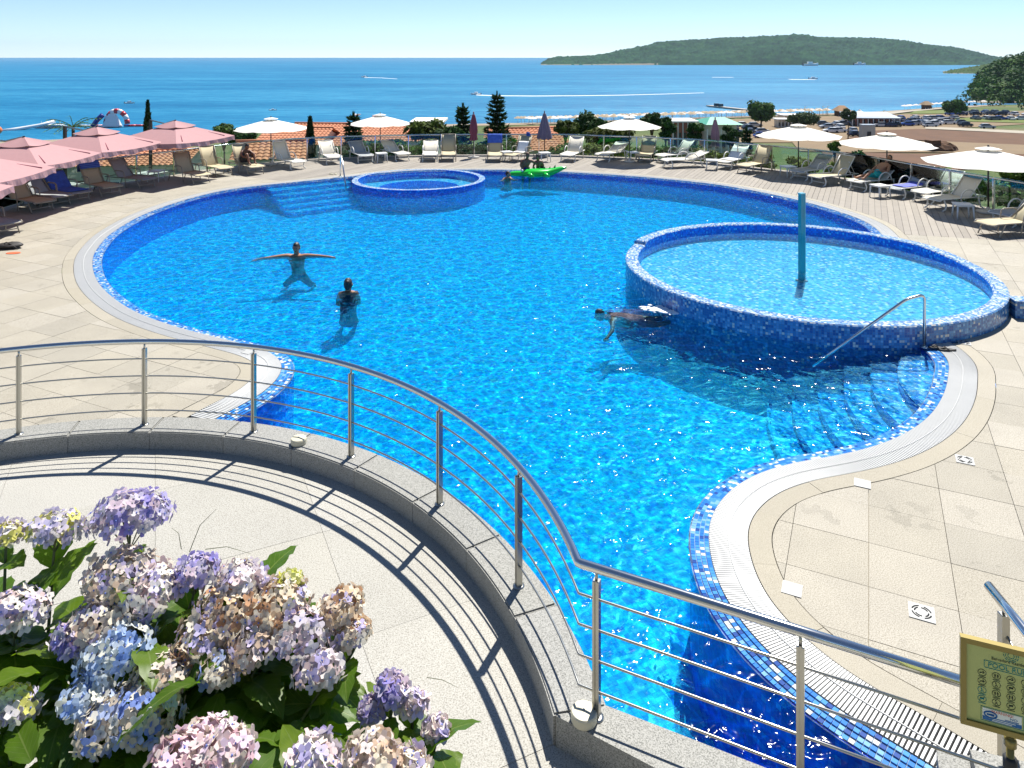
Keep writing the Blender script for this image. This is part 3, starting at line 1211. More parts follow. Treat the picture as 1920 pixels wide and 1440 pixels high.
# ---- pool rules sign
M_OLIVE = pmat('olive_brass_frame', (0.26, 0.20, 0.05), 0.35, metal=0.35, var=0.1)
M_PANEL = pmat('sign_panel', (0.48, 0.50, 0.16), 0.5, var=0.05, scale=12)
M_TEALP = pmat('teal_print', (0.01, 0.22, 0.19), 0.6)
M_DARKP = pmat('dark_print', (0.06, 0.07, 0.03), 0.6)
M_REDP = pmat('red_print', (0.62, 0.12, 0.04), 0.6)
M_NAVYP = pmat('blue_print', (0.01, 0.12, 0.32), 0.6)
M_WHITEP = pmat('white_print', (0.78, 0.80, 0.70), 0.6)
M_BLACK = pmat('black_rubber', (0.02, 0.02, 0.02), 0.6)
sd = Vector((0.27, -0.103)).normalized()
sl_ = Vector((2.382, 3.97))
SWd, SHt = 0.46, 0.46
sc0 = sl_ + sd * SWd / 2
sign = thing('pool_rules_sign', 'olive framed pool rules sign on a post at the right edge', 'sign', (sc0.x, sc0.y, ZT), math.atan2(sd.y, sd.x))
ZB = 0.972 - ZT            # bottom of the board above the base
# local: x along the board, -y to the viewer
fr_ = MB()
fw = 0.028
fr_.box((0, 0, ZB + fw / 2), (SWd, 0.03, fw))
fr_.box((0, 0, ZB + SHt - fw / 2), (SWd, 0.03, fw))
fr_.box((-SWd / 2 + fw / 2, 0, ZB + SHt / 2), (fw, 0.0296, SHt - 2 * fw))
fr_.box((SWd / 2 - fw / 2, 0, ZB + SHt / 2), (fw, 0.0296, SHt - 2 * fw))
fr_.build('frame', M_OLIVE, sign)
panel = MB().box((0, 0.003, ZB + SHt / 2), (SWd - 2 * fw, 0.014, SHt - 2 * fw)).build('panel', M_PANEL, sign)
MB().tube([(0, 0.01, 0.05), (0, 0.01, ZB - 0.01)], 0.019, 14).build('pole', M_OLIVE, sign, True)
MB().lathe([(0.03, ZB - 0.06), (0.03, ZB - 0.03), (0.026, ZB - 0.02)], (0, 0.01, 0), seg=16).build('clamp', M_OLIVE, sign, True)
MB().lathe([(0.034, ZB - 0.34), (0.034, ZB - 0.13), (0.026, ZB - 0.12)], (0, 0.01, 0), seg=16).build('collar', M_BLACK, sign, True)
MB().lathe([(0.17, 0), (0.17, 0.02), (0.03, 0.05)], (0, 0.01, 0), seg=28).build('base', M_BLACK, sign, True)
PY = -0.0052


def text(txt, x, z, size, m, parent, name='lettering', sx=1.0):
    cu = bpy.data.curves.new(name, 'FONT')
    cu.body = txt
    cu.size = size
    cu.align_x = 'CENTER'
    cu.align_y = 'CENTER'
    cu.extrude = 0.0004
    tmp = bpy.data.objects.new(name, cu)
    COL.objects.link(tmp)
    dg = bpy.context.evaluated_depsgraph_get()
    me = bpy.data.meshes.new_from_object(tmp.evaluated_get(dg))
    bpy.data.objects.remove(tmp)
    me.materials.clear()
    me.materials.append(m)
    o = link(name, me, parent)
    o.location = (x, PY - 0.0006, z)
    o.rotation_euler = (PI / 2, 0, 0)
    o.scale = (sx, 1, 1)
    return o


zc = ZB + SHt / 2
# emblem
em = MB()
for r0 in (0.030, 0.022, 0.013):
    for k in range(10):
        a0 = 2 * PI * k / 10 + r0 * 20
        pts = [(r0 * math.cos(a0 + t * 0.09) * 1.1, PY, r0 * math.sin(a0 + t * 0.09)) for t in range(6)]
        em.tube(pts, 0.0016, 5)
em.build('emblem', M_TEALP, panel, loc=(0, 0, zc + 0.185))
text('Belvedere Residence', 0, zc + 0.150, 0.021, M_DARKP, panel)
bx_ = MB()
for (x, z, w, h) in ((0, zc + 0.131, 0.24, 0.0025), (0, zc + 0.094, 0.24, 0.0025), (-0.12, zc + 0.1125, 0.0025, 0.037), (0.12, zc + 0.1125, 0.0025, 0.037)):
    bx_.box((x, PY, z), (w, 0.0012, h))
bx_.build('title_box', M_TEALP, panel)
text('POOL RULES', 0, zc + 0.112, 0.036, M_TEALP, panel, sx=1.02)
ri = random.Random(5)
for c in range(5):
    for r in range(4):
        ic = MB()
        x, z = -0.13 + 0.065 * c, zc + 0.062 - 0.046 * r
        ic.tube([(0.019 * math.cos(2 * PI * k / 18), 0, 0.017 * math.sin(2 * PI * k / 18)) for k in range(18)], 0.0013, 5, closed=True)
        sh = ri.randrange(4)
        if sh == 0:
            ic.ball((-0.003, 0, 0.008), 0.003, 8, 6)
            ic.tube([(-0.003, 0, 0.006), (0, 0, -0.001), (-0.005, 0, -0.010)], 0.002, 5)
            ic.tube([(0, 0, -0.001), (0.006, 0, -0.009)], 0.002, 5)
        elif sh == 1:
            for s in (-1, 1):
                ic.ball((0.006 * s, 0, 0.006), 0.003, 8, 6)
                ic.tube([(0.006 * s, 0, 0.003), (0.006 * s, 0, -0.009)], [0.004, 0.0025], 6)
        elif sh == 2:
            ic.tube([(-0.011, 0, -0.004), (-0.003, 0, 0.001), (0.004, 0, -0.003), (0.011, 0, 0.002)], 0.0022, 5)
            ic.ball((0.005, 0, 0.006), 0.0032, 8, 6)
        else:
            ic.tube([(-0.009, 0, 0.002), (0.009, 0, 0.002)], 0.004, 6)
            ic.tube([(-0.012, 0, -0.010), (0.012, 0, 0.011)], 0.0012, 5)
        ic.box((0, 0, -0.0225), (0.034, 0.0012, 0.003))
        ic.build('icon', M_TEALP if c == 0 and r > 1 else M_DARKP, panel, loc=(x, PY, z))
wb = MB()
zw = zc - 0.150
for (x, z, w, h) in ((-0.04, zw + 0.036, 0.19, 0.002), (-0.04, zw - 0.036, 0.19, 0.002), (-0.135, zw, 0.002, 0.072), (0.055, zw, 0.002, 0.072)):
    wb.box((x, PY, z), (w, 0.0012, h))
wb.build('warning_box', M_TEALP, panel)
MB().box((-0.04, PY, zw), (0.176, 0.0010, 0.062)).build('warning_field', M_WHITEP, panel)
MB().box((-0.04, PY - 0.0004, zw - 0.0205), (0.175, 0.0012, 0.020)).build('warning_strip', M_NAVYP, panel)
text('WARNING!', -0.04, zw + 0.022, 0.020, M_REDP, panel).location.y = PY - 0.0012
text('NO', 0.012, zw + 0.005, 0.017, M_NAVYP, panel, sx=1.3).location.y = PY - 0.0012
MB().box((0.004, PY - 0.0008, zw - 0.006), (0.062, 0.0012, 0.004)).build('small_print', M_NAVYP, panel)
for k_ in range(2):
    MB().box((-0.04, PY - 0.0012, zw - 0.0165 - 0.008 * k_), (0.12 - 0.03 * k_, 0.0012, 0.0032)).build('small_print', M_WHITEP, panel)
ri_ = MB()
ri_.tube([(0.028 * math.cos(2 * PI * k / 20), 0, 0.016 * math.sin(2 * PI * k / 20)) for k in range(20)], 0.004, 6, closed=True)
ri_.tube([(-0.016, 0, 0), (0.016, 0, 0)], [0.004, 0.006], 6)
ri_.build('warning_emblem', M_NAVYP, panel, loc=(-0.092, PY - 0.001, zw + 0.002))

# ---- floor plates and drains on the right deck
M_PLATE = pmat('pale_plate', (0.40, 0.40, 0.38), 0.5, var=0.08)
for (x, y, s, kind, lab) in ((1617, 907, 0.16, 0, 'small pale square floor plate on the beige deck, farther of the two'),
                             (1485, 1105, 0.16, 0, 'small pale square floor plate on the beige deck beside the grating'),
                             (1728, 1149, 0.19, 1, 'square floor drain with a ring of slots on the beige deck'),
                             (1809, 863, 0.18, 1, 'square floor drain with slots on the deck by the curved steps'),
                             (1808, 643, 0.18, 1, 'floor drain in the shade line below the paddling pool wall'),
                             (466, 660, 0.16, 0, 'small pale floor plate on the left deck behind the railing')):
    p = G(x, y)
    t = thing('floor_drain' if kind else 'floor_plate', lab, 'drain' if kind else 'plate', (p.x, p.y, 0.001), math.atan2(GD.y, GD.x))
    MB().box((0, 0, 0.003), (s, s, 0.006)).build('plate', M_PLATE, t)
    if kind:
        for rr in (0.07, 0.05):
            for q in range(4):
                a0 = q * PI / 2 + 0.25 + (0.3 if rr < 0.06 else 0)
                MB().tube([(rr * math.cos(a0 + j * 0.13), rr * math.sin(a0 + j * 0.13), 0.006) for j in range(9)], 0.006, 5).build('slot', M_BLACK, t)

# ---- flip-flops and a bag
M_SHOE = pmat('black_sandal', (0.025, 0.022, 0.02), 0.6)


def sandal(parent, m, x, y, rz):
    o = MB()
    out = [(0.045 * math.sin(2 * PI * k / 18) * (1.0 + 0.25 * math.cos(2 * PI * k / 18)), 0.13 * math.cos(2 * PI * k / 18)) for k in range(18)]
    o.prism(ccw([Vector(q) for q in out]), 0, 0.022)
    s = o.build('sole', m, parent, loc=(x, y, 0))
    s.rotation_euler = (0, 0, rz)
    MB().tube([(-0.045, -0.01, 0.018), (-0.02, 0.04, 0.05), (0, 0.085, 0.025), (0.02, 0.04, 0.05), (0.045, -0.01, 0.018)], 0.009, 6).build('strap', m, s, True)


p = G(1766, 655)
t = thing('sandals', 'pair of black sandals on the white pool edge by the handrail', 'sandals', (p.x, p.y, 0.003))
sandal(t, M_SHOE, -0.05, 0.02, 1.2)
sandal(t, M_SHOE, 0.06, -0.05, 1.5)
p = G(626, 327)
t = thing('sandals', 'pair of pale sandals on the deck beside the spa pool handrail', 'sandals', (p.x, p.y, 0.003))
sandal(t, M_CREAM, -0.1, 0.0, 0.9)
sandal(t, M_CREAM, 0.08, -0.02, 0.4)
p = G(18, 466)
t = thing('beach_bag', 'slumped black bag on the deck at the left edge', 'bag', (p.x, p.y, 0.003), 0.4)
m_ = MB()
m_.ball((0, 0, 0.07), (0.28, 0.16, 0.075), 20, 10)
o = m_.build('bag_body', M_SHOE, t, True)
for v in o.data.vertices:
    v.co += noise.noise_vector(v.co * 9) * 0.035
    v.co.z = max(v.co.z, 0.0)
MB().tube([(-0.12, 0, 0.12), (-0.05, -0.08, 0.17), (0.08, -0.12, 0.10), (0.2, -0.2, 0.01)], 0.012, 6).build('bag_strap', M_SHOE, t, True)
p = G(25, 475)
t = MB().prism(ccw([Vector((0.16 * math.cos(k / 16 * 2 * PI), 0.09 * math.sin(k / 16 * 2 * PI))) for k in range(16)]), 0.0, 0.01).build('cloth', pmat('orange_cloth', (0.6, 0.12, 0.04), 0.8), loc=(p.x, p.y, 0.003))
tag(t, 'scrap of orange red cloth lying beside the black bag', 'cloth')

# ================================================================== glass balustrade
M_PANE, nt_, b_ = newmat('green_glass')
nt_.nodes.remove(b_)
tr_ = N(nt_, 'ShaderNodeBsdfTransparent')
tr_.inputs[0].default_value = (0.82, 0.925, 0.905, 1)
gl_ = N(nt_, 'ShaderNodeBsdfGlossy')
gl_.inputs['Roughness'].default_value = 0.03
fr2 = N(nt_, 'ShaderNodeFresnel')
fr2.inputs[0].default_value = 1.45
mx_ = N(nt_, 'ShaderNodeMixShader')
L(nt_, fr2.outputs[0], mx_.inputs[0])
L(nt_, tr_.outputs[0], mx_.inputs[1])
L(nt_, gl_.outputs[0], mx_.inputs[2])
L(nt_, mx_.outputs[0], nt_.nodes['Material Output'].inputs[0])
bal = thing('glass_balustrade', 'long glass balustrade with steel handrail round the far edge of the deck', 'balustrade')
FH = 0.95
MB().tube([(p.x, p.y, FH) for p in FENCE], 0.03, 8).build('handrail', M_STEEL, bal, True)
stepn = 6
idx = list(range(0, len(FENCE), stepn))
postm = MB().box((0, 0, FH / 2), (0.045, 0.07, FH)).mesh('post', M_STEEL)
for k, i in enumerate(idx):
    p = FENCE[i]
    t = FENCE[min(i + 1, len(FENCE) - 1)] - FENCE[max(i - 1, 0)]
    an = math.atan2(t.y, t.x)
    link('post', postm, bal, (p.x, p.y, 0), an)
    if k + 1 < len(idx):
        q = FENCE[idx[k + 1]]
        d = q - p
        mid = (p + q) / 2
        link('glass_pane', MB().box((0, 0, 0.54), (d.length - 0.07, 0.012, 0.92)).mesh('glass_pane', M_PANE), bal, (mid.x, mid.y, 0), math.atan2(d.y, d.x))

# ================================================================== sun loungers
M_TAUPE = pmat('taupe_frame', (0.32, 0.28, 0.22), 0.45, var=0.06)
M_WFRAME = pmat('white_frame', (0.74, 0.72, 0.66), 0.4, var=0.04)
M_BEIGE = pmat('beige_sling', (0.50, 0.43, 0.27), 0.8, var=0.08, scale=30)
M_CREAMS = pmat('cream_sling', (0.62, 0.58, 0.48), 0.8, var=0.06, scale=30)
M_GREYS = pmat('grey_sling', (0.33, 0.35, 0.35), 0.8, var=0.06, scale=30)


def sling(mb, pts, w, th=0.018, sag=0.02):
    """fabric strip stretched along a profile of (y, z) points, width w"""
    n = len(pts)
    rows = []
    for (y, z) in pts:
        rows.append([(-w / 2 + w * k / 6, y, z - sag * (1 - (2 * k / 6 - 1) ** 2)) for k in range(7)])
    vs, fs = [], []
    for s in (0, 1):
        for r in rows:
            vs += [(x, y, z - th * s) for x, y, z in r]
    m = n * 7
    for i in range(n - 1):
        for k in range(6):
            a = i * 7 + k
            fs.append((a, a + 1, a + 8, a + 7))
            fs.append((m + a, m + a + 7, m + a + 8, m + a + 1))
    for i in range(n - 1):
        a, b = i * 7, (i + 1) * 7
        fs.append((a, b, m + b, m + a))
        fs.append((a + 6, m + a + 6, m + b + 6, b + 6))
    for k in range(6):
        fs.append((k, m + k, m + k + 1, k + 1))
        a = (n - 1) * 7 + k
        fs.append((a, a + 1, m + a + 1, m + a))
    mb.add(vs, fs)


def make_lounger(kind, back_deg, cloth, frame):
    """foot end at -y, head end at +y; 1.9 m long"""
    t = thing('sun_lounger', 'x', 'sun lounger')
    w, zs = 0.60, 0.34
    hy = 0.22                   # hinge
    ba = math.radians(back_deg)
    bl = 0.78
    by, bz = hy + bl * math.cos(ba), zs + bl * math.sin(ba)
    m = MB()
    sling(m, [(-0.93, zs - 0.03), (-0.86, zs), (-0.5, zs + 0.005), (-0.1, zs), (hy, zs)], w)
    m.build('seat', cloth, t, True)
    m = MB()
    sling(m, [(hy + 0.01, zs + 0.005), (hy + (by - hy) * 0.5 + 0.02 * math.sin(ba), zs + (bz - zs) * 0.5 - 0.02), (by, bz), (by + 0.03, bz - 0.02)], w)
    m.build('backrest', cloth, t, True)
    m = MB()
    for s in (-1, 1):
        x = s * (w / 2 + 0.012)
        m.tube([(x, -0.95, zs - 0.05), (x, -0.88, zs), (x, 0.85, zs)], 0.018, 8)
        m.tube([(x, hy, zs), (x, by, bz)], 0.017, 8)
    m.tube([(-w / 2, 0.84, zs), (w / 2, 0.84, zs)], 0.016, 8)
    m.tube([(-w / 2, by + 0.01, bz), (w / 2, by + 0.01, bz)], 0.016, 8)
    m.tube([(-w / 2, -0.94, zs - 0.045), (w / 2, -0.94, zs - 0.045)], 0.016, 8)
    m.build('frame', frame, t, True)
    for s in (-1, 1):
        x = s * (w / 2 + 0.012)
        if kind == 'tube':
            MB().tube([(x, -0.62, zs), (x, -0.82, 0.0)], 0.017, 8).build('leg', frame, t, True)
            MB().tube([(x, 0.72, zs), (x, 0.86, 0.0)], 0.017, 8).build('leg', frame, t, True)
        else:
            MB().tube([(x, -0.80, zs - 0.01), (x, -0.72, 0.18), (x, -0.74, 0.05), (x, -0.86, 0.0)], [0.02, 0.024, 0.024, 0.02], 8).build('leg', frame, t, True)
            MB().tube([(x, 0.55, zs - 0.01), (x, 0.60, 0.18), (x, 0.64, 0.06), (x, 0.76, 0.0)], [0.02, 0.024, 0.024, 0.02], 8).build('leg', frame, t, True)
        # armrest
        if kind == 'tube':
            pts = [(x * 1.04, -0.18, 0.0), (x * 1.06, -0.12, 0.30), (x * 1.06, -0.06, 0.54), (x * 1.06, 0.02, 0.58), (x * 1.06, 0.34, 0.58), (x * 1.03, 0.42, 0.54)]
            MB().tube(pts, 0.017, 8).build('armrest', frame, t, True)
        else:
            pts = [(x * 1.06, -0.16 + 0.30 * (1 - math.cos(PI * k / 12)), zs - 0.02 + 0.27 * math.sin(PI * k / 12)) for k in range(13)]
            MB().tube(pts, 0.02, 8).build('armrest', frame, t, True)
    MB().tube([(-w / 2, -0.78, 0.12), (w / 2, -0.78, 0.12)], 0.013, 6).build('crossbar', frame, t, True)
    MB().tube([(0.2, by * 0.75, zs + (bz - zs) * 0.7), (0.2, 0.8, zs)], 0.012, 6).build('back_strut', frame, t, True)
    return t


PROTO = {}


def lounger(kind, deg, cl, label, head, foot, group):
    key = (kind, deg, cl)
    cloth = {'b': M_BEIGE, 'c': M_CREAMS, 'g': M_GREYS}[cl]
    if key not in PROTO:
        o = make_lounger(kind, deg, cloth, M_TAUPE if kind == 'tube' else M_WFRAME)
        PROTO[key] = o
    else:
        o = copy_tree(PROTO[key])
    h, f = G(*head).xy, G(*foot).xy
    d = (f - h).normalized()
    c = (h + f) / 2
    o.location = (c.x, c.y, 0.003)
    o.rotation_euler = (0, 0, math.atan2(d.y, d.x) + PI / 2)
    tag(o, label, 'sun lounger', group)
    return o


GL, GB, GR_ = 'loungers under the pink parasols', 'loungers along the far edge of the deck', 'loungers on the wooden deck to the right'
LL = {}
for key, args in {
    'l1': ('tube', 62, 'b', 'beige lounger nearest the fence end, upright back, right of the white side table', (322, 334), (390, 346), GL),
    'l2': ('tube', 66, 'b', 'beige lounger with upright back just right of the outermost pink parasol', (372, 321), (430, 332), GL),
    'l3': ('tube', 68, 'b', 'beige lounger on which a tanned person sits hunched', (436, 318), (487, 329), GL),
    'l4': ('arch', 60, 'c', 'pale lounger with upright back under the leftmost white parasol', (515, 310), (562, 318), GB),
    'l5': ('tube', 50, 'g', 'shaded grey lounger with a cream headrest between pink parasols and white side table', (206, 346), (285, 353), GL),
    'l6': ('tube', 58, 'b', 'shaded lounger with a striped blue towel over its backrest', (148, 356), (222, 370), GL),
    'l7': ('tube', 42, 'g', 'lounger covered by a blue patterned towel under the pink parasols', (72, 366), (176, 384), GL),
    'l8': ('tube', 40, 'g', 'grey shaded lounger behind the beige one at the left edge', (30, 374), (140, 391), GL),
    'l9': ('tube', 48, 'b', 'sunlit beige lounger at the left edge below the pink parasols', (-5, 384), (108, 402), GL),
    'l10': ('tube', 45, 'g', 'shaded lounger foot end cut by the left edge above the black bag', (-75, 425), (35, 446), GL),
    'l11': ('arch', 40, 'c', 'white lounger right behind the spa pool handrail', (605, 297), (632, 311), GB),
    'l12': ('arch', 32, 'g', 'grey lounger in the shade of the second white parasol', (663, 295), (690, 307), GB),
    'l13': ('arch', 32, 'c', 'white lounger half in the shade right of the second white parasol', (722, 293), (760, 303), GB),
    'l14': ('arch', 30, 'c', 'low backed cream lounger, left one of the pair facing the spa pool', (808, 292.5), (806, 305), GB),
    'l15': ('tube', 66, 'b', 'beige lounger with upright back, right one of the pair facing the spa pool', (841, 292.5), (841, 305), GB),
    'l16': ('tube', 66, 'b', 'lounger with a blue towel over its back between the two closed parasols', (928, 293.5), (928, 306), GB),
    'l17': ('tube', 60, 'b', 'lounger seen side on next to the purple closed parasol, clutter on it', (992, 295), (955, 305), GB),
    'l18': ('arch', 52, 'c', 'cream lounger alone right of the purple closed parasol', (1087, 293.5), (1060, 306), GB),
    'l19': ('arch', 26, 'c', 'low backed cream lounger left of the middle white parasol pole', (1168, 295), (1126, 304), GB),
    'l20': ('tube', 58, 'b', 'beige lounger with upright back right of the middle white parasol pole', (1222, 294.5), (1203, 307), GB),
    'l21': ('arch', 46, 'c', 'cream lounger, rear one of the two lying nearly side by side', (1297, 300), (1238, 305.5), GB),
    'l22': ('arch', 20, 'c', 'cream lounger with nearly flat back, front one of the two side by side', (1322, 311), (1244, 315), GB),
    'l23': ('arch', 40, 'c', 'lounger draped with a white towel below the pinkish closed parasol', (1397, 308), (1350, 319), GR_),
    'l24': ('tube', 56, 'b', 'beige lounger left of the parasol pole with a small table', (1447, 316.5), (1387, 327), GR_),
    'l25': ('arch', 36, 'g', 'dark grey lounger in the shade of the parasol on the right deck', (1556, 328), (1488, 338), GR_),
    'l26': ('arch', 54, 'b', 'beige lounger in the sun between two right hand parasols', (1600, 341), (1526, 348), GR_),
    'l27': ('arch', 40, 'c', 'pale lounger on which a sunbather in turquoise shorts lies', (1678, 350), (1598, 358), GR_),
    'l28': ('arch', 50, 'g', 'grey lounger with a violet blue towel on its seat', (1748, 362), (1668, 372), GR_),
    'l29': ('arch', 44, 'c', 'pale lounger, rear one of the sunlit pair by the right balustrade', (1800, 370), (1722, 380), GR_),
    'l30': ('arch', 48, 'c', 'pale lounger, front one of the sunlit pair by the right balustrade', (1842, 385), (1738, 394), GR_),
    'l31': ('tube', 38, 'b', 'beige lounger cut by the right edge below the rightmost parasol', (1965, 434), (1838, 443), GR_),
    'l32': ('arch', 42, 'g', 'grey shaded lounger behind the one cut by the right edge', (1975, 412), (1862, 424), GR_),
}.items():
    LL[key] = lounger(*args)
bpy.context.view_layer.update()

# towels
M_TOWB = pmat('blue_towel', (0.05, 0.12, 0.50), 0.9, var=0.5, scale=9, bmp=0.2)
M_TOWS, nt_, b_ = newmat('striped_towel')
wv = N(nt_, 'ShaderNodeTexWave')
wv.inputs['Scale'].default_value = 6
wv.bands_direction = 'Z'
L(nt_, N(nt_, 'ShaderNodeTexCoord').outputs['Object'], wv.inputs['Vector'])
L(nt_, mixrgb(nt_, wv.outputs['Fac'], (0.02, 0.05, 0.32), (0.10, 0.20, 0.62)), b_.inputs['Base Color'])
b_.inputs['Roughness'].default_value = 0.9
M_TOWW = pmat('white_towel', (0.78, 0.78, 0.76), 0.9, var=0.04, bmp=0.2)
M_TOWV = pmat('violet_towel', (0.14, 0.16, 0.55), 0.9, var=0.3, scale=12, bmp=0.2)


def towel(lg, deg, m, label, y0, y1, over=True, w=0.66):
    """towel following a lounger's own profile between two stations (y along it; past the hinge it climbs the back)"""
    hy, zs, ba, bl = 0.22, 0.34, math.radians(deg), 0.78
    prof = []
    y = y0
    while y <= y1 + 1e-6:
        if y < hy:
            prof.append((y, zs + 0.022 + 0.006 * math.sin(y * 14)))
        else:
            u = (y - hy)
            prof.append((hy + u * math.cos(ba) - 0.02 * math.sin(ba), zs + u * math.sin(ba) + 0.02 * math.cos(ba) + 0.012))
        y += 0.06
    if over:
        yb, zb = hy + bl * math.cos(ba), zs + bl * math.sin(ba)
        prof += [(yb, zb + 0.035), (yb + 0.045, zb + 0.02), (yb + 0.065, zb - 0.12), (yb + 0.06, zb - 0.3)]
    mb = MB()
    sling(mb, prof, w, 0.012, -0.004)
    o = mb.build('towel', m, None, True)
    for v in o.data.vertices:
        v.co += noise.noise_vector(v.co * 7) * 0.008
    o.matrix_world = lg.matrix_world.copy()
    tag(o, label, 'towel')
    return o


towel(LL['l7'], 42, M_TOWB, 'blue patterned towel spread over a lounger under the pink parasols', -0.75, 0.95, False)
towel(LL['l6'], 58, M_TOWS, 'striped blue towel hung over a lounger backrest at the left', 0.75, 0.98)
towel(LL['l16'], 66, M_TOWB, 'blue towel hung over a lounger back between the closed parasols', 0.6, 0.98)
towel(LL['l23'], 40, M_TOWW, 'white towel spread on the lounger below the pinkish closed parasol', -0.5, 0.85, False)
towel(LL['l28'], 50, M_TOWV, 'violet blue towel on the grey lounger at the right', -0.6, 0.3, False, 0.5)

# small side tables
M_WPLA = pmat('white_plastic', (0.74, 0.74, 0.72), 0.4, var=0.04)


def make_table(w=0.46, h=0.40):
    t = thing('side_table', 'x', 'side table')
    MB().box((0, 0, h - 0.012), (w, w, 0.024)).build('top', M_WPLA, t)
    MB().box((0, 0, h - 0.04), (w - 0.07, w - 0.07, 0.032)).build('apron', M_WPLA, t)
    for sx in (-1, 1):
        for sy in (-1, 1):
            x, y = sx * (w / 2 - 0.04), sy * (w / 2 - 0.04)
            MB().tube([(x, y, h - 0.03), (x * 1.12, y * 1.12, 0)], [0.026, 0.018], 6).build('leg', M_WPLA, t, True)
    return t


tb = None
for (x, y, lab) in ((293, 340, 'white side table under the outermost pink parasol'), (715, 304, 'side table at the second white parasol pole'),
                    (950, 301, 'side table between the two closed parasols'), (1021, 303, 'white side table at the foot of the purple closed parasol'),
                    (1187, 302, 'side table at the middle white parasol pole'), (1335, 318, 'white side table below the pinkish closed parasol'),
                    (1478, 331, 'grey looking side table in the shade at a right deck parasol'), (1650, 370, 'side table in front of the sunbather in turquoise shorts'),
                    (1806, 409, 'white side table in front of the sunlit pair of loungers')):
    o = make_table() if tb is None else copy_tree(tb)
    tb = tb or o
    p = G(x, y)
    o.location = (p.x, p.y, 0.003)
    o.rotation_euler = (0, 0, R.uniform(-0.4, 0.4))
    tag(o, lab, 'side table', 'white side tables among the loungers')

# ================================================================== parasols
M_CANVAS = pmat('white_canvas', (0.80, 0.77, 0.70), 0.85, var=0.03, trans=0.2)
M_POLE = pmat('dark_pole', (0.03, 0.025, 0.02), 0.4)
M_BASE = pmat('concrete_base', (0.46, 0.44, 0.40), 0.8)


def gores(r, zr, zt, n=8, sag=0.05, rings=5, r0=0.0):
    """n-sided canopy: vertices on ribs, cloth sagging between ribs"""
    mb = MB()
    sub = 4
    vs, fs = [], []
    m = n * sub
    for i in range(rings + 1):
        t = r0 + (1 - r0) * i / rings
        for k in range(m):
            a = 2 * PI * k / m
            f = (k % sub) / sub
            rib = 1 - abs(2 * f - 1) if k % sub else 0
            chord = math.cos(PI / n) / math.cos(((k % sub) / sub - 0.5) * 2 * PI / n) if True else 1
            rr = r * t * chord / math.cos(PI / n) * math.cos(PI / n)
            z = zt + (zr - zt) * (t ** 1.12) - sag * t * t * (1 - (2 * f - 1) ** 2 if k % sub else 0)
            vs.append((rr * math.cos(a), rr * math.sin(a), z))
    for i in range(rings):
        for k in range(m):
            fs.append((i * m + k, (i + 1) * m + k, (i + 1) * m + (k + 1) % m, i * m + (k + 1) % m))
    mb.add(vs, fs)
    return mb


def make_parasol(r=1.5, zr=1.52, zt=1.92):
    t = thing('open_parasol', 'x', 'parasol')
    can = gores(r, zr, zt, 8, 0.05, 5, 0.12).build('canopy', M_CANVAS, t, True)
    gores(0.30, zt + 0.015, zt + 0.085, 8, 0.008, 2, 0.02).build('vent_cap', M_CANVAS, can, True)
    MB().tube([(0, 0, 0.04), (0, 0, zt + 0.05)], 0.021, 10).build('pole', M_POLE, t, True)
    for k in range(8):
        a = 2 * PI * k / 8
        MB().tube([(0, 0, zt - 0.05), (r * 0.97 * math.cos(a), r * 0.97 * math.sin(a), zr - 0.012)], 0.008, 5).build('rib', M_POLE, t)
    MB().lathe([(0.03, zt + 0.08), (0.02, zt + 0.12), (0.004, zt + 0.14)], seg=10).build('finial', M_POLE, t, True)
    MB().lathe([(0.27, 0), (0.27, 0.05), (0.24, 0.07), (0.05, 0.075), (0.04, 0.18)], seg=20).build('base', M_BASE, t, True)
    return t


pu = None
for (x, y, hpx, wpx, lab) in ((508, 309, 220, 138, 'open white parasol nearest the pink ones'), (713, 292, 213, 117, 'open white parasol in front of the tiled roofs'),
                              (1180, 304, 217, 118, 'open white parasol in front of the dark pines at the middle'), (1497, 327, 232, 155, 'open white parasol in front of the car park, third from the right'),
                              (1663, 343, 248, 172, 'open white parasol in front of the bare field, second from the right'), (1853, 399, 275, 225, 'rightmost open white parasol, largest in the picture')):
    o = make_parasol() if pu is None else copy_tree(pu)
    pu = pu or o
    p = G(x, y)
    w = wpx * p.y / F
    ht = (y - hpx) / (y - HY) * H
    o.location = (p.x, p.y, 0.002)
    o.scale = (w / 2.98, w / 2.98, ht / 2.0)
    o.rotation_euler = (0, 0, R.uniform(0, 0.7))
    tag(o, lab, 'parasol', 'open white parasols')


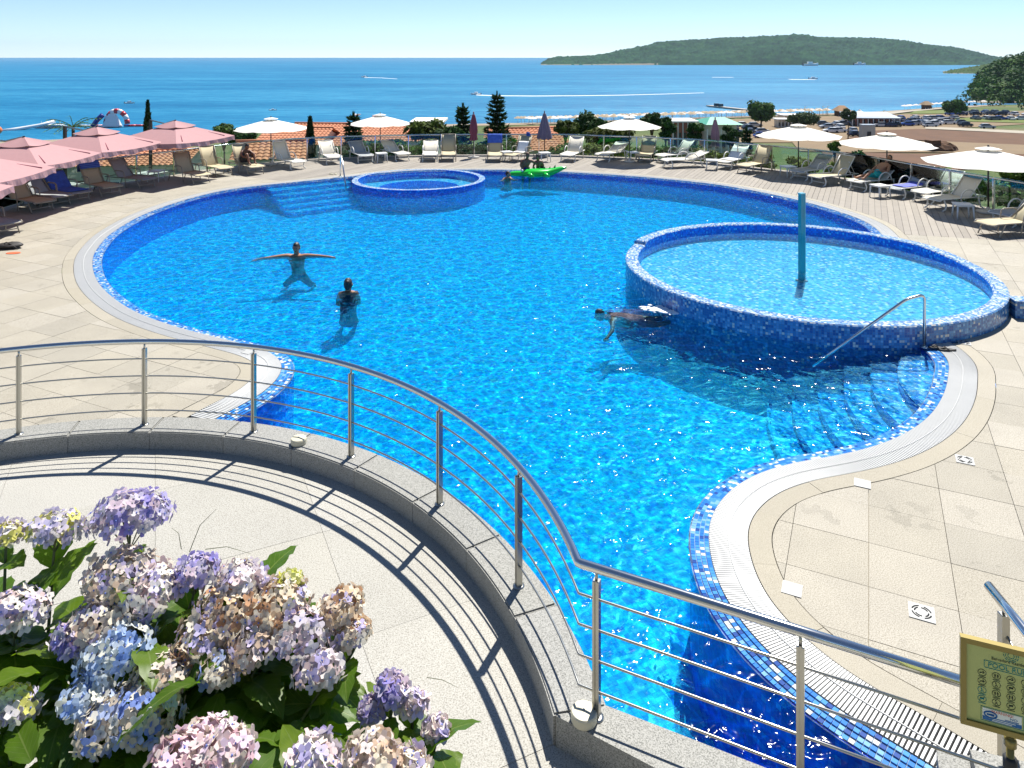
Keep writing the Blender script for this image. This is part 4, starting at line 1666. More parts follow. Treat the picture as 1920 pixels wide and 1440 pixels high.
def closed_parasol(x, y, ytop, ybot, m, label, wmax):
    p = G(x, y)
    t = thing('closed_parasol', label, 'parasol', (p.x, p.y, 0.002), R.uniform(0, 1), 'closed parasols')
    zt = (y - ytop) / (y - HY) * H
    zb = (y - ybot) / (y - HY) * H
    vs, fs = [], []
    n, rows = 32, 14
    for i in range(rows + 1):
        u = i / rows
        if wmax > 0.2:
            r = 0.05 + (wmax - 0.05) * u ** 0.9
        else:
            r = 0.05 + (wmax - 0.05) * (math.sin(min(1, u * 1.5) * PI / 2)) * (1 - 0.35 * math.exp(-((u - 0.8) / 0.07) ** 2))
        for k in range(n):
            a = 2 * PI * k / n
            rr = r * (1 + 0.17 * math.cos(8 * a + 0.4 * math.sin(5 * u)))
            vs.append((rr * math.cos(a), rr * math.sin(a), zt - 0.06 + (zb - zt + 0.06) * u + 0.03 * math.cos(8 * a) * (u > 0.97)))
    for i in range(rows):
        for k in range(n):
            fs.append((i * n + k, (i + 1) * n + k, (i + 1) * n + (k + 1) % n, i * n + (k + 1) % n))
    fs.append(tuple(range(n)))
    m2 = MB()
    m2.add(vs, fs)
    m2.build('folded_canopy', m, t, True)
    MB().tube([(0, 0, 0.03), (0, 0, zt)], 0.02, 8).build('pole', M_POLE, t, True)
    MB().lathe([(0.03, zt - 0.02), (0.03, zt + 0.03), (0.008, zt + 0.06)], seg=10).build('finial', m, t, True)
    MB().lathe([(0.26, 0), (0.26, 0.05), (0.05, 0.07), (0.04, 0.16)], seg=20).build('base', M_BASE, t, True)


M_MAR = pmat('maroon_canvas', (0.20, 0.045, 0.07), 0.85, var=0.15)
M_PUR = pmat('purple_grey_canvas', (0.17, 0.14, 0.20), 0.85, var=0.2)
M_MAU = pmat('faded_mauve_canvas', (0.30, 0.17, 0.20), 0.85, var=0.15)
closed_parasol(888, 296, 212, 263, M_MAR, 'slim maroon closed parasol left of the spiky conifer', 0.16)
closed_parasol(1021, 293, 210, 260, M_PUR, 'purple grey closed parasol flaring at its hem', 0.33)
closed_parasol(1341, 303, 222, 275, M_MAU, 'faded mauve closed parasol in front of the green roof', 0.16)

# ---- pink cantilever parasols on the left
M_PINK = pmat('dusty_pink_canvas', (0.47, 0.262, 0.262), 0.85, var=0.06, trans=0.12)


def pink(cx, cy, rz, label, half=1.45):
    t = thing('cantilever_parasol', label, 'parasol', (cx, cy, 0.002), rz, 'dusty pink cantilever parasols')
    zr, zm, zt = 1.54, 1.98, 2.18

    def tier(h0, z0, h1, z1, nn=8):
        mb = MB()
        vs, fs = [], []
        for i in range(5):
            u = i / 4
            hh = h0 + (h1 - h0) * u
            z = z0 + (z1 - z0) * u
            ring = []
            for s in range(4):
                a = [(1, -1), (1, 1), (-1, 1), (-1, -1)][s]
                b = [(1, 1), (-1, 1), (-1, -1), (1, -1)][s]
                for k in range(nn):
                    f = k / nn
                    ring.append((hh * (a[0] + (b[0] - a[0]) * f), hh * (a[1] + (b[1] - a[1]) * f), z - 0.06 * u * (1 - (2 * f - 1) ** 2)))
            vs += ring
        m = 4 * nn
        for i in range(4):
            for k in range(m):
                fs.append((i * m + k, (i + 1) * m + k, (i + 1) * m + (k + 1) % m, i * m + (k + 1) % m))
        mb.add(vs, fs)
        return mb
    can = tier(0.42, zm - 0.04, half, zr).build('canopy', M_PINK, t)
    tier(0.01, zt, 0.50, zm + 0.01).build('vent_tier', M_PINK, can)
    # hanging valance with a wavy hem
    vs, fs = [], []
    nn = 28
    for s in range(4):
        a = [(1, -1), (1, 1), (-1, 1), (-1, -1)][s]
        b = [(1, 1), (-1, 1), (-1, -1), (1, -1)][s]
        for k in range(nn):
            f = k / nn
            x, y = half * (a[0] + (b[0] - a[0]) * f), half * (a[1] + (b[1] - a[1]) * f)
            z = zr - 0.06 * (1 - (2 * f - 1) ** 2)
            w = 1 + 0.012 * math.sin(f * 40 + s)
            vs += [(x, y, z), (x * w, y * w, z - 0.15 - 0.025 * math.sin(f * 17 + s * 2)), ]
    m = 4 * nn
    fs = [(2 * k, 2 * k + 1, 2 * ((k + 1) % m) + 1, 2 * ((k + 1) % m)) for k in range(m)]
    mb = MB()
    mb.add(vs, fs)
    mb.build('valance', M_PINK, can)
    for sx, sy in ((1, 1), (1, -1), (-1, 1), (-1, -1)):
        MB().tube([(0, 0, zm - 0.08), (sx * half * 0.98, sy * half * 0.98, zr - 0.02)], 0.012, 6).build('rib', M_POLE, t)
        # sewn batten pocket near each corner
        d = 0.62
        MB().tube([(sx * half * d, sy * half * d * 0.75, zm + (zr - zm) * d + 0.02), (sx * half * 0.92, sy * half * 0.72, zr + 0.035)], 0.018, 6).build('batten_pocket', M_MAR, can)
    mx, my = -1.95, 0.75
    MB().box((mx, my, 1.05), (0.10, 0.08, 2.1)).build('mast', M_POLE, t)
    MB().tube([(mx, my, 2.08), (mx * 0.4, my * 0.4, 2.02), (-0.02, 0.0, zt + 0.0)], 0.028, 8).build('arm', M_STEELD, t, True)
    MB().lathe([(0.03, zt - 0.2), (0.03, zt + 0.03)], seg=10).build('hub', M_POLE, t)
    MB().box((mx, my, 0.03), (0.9, 0.9, 0.06)).build('base_plate', M_BASE, t)
    return t


pink(-12.4, 27.5, math.radians(-20), 'dusty pink cantilever parasol farthest from the eye, right of the cypress')
pink(-13.9, 25.0, math.radians(-12), 'dusty pink cantilever parasol beside the dark mast, second from the far end')
pink(-14.25, 21.8, math.radians(-2), 'dusty pink cantilever parasol third from the far end at the left')
pink(-13.75, 18.7, math.radians(2), 'pale lit pink cantilever parasol cut by the left edge, second from the near end')
pink(-12.85, 15.7, math.radians(4), 'corner of the nearest pink cantilever parasol at the left edge')

# ================================================================== people
M_SKIN = pmat('tanned_skin', (0.36, 0.17, 0.09), 0.5, var=0.1)
M_SKIND = pmat('dark_tanned_skin', (0.20, 0.085, 0.045), 0.5, var=0.1)
M_HAIR = pmat('dark_hair', (0.018, 0.012, 0.009), 0.55)
M_EYE = pmat('eye_dark', (0.01, 0.01, 0.01), 0.3)
M_SHB = pmat('blue_shorts', (0.01, 0.03, 0.35), 0.8)
M_SHT = pmat('turquoise_shorts', (0.02, 0.42, 0.42), 0.8)
M_SHD = pmat('dark_swimwear', (0.02, 0.02, 0.03), 0.8)
M_SHR = pmat('pink_white_swimwear', (0.34, 0.14, 0.16), 0.8, var=0.4, scale=30)
M_CAP = pmat('blue_cap', (0.03, 0.05, 0.22), 0.8)

RAD = dict(P=0.135, S=0.115, C=0.135, N=0.055, SL=0.065, SR=0.065, EL=0.042, ER=0.042, WL=0.028, WR=0.028, TL=0.024, TR=0.024,
           HL=0.088, HR=0.088, KL=0.056, KR=0.056, AL=0.036, AR=0.036, FL=0.024, FR=0.024)
BONES = ['PS', 'SC', 'CN', ('C', 'SL'), ('C', 'SR'), ('SL', 'EL'), ('SR', 'ER'), ('EL', 'WL'), ('ER', 'WR'), ('WL', 'TL'), ('WR', 'TR'),
         ('P', 'HL'), ('P', 'HR'), ('HL', 'KL'), ('HR', 'KR'), ('KL', 'AL'), ('KR', 'AR'), ('AL', 'FL'), ('AR', 'FR')]


def person(label, loc, rz, J, head, face, skin, hair='short', wear=None, scale=1.0, wear_top=False, cap=False):
    """J: joints (local, metres); head: centre of the head; face: direction the face looks"""
    t = thing('person', label, 'person', loc, rz)
    names = list(J)
    me = bpy.data.meshes.new('body')
    ed = [(names.index(b[0]), names.index(b[1])) for b in BONES if b[0] in J and b[1] in J]
    me.from_pydata([Vector(J[n]) * scale for n in names], ed, [])
    o = bpy.data.objects.new('body', me)
    COL.objects.link(o)
    md = o.modifiers.new('s', 'SKIN')
    md.use_smooth_shade = True
    for i, n in enumerate(names):
        r = RAD[n] * scale
        sk = me.skin_vertices[0].data[i]
        sk.radius = (r * (1.25 if n in 'PSC' else 1), r)
        sk.use_root = (n == 'P')
    sb = o.modifiers.new('u', 'SUBSURF')
    sb.levels = sb.render_levels = 2
    dg = bpy.context.evaluated_depsgraph_get()
    ev = bpy.data.meshes.new_from_object(o.evaluated_get(dg))
    bpy.data.objects.remove(o)
    mb = MB()
    mb.add([v.co for v in ev.vertices], [tuple(p.vertices) for p in ev.polygons])
    # head on the neck
    hc = Vector(head) * scale
    f = Vector(face).normalized()
    up = (hc - Vector(J['N']) * scale).normalized()
    side = f.cross(up).normalized()
    up = side.cross(f).normalized()
    B = Matrix((side, f, up)).transposed()
    s = scale
    mb.tube([Vector(J['N']) * s, hc], [0.058 * s, 0.05 * s], 10)
    b0 = len(mb.v)
    mb.ball(hc, (0.076 * s, 0.094 * s, 0.115 * s), 16, 12, mat=B)
    for i in range(b0, len(mb.v)):            # narrow the jaw
        q = B.transposed() @ (Vector(mb.v[i]) - hc)
        if q.z < 0:
            q.x *= 1 + q.z / s * 2.6
        mb.v[i] = tuple(B @ q + hc)
    mb.ball(hc + B @ Vector((0, 0.098, -0.012)) * s, (0.014 * s, 0.022 * s, 0.024 * s), 8, 6, mat=B)     # nose
    mb.ball(hc + B @ Vector((0, 0.088, -0.055)) * s, (0.024 * s, 0.01 * s, 0.008 * s), 8, 5, 1, mat=B)    # mouth
    for sx in (-1, 1):
        mb.ball(hc + B @ Vector((0.030 * sx, 0.084, 0.012)) * s, (0.014 * s, 0.010 * s, 0.008 * s), 8, 5, 1, mat=B)
        mb.ball(hc + B @ Vector((0.078 * sx, 0.0, -0.005)) * s, (0.012 * s, 0.022 * s, 0.032 * s), 8, 6, mat=B)
    # hands: palm + five fingers
    for a, c in (('WL', 'TL'), ('WR', 'TR')):
        if a not in J or c not in J:
            continue
        w, tp = Vector(J[a]) * s, Vector(J[c]) * s
        d = (tp - w).normalized()
        n = d.orthogonal().normalized()
        n = (Vector((0, 0, 1)) - d * d.z).normalized() if abs(d.z) < 0.95 else n
        q = d.cross(n)
        for k, (o_, ln) in enumerate(((-0.028, 0.060), (-0.010, 0.078), (0.010, 0.072), (0.028, 0.055))):
            p0 = tp + q * o_ * s * 0.9 - d * 0.02 * s
            mb.tube([p0, p0 + d * ln * 0.55 * s + q * o_ * 0.2 * s, p0 + d * ln * s - n * 0.014 * s], [0.0095 * s, 0.0085 * s, 0.006 * s], 6)
        p0 = w + d * 0.03 * s - q * 0.02 * s
        mb.tube([p0, p0 + d * 0.03 * s - q * 0.03 * s, p0 + d * 0.06 * s - q * 0.042 * s], [0.012 * s, 0.010 * s, 0.007 * s], 6)
    body = fix_normals(mb.build('body', [skin, M_EYE], t, True))
    # hair: a cap over the skull, longer for long hair
    hb = MB()
    b0 = 0
    hb.ball(hc + B @ Vector((0, -0.012, 0.012)) * s, (0.084 * s, 0.098 * s, 0.122 * s), 18, 14, mat=B)
    keepv = []
    lim = -0.02 if hair == 'short' else -0.09
    fs = []
    for fa in hb.f:
        c = sum((Vector(hb.v[i]) for i in fa), Vector()) / len(fa)
        q = B.transposed() @ (c - hc) / s
        if q.z > 0.055 or (q.y < 0.03 and q.z > lim):
            fs.append(fa)
    h2 = MB()
    h2.add([Vector(v) + noise.noise_vector(Vector(v) * 30) * 0.008 for v in hb.v], fs)
    if hair == 'bun':
        h2.ball(hc + B @ Vector((0.02, -0.10, 0.07)) * s, 0.05 * s, 10, 8)
    if hair == 'long':
        h2.tube([hc + B @ Vector((0, -0.08, 0.0)) * s, hc + B @ Vector((0.02, -0.12, -0.12)) * s, hc + B @ Vector((0.03, -0.10, -0.24)) * s], [0.07 * s, 0.06 * s, 0.025 * s], 10)
    h2.build('hair', M_CAP if cap else M_HAIR, t, True)
    if cap:
        MB().prism(ccw([Vector((0.075 * math.cos(a), 0.075 * math.sin(a) + 0.07)) * s for a in [PI * k / 10 for k in range(11)]]), 0, 0.01).build('cap_peak', M_CAP, t)
        pk = t.children[-1]
        pk.matrix_local = Matrix.Translation(hc + B @ Vector((0, 0.03, 0.055)) * s) @ B.to_4x4()
    # swimwear pushed out from the skin
    if wear:
        def near(c, segs):
            for a, e, r in segs:
                A, E = Vector(J[a]) * s, Vector(J[e]) * s
                E = A + (E - A) * r
                d = E - A
                k = max(0, min(1, (c - A).dot(d) / max(d.length_squared, 1e-9)))
                if (c - A - d * k).length < 0.15 * s and k > 0.0:
                    return True
            return (c - Vector(J['P']) * s).length < 0.17 * s
        segs = [('P', 'HL', 1), ('P', 'HR', 1), ('HL', 'KL', 0.55), ('HR', 'KR', 0.55)] if not wear_top else [('P', 'HL', 1), ('P', 'HR', 1), ('P', 'C', 0.9)]
        me = ev
        wb_ = MB()
        fs, used = [], {}
        vs = []
        for p in me.polygons:
            if near(p.center, segs):
                ff = []
                for i in p.vertices:
                    if i not in used:
                        used[i] = len(vs)
                        vs.append(me.vertices[i].co + me.vertices[i].normal * 0.014 * s)
                    ff.append(used[i])
                fs.append(tuple(ff))
        if fs:
            wb_.add(vs, fs)
            wb_.build('swimwear', wear, t, True)
    return t


def mirror(d):
    """fill right side joints from the left ones"""
    for a in ('S', 'E', 'W', 'T', 'H', 'K', 'A', 'F'):
        l = a + 'L'
        if l in d and a + 'R' not in d:
            x, y, z = d[l]
            d[a + 'R'] = (-x, y, z)
    return d


# man with arms stretched out on the water
p = G(556, 479, WZ)
J = mirror(dict(P=(0, 0.22, -0.48), S=(0, 0.12, -0.32), C=(0, 0.03, -0.09), N=(0, 0.0, 0.08), SL=(0.20, 0.0, 0.03), EL=(0.52, -0.04, 0.035), WL=(0.80, -0.10, 0.03),
                TL=(0.88, -0.12, 0.02), HL=(0.10, 0.22, -0.52), KL=(0.30, 0.10, -0.66), AL=(0.30, 0.42, -0.74), FL=(0.34, 0.38, -0.79)))
J['ER'] = (-0.52, -0.10, 0.02)
J['WR'] = (-0.82, -0.2, 0.0)
J['TR'] = (-0.9, -0.23, -0.01)
person('man standing in the pool with both arms stretched out sideways', (p.x, p.y, WZ - 0.04), 0.0, J, (0, -0.02, 0.215), (0.05, -1, -0.05), M_SKIN, 'short', M_SHD)

# woman seen from behind, shoulders out of the water
p = G(653, 546, WZ)
J = mirror(dict(P=(0, 0.10, -0.44), S=(0, 0.06, -0.28), C=(0, 0.0, -0.04), N=(0, 0.0, 0.13), SL=(0.16, 0.0, 0.06), EL=(0.21, 0.10, -0.16), WL=(0.12, 0.3, -0.22),
                TL=(0.06, 0.36, -0.22), HL=(0.10, 0.04, -0.50), KL=(0.13, 0.38, -0.58), AL=(0.12, 0.62, -0.70), FL=(0.12, 0.72, -0.74)))
person('woman with dark hair in a bun seen from behind in the pool', (p.x, p.y, WZ - 0.12), 0.15, J, (0.0, 0.02, 0.245), (0.3, 1, 0.05), M_SKIN, 'bun', M_SHD, 1.0, True)

# swimmer just below the surface, heading left
p = G(1150, 588, -0.12)
J = dict(P=(0.42, 0, -0.10), S=(0.24, 0, -0.08), C=(0.04, 0, -0.05), N=(-0.12, 0, -0.02), SL=(-0.04, 0.17, -0.05), SR=(-0.04, -0.17, -0.06), EL=(0.12, 0.36, -0.08),
         WL=(0.30, 0.40, -0.1), TL=(0.37, 0.38, -0.1), ER=(-0.08, -0.38, -0.14), WR=(-0.2, -0.55, -0.20), TR=(-0.25, -0.61, -0.22),
         HL=(0.46, 0.09, -0.10), HR=(0.46, -0.09, -0.10), KL=(0.86, 0.12, -0.10), KR=(0.86, -0.10, -0.14), AL=(1.24, 0.16, -0.08), AR=(1.24, -0.10, -0.05),
         FL=(1.38, 0.18, -0.10), FR=(1.38, -0.1, -0.04))
person('swimmer with long dark hair gliding left below the surface near the paddling pool', (p.x, p.y, -0.17), 0.03, J, (-0.27, 0, 0.02), (-1, 0, -0.35), M_SKIND, 'short', M_SHR, 0.92, True)
# splash behind the swimmer
M_FOAM = pmat('foam', (0.85, 0.88, 0.88), 0.6)
sp_ = MB()
rs = random.Random(4)
for k in range(220):
    a = rs.random()
    x = p.x + 0.75 + 0.75 * a + rs.gauss(0, 0.10)
    y = p.y - 0.05 - 0.12 * a + rs.gauss(0, 0.09)
    r_ = rs.uniform(0.012, 0.045)
    sp_.ball((x, y, WZ + 0.008), (r_ * rs.uniform(1, 2.6), r_, r_ * 0.4), 6, 4)
tag(sp_.build('water_splash', M_FOAM, None, True), kind='stuff')

# man in blue shorts leaning over the inflatable, boy sitting on it, child swimming
p = G(985, 327, WZ)
J = mirror(dict(P=(0, 0, 0.16), S=(0.01, 0, 0.32), C=(0.05, -0.02, 0.48), N=(0.07, -0.03, 0.60), SL=(0.22, -0.04, 0.52), EL=(0.42, -0.10, 0.40), WL=(0.50, -0.02, 0.24), TL=(0.54, 0.0, 0.19),
                HL=(0.09, -0.01, 0.10), KL=(0.14, -0.22, -0.14), AL=(0.14, -0.08, -0.52), FL=(0.14, -0.2, -0.56)))
J['SR'] = (-0.13, -0.03, 0.52)
J['ER'] = (-0.22, -0.14, 0.34)
J['WR'] = (-0.1, -0.22, 0.2)
J['TR'] = (-0.06, -0.24, 0.15)
person('man in blue shorts with a cap leaning on the green inflatable', (p.x, p.y + 0.1, WZ), 0.2, J, (0.08, -0.05, 0.74), (0.4, -1, -0.2), M_SKIND, 'short', M_SHB, 1.0, False, True)
p = G(1012, 325, WZ)
J = mirror(dict(P=(0, 0, 0.17), S=(-0.02, 0, 0.30), C=(-0.04, -0.02, 0.43), N=(-0.06, -0.04, 0.53), SL=(0.09, -0.03, 0.46), EL=(0.16, -0.05, 0.30), WL=(0.14, -0.10, 0.16), TL=(0.13, -0.12, 0.12),
                HL=(0.08, 0, 0.13), KL=(0.20, -0.24, 0.14), AL=(0.22, -0.26, -0.14), FL=(0.22, -0.33, -0.18)))
J['SR'] = (-0.16, -0.03, 0.46)
J['ER'] = (-0.24, -0.06, 0.32)
J['WR'] = (-0.26, -0.06, 0.2)
J['TR'] = (-0.26, -0.06, 0.15)
person('boy sitting astride the green inflatable in the pool', (p.x, p.y, WZ), -0.2, J, (-0.08, -0.06, 0.65), (-0.6, -1, -0.2), M_SKIND, 'short', M_SHD, 0.98)
p = G(951, 334, WZ)
J = mirror(dict(P=(0.1, 0.1, -0.42), S=(0.05, 0.06, -0.26), C=(0, 0, -0.08), N=(0, 0, 0.03), SL=(0.12, 0, -0.01), EL=(0.22, -0.1, -0.08), WL=(0.3, -0.2, -0.06), TL=(0.34, -0.24, -0.05),
                HL=(0.16, 0.1, -0.45), KL=(0.16, 0.0, -0.46), AL=(0.16, 0.3, -0.50), FL=(0.16, 0.4, -0.52)))
person('child with head and shoulder above water left of the green inflatable', (p.x, p.y, WZ), 0.3, J, (0.03, -0.02, 0.15), (0.9, -0.6, 0.05), M_SKIN, 'short', M_SHR, 0.95)

# sunbathers on loungers
def on_lounger(lg, label, J, head, face, skin, hair, wear):
    t = person(label, (0, 0, 0), 0, J, head, face, skin, hair, wear)
    t.matrix_world = lg.matrix_world.copy()
    return t


J = mirror(dict(P=(0, 0.14, 0.50), S=(0, 0.16, 0.64), C=(0, 0.06, 0.80), N=(0, -0.04, 0.90), SL=(0.17, 0.0, 0.82), EL=(0.24, -0.22, 0.66), WL=(0.08, -0.38, 0.62), TL=(0.02, -0.40, 0.61),
                HL=(0.10, 0.10, 0.47), KL=(0.14, -0.36, 0.78), AL=(0.12, -0.50, 0.42), FL=(0.12, -0.64, 0.385)))
on_lounger(LL['l3'], 'tanned person sitting hunched with knees up on a beige lounger', J, (0, -0.10, 1.01), (0.1, -1, -0.4), M_SKIND, 'short', M_SHD)
ba = math.radians(40)
c_, s_ = math.cos(ba), math.sin(ba)


def bk(u, n=0.14):
    return (0.22 + u * c_ - n * s_, 0.34 + u * s_ + n * c_)


J = mirror(dict(P=(0, 0.16, 0.48), S=(0, *bk(0.2)), C=(0, *bk(0.45)), N=(0, *bk(0.62)), SL=(0.18, *bk(0.52)), EL=(0.30, 0.30, 0.60), WL=(0.14, 0.12, 0.62), TL=(0.06, 0.1, 0.62),
                HL=(0.10, 0.10, 0.45), KL=(0.14, -0.26, 0.66), AL=(0.12, -0.62, 0.41), FL=(0.12, -0.74, 0.42)))
J['KR'] = (-0.12, -0.32, 0.47)
J['AR'] = (-0.12, -0.72, 0.41)
J['FR'] = (-0.12, -0.82, 0.47)
on_lounger(LL['l27'], 'sunbather in turquoise shorts reclining on a pale lounger at the right', J, (0, bk(0.80)[0], bk(0.80)[1] + 0.04), (0.1, -1, 0.5), M_SKIN, 'short', M_SHT)
towel(LL['l17'], 60, M_TOWW, 'crumpled white towel on the lounger by the purple closed parasol', -0.2, 0.7, False, 0.5)

# ---- green inflatable crocodile
M_GREEN = pmat('green_vinyl', (0.02, 0.50, 0.05), 0.18, var=0.25, scale=5)
M_GREEND = pmat('dark_green_vinyl', (0.01, 0.20, 0.04), 0.2)
p = G(1006, 329, WZ)
cr = thing('inflatable_crocodile', 'bright green inflatable crocodile float at the far edge of the pool', 'pool float', (p.x, p.y + 0.06, WZ), 0.05)
m = MB()
vs, fs = [], []
prof = [(-1.05, 0.06, 0.05, 0.04), (-0.98, 0.13, 0.09, 0.06), (-0.75, 0.17, 0.11, 0.07), (-0.55, 0.16, 0.10, 0.07), (-0.42, 0.24, 0.15, 0.08), (-0.15, 0.34, 0.17, 0.09), (0.15, 0.36, 0.17, 0.09), (0.42, 0.30, 0.16, 0.10),
        (0.62, 0.20, 0.14, 0.14), (0.82, 0.15, 0.11, 0.20), (1.0, 0.10, 0.08, 0.26), (1.16, 0.03, 0.025, 0.29)]
for (x, w, h, z) in prof:
    for k in range(14):
        a = 2 * PI * k / 14
        vs.append((x, w * math.cos(a), z + h * math.sin(a)))
for i in range(len(prof) - 1):
    for k in range(14):
        fs.append((i * 14 + k, i * 14 + (k + 1) % 14, (i + 1) * 14 + (k + 1) % 14, (i + 1) * 14 + k))
fs.append(tuple(range(14))[::-1])
m.add(vs, fs)
body = m.build('body', M_GREEN, cr, True)
for sx, sy in ((-0.3, 1), (-0.3, -1), (0.3, 1), (0.3, -1)):
    MB().tube([(sx, 0.25 * sy, 0.08), (sx + 0.05, 0.42 * sy, 0.05), (sx + 0.16, 0.50 * sy, 0.02)], [0.09, 0.08, 0.04], 8).build('foot', M_GREEN, cr, True)
for k in range(6):
    x = -0.3 + 0.2 * k
    MB().tube([(x, 0, 0.24 - 0.01 * abs(k - 3) + (0.06 if k == 5 else 0)), (x + 0.03, 0, 0.33 + (0.06 if k == 5 else 0))], [0.05, 0.008], 6).build('back_spike', M_GREEND, cr, True)
for s in (-1, 1):
    e = MB().ball((-0.55, 0.09 * s, 0.19), 0.05, 10, 8).build('eye', M_WPLA, cr, True)
    MB().ball((-0.59, 0.10 * s, 0.20), 0.02, 8, 6).build('pupil', M_EYE, e, True)

# ================================================================== land and sea beyond the deck
SEA = -18.0
PLAIN = -16.5
SHORE = [(-400, 120), (-200, 175), (-140, 204), (-105, 222), (-62, 250), (17, 267), (59, 284), (117, 303), (158, 321), (195, 346), (225, 362), (300, 372), (420, 380), (900, 420)]


def interp(tab, x):
    if x <= tab[0][0]:
        return tab[0][1]
    for (a, b), (c, d) in zip(tab[:-1], tab[1:]):
        if x <= c:
            return b + (d - b) * (x - a) / (c - a)
    return tab[-1][1]


def smooth(t):
    t = max(0, min(1, t))
    return t * t * (3 - 2 * t)


def ground_z(x, y):
    d = math.hypot(x, y - 17) - 17.5
    z = -1.6 + (PLAIN + 1.6) * (max(0, min(1, d / 72)) ** 0.85)
    z += 0.5 * noise.noise(Vector((x * 0.06, y * 0.06, 0))) * smooth(d / 30) * (1 - smooth((d - 90) / 40))
    ys = interp(SHORE, x)
    z += (SEA - 0.6 - PLAIN) * smooth((y - (ys - 34)) / 40)
    return z


def land_mat():
    m, nt, b = newmat('dry_grass_and_soil')
    pos = N(nt, 'ShaderNodeNewGeometry').outputs['Position']
    f = noise_t(nt, pos, 0.045, 6, 0.6)
    g = noise_t(nt, pos, 0.9, 5, 0.7)
    c = ramp(nt, f, [(0.36, (0.05, 0.09, 0.012)), (0.52, (0.085, 0.11, 0.02)), (0.66, (0.15, 0.115, 0.055))])
    k = mixrgb(nt, g, (0.45,) * 3, (1.5,) * 3)
    L(nt, mixrgb(nt, 1.0, c, k, 'MULTIPLY'), b.inputs['Base Color'])
    b.inputs['Roughness'].default_value = 0.95
    bump(nt, b, g, 0.8, 0.4)
    return m


M_LAND = land_mat()
mb = MB()
nx, ny = 130, 110
xs = [-420 + 1100 * (i / nx) for i in range(nx + 1)]
ysr = [0.0 + 440 * (j / ny) ** 1.5 for j in range(ny + 1)]
vs = []
for y in ysr:
    for x in xs:
        z = ground_z(x, y)
        # leave a pit where the terrace, pool and deck stand
        if math.hypot(x, y - 17) < 19 or (abs(x) < 18 and y < 22):
            z = min(z, -2.6)
        vs.append((x, y, z))
fs = [(j * (nx + 1) + i, j * (nx + 1) + i + 1, (j + 1) * (nx + 1) + i + 1, (j + 1) * (nx + 1) + i) for j in range(ny) for i in range(nx)]
mb.add(vs, fs)
land = tag(mb.build('hillside', M_LAND, None, True), kind='structure')
mb = MB()
mb.add([(-420, -200, -2.9), (680, -200, -2.9), (680, 0.0, -2.9), (-420, 0.0, -2.9)], [(0, 1, 2, 3)])
tag(mb.build('ground_behind', M_LAND), kind='structure')


def sea_mat():
    m, nt, b = newmat('sea_water')
    nt.nodes.remove(b)
    pos = N(nt, 'ShaderNodeNewGeometry').outputs['Position']
    mp = N(nt, 'ShaderNodeMapping')
    mp.inputs['Scale'].default_value = (0.0035, 0.012, 1)
    L(nt, pos, mp.inputs[0])
    f = noise_t(nt, mp.outputs[0], 1.0, 5, 0.6)
    mp3 = N(nt, 'ShaderNodeMapping')
    mp3.inputs['Scale'].default_value = (0.06, 0.22, 1)
    L(nt, pos, mp3.inputs[0])
    f2 = noise_t(nt, mp3.outputs[0], 1.0, 6, 0.75)
    f = math_n(nt, 'ADD', math_n(nt, 'MULTIPLY', f, 0.45), math_n(nt, 'MULTIPLY', f2, 0.55))
    c = ramp(nt, f, [(0.36, (0.0, 0.095, 0.225)), (0.5, (0.010, 0.155, 0.30)), (0.62, (0.04, 0.24, 0.39))])
    d = N(nt, 'ShaderNodeBsdfDiffuse')
    L(nt, c, d.inputs[0])
    g = N(nt, 'ShaderNodeBsdfGlossy')
    g.inputs['Roughness'].default_value = 0.35
    mp2 = N(nt, 'ShaderNodeMapping')
    mp2.inputs['Scale'].default_value = (0.35, 0.8, 1)
    L(nt, pos, mp2.inputs[0])
    bp = N(nt, 'ShaderNodeBump')
    bp.inputs['Strength'].default_value = 0.9
    bp.inputs['Distance'].default_value = 0.7
    L(nt, noise_t(nt, mp2.outputs[0], 1.0, 4, 0.6), bp.inputs['Height'])
    L(nt, bp.outputs[0], g.inputs['Normal'])
    L(nt, bp.outputs[0], d.inputs['Normal'])
    mx = N(nt, 'ShaderNodeMixShader')
    mx.inputs[0].default_value = 0.06
    L(nt, d.outputs[0], mx.inputs[1])
    L(nt, g.outputs[0], mx.inputs[2])
    L(nt, mx.outputs[0], nt.nodes['Material Output'].inputs[0])
    return m


M_SEA = sea_mat()
mb = MB()
mb.add([(-90000, 60, SEA), (90000, 60, SEA), (90000, 90000, SEA), (-90000, 90000, SEA)], [(0, 1, 2, 3)])
tag(mb.build('sea', M_SEA), kind='structure')

# ---- beach
M_SAND = pmat('beach_sand', (0.27, 0.215, 0.15), 0.95, var=0.15, scale=0.3)
M_DIRT = pmat('pale_dirt', (0.20, 0.14, 0.075), 0.95, var=0.25, scale=0.12, bmp=0.4)
M_SOIL = pmat('brown_soil', (0.11, 0.052, 0.022), 0.95, var=0.4, scale=0.25, bmp=0.8)
M_ROAD = pmat('pale_road', (0.34, 0.30, 0.23), 0.9, var=0.08, scale=0.2)
M_GRASSL = pmat('dry_green_grass', (0.11, 0.14, 0.02), 0.95, var=0.35, scale=0.4, bmp=0.6)


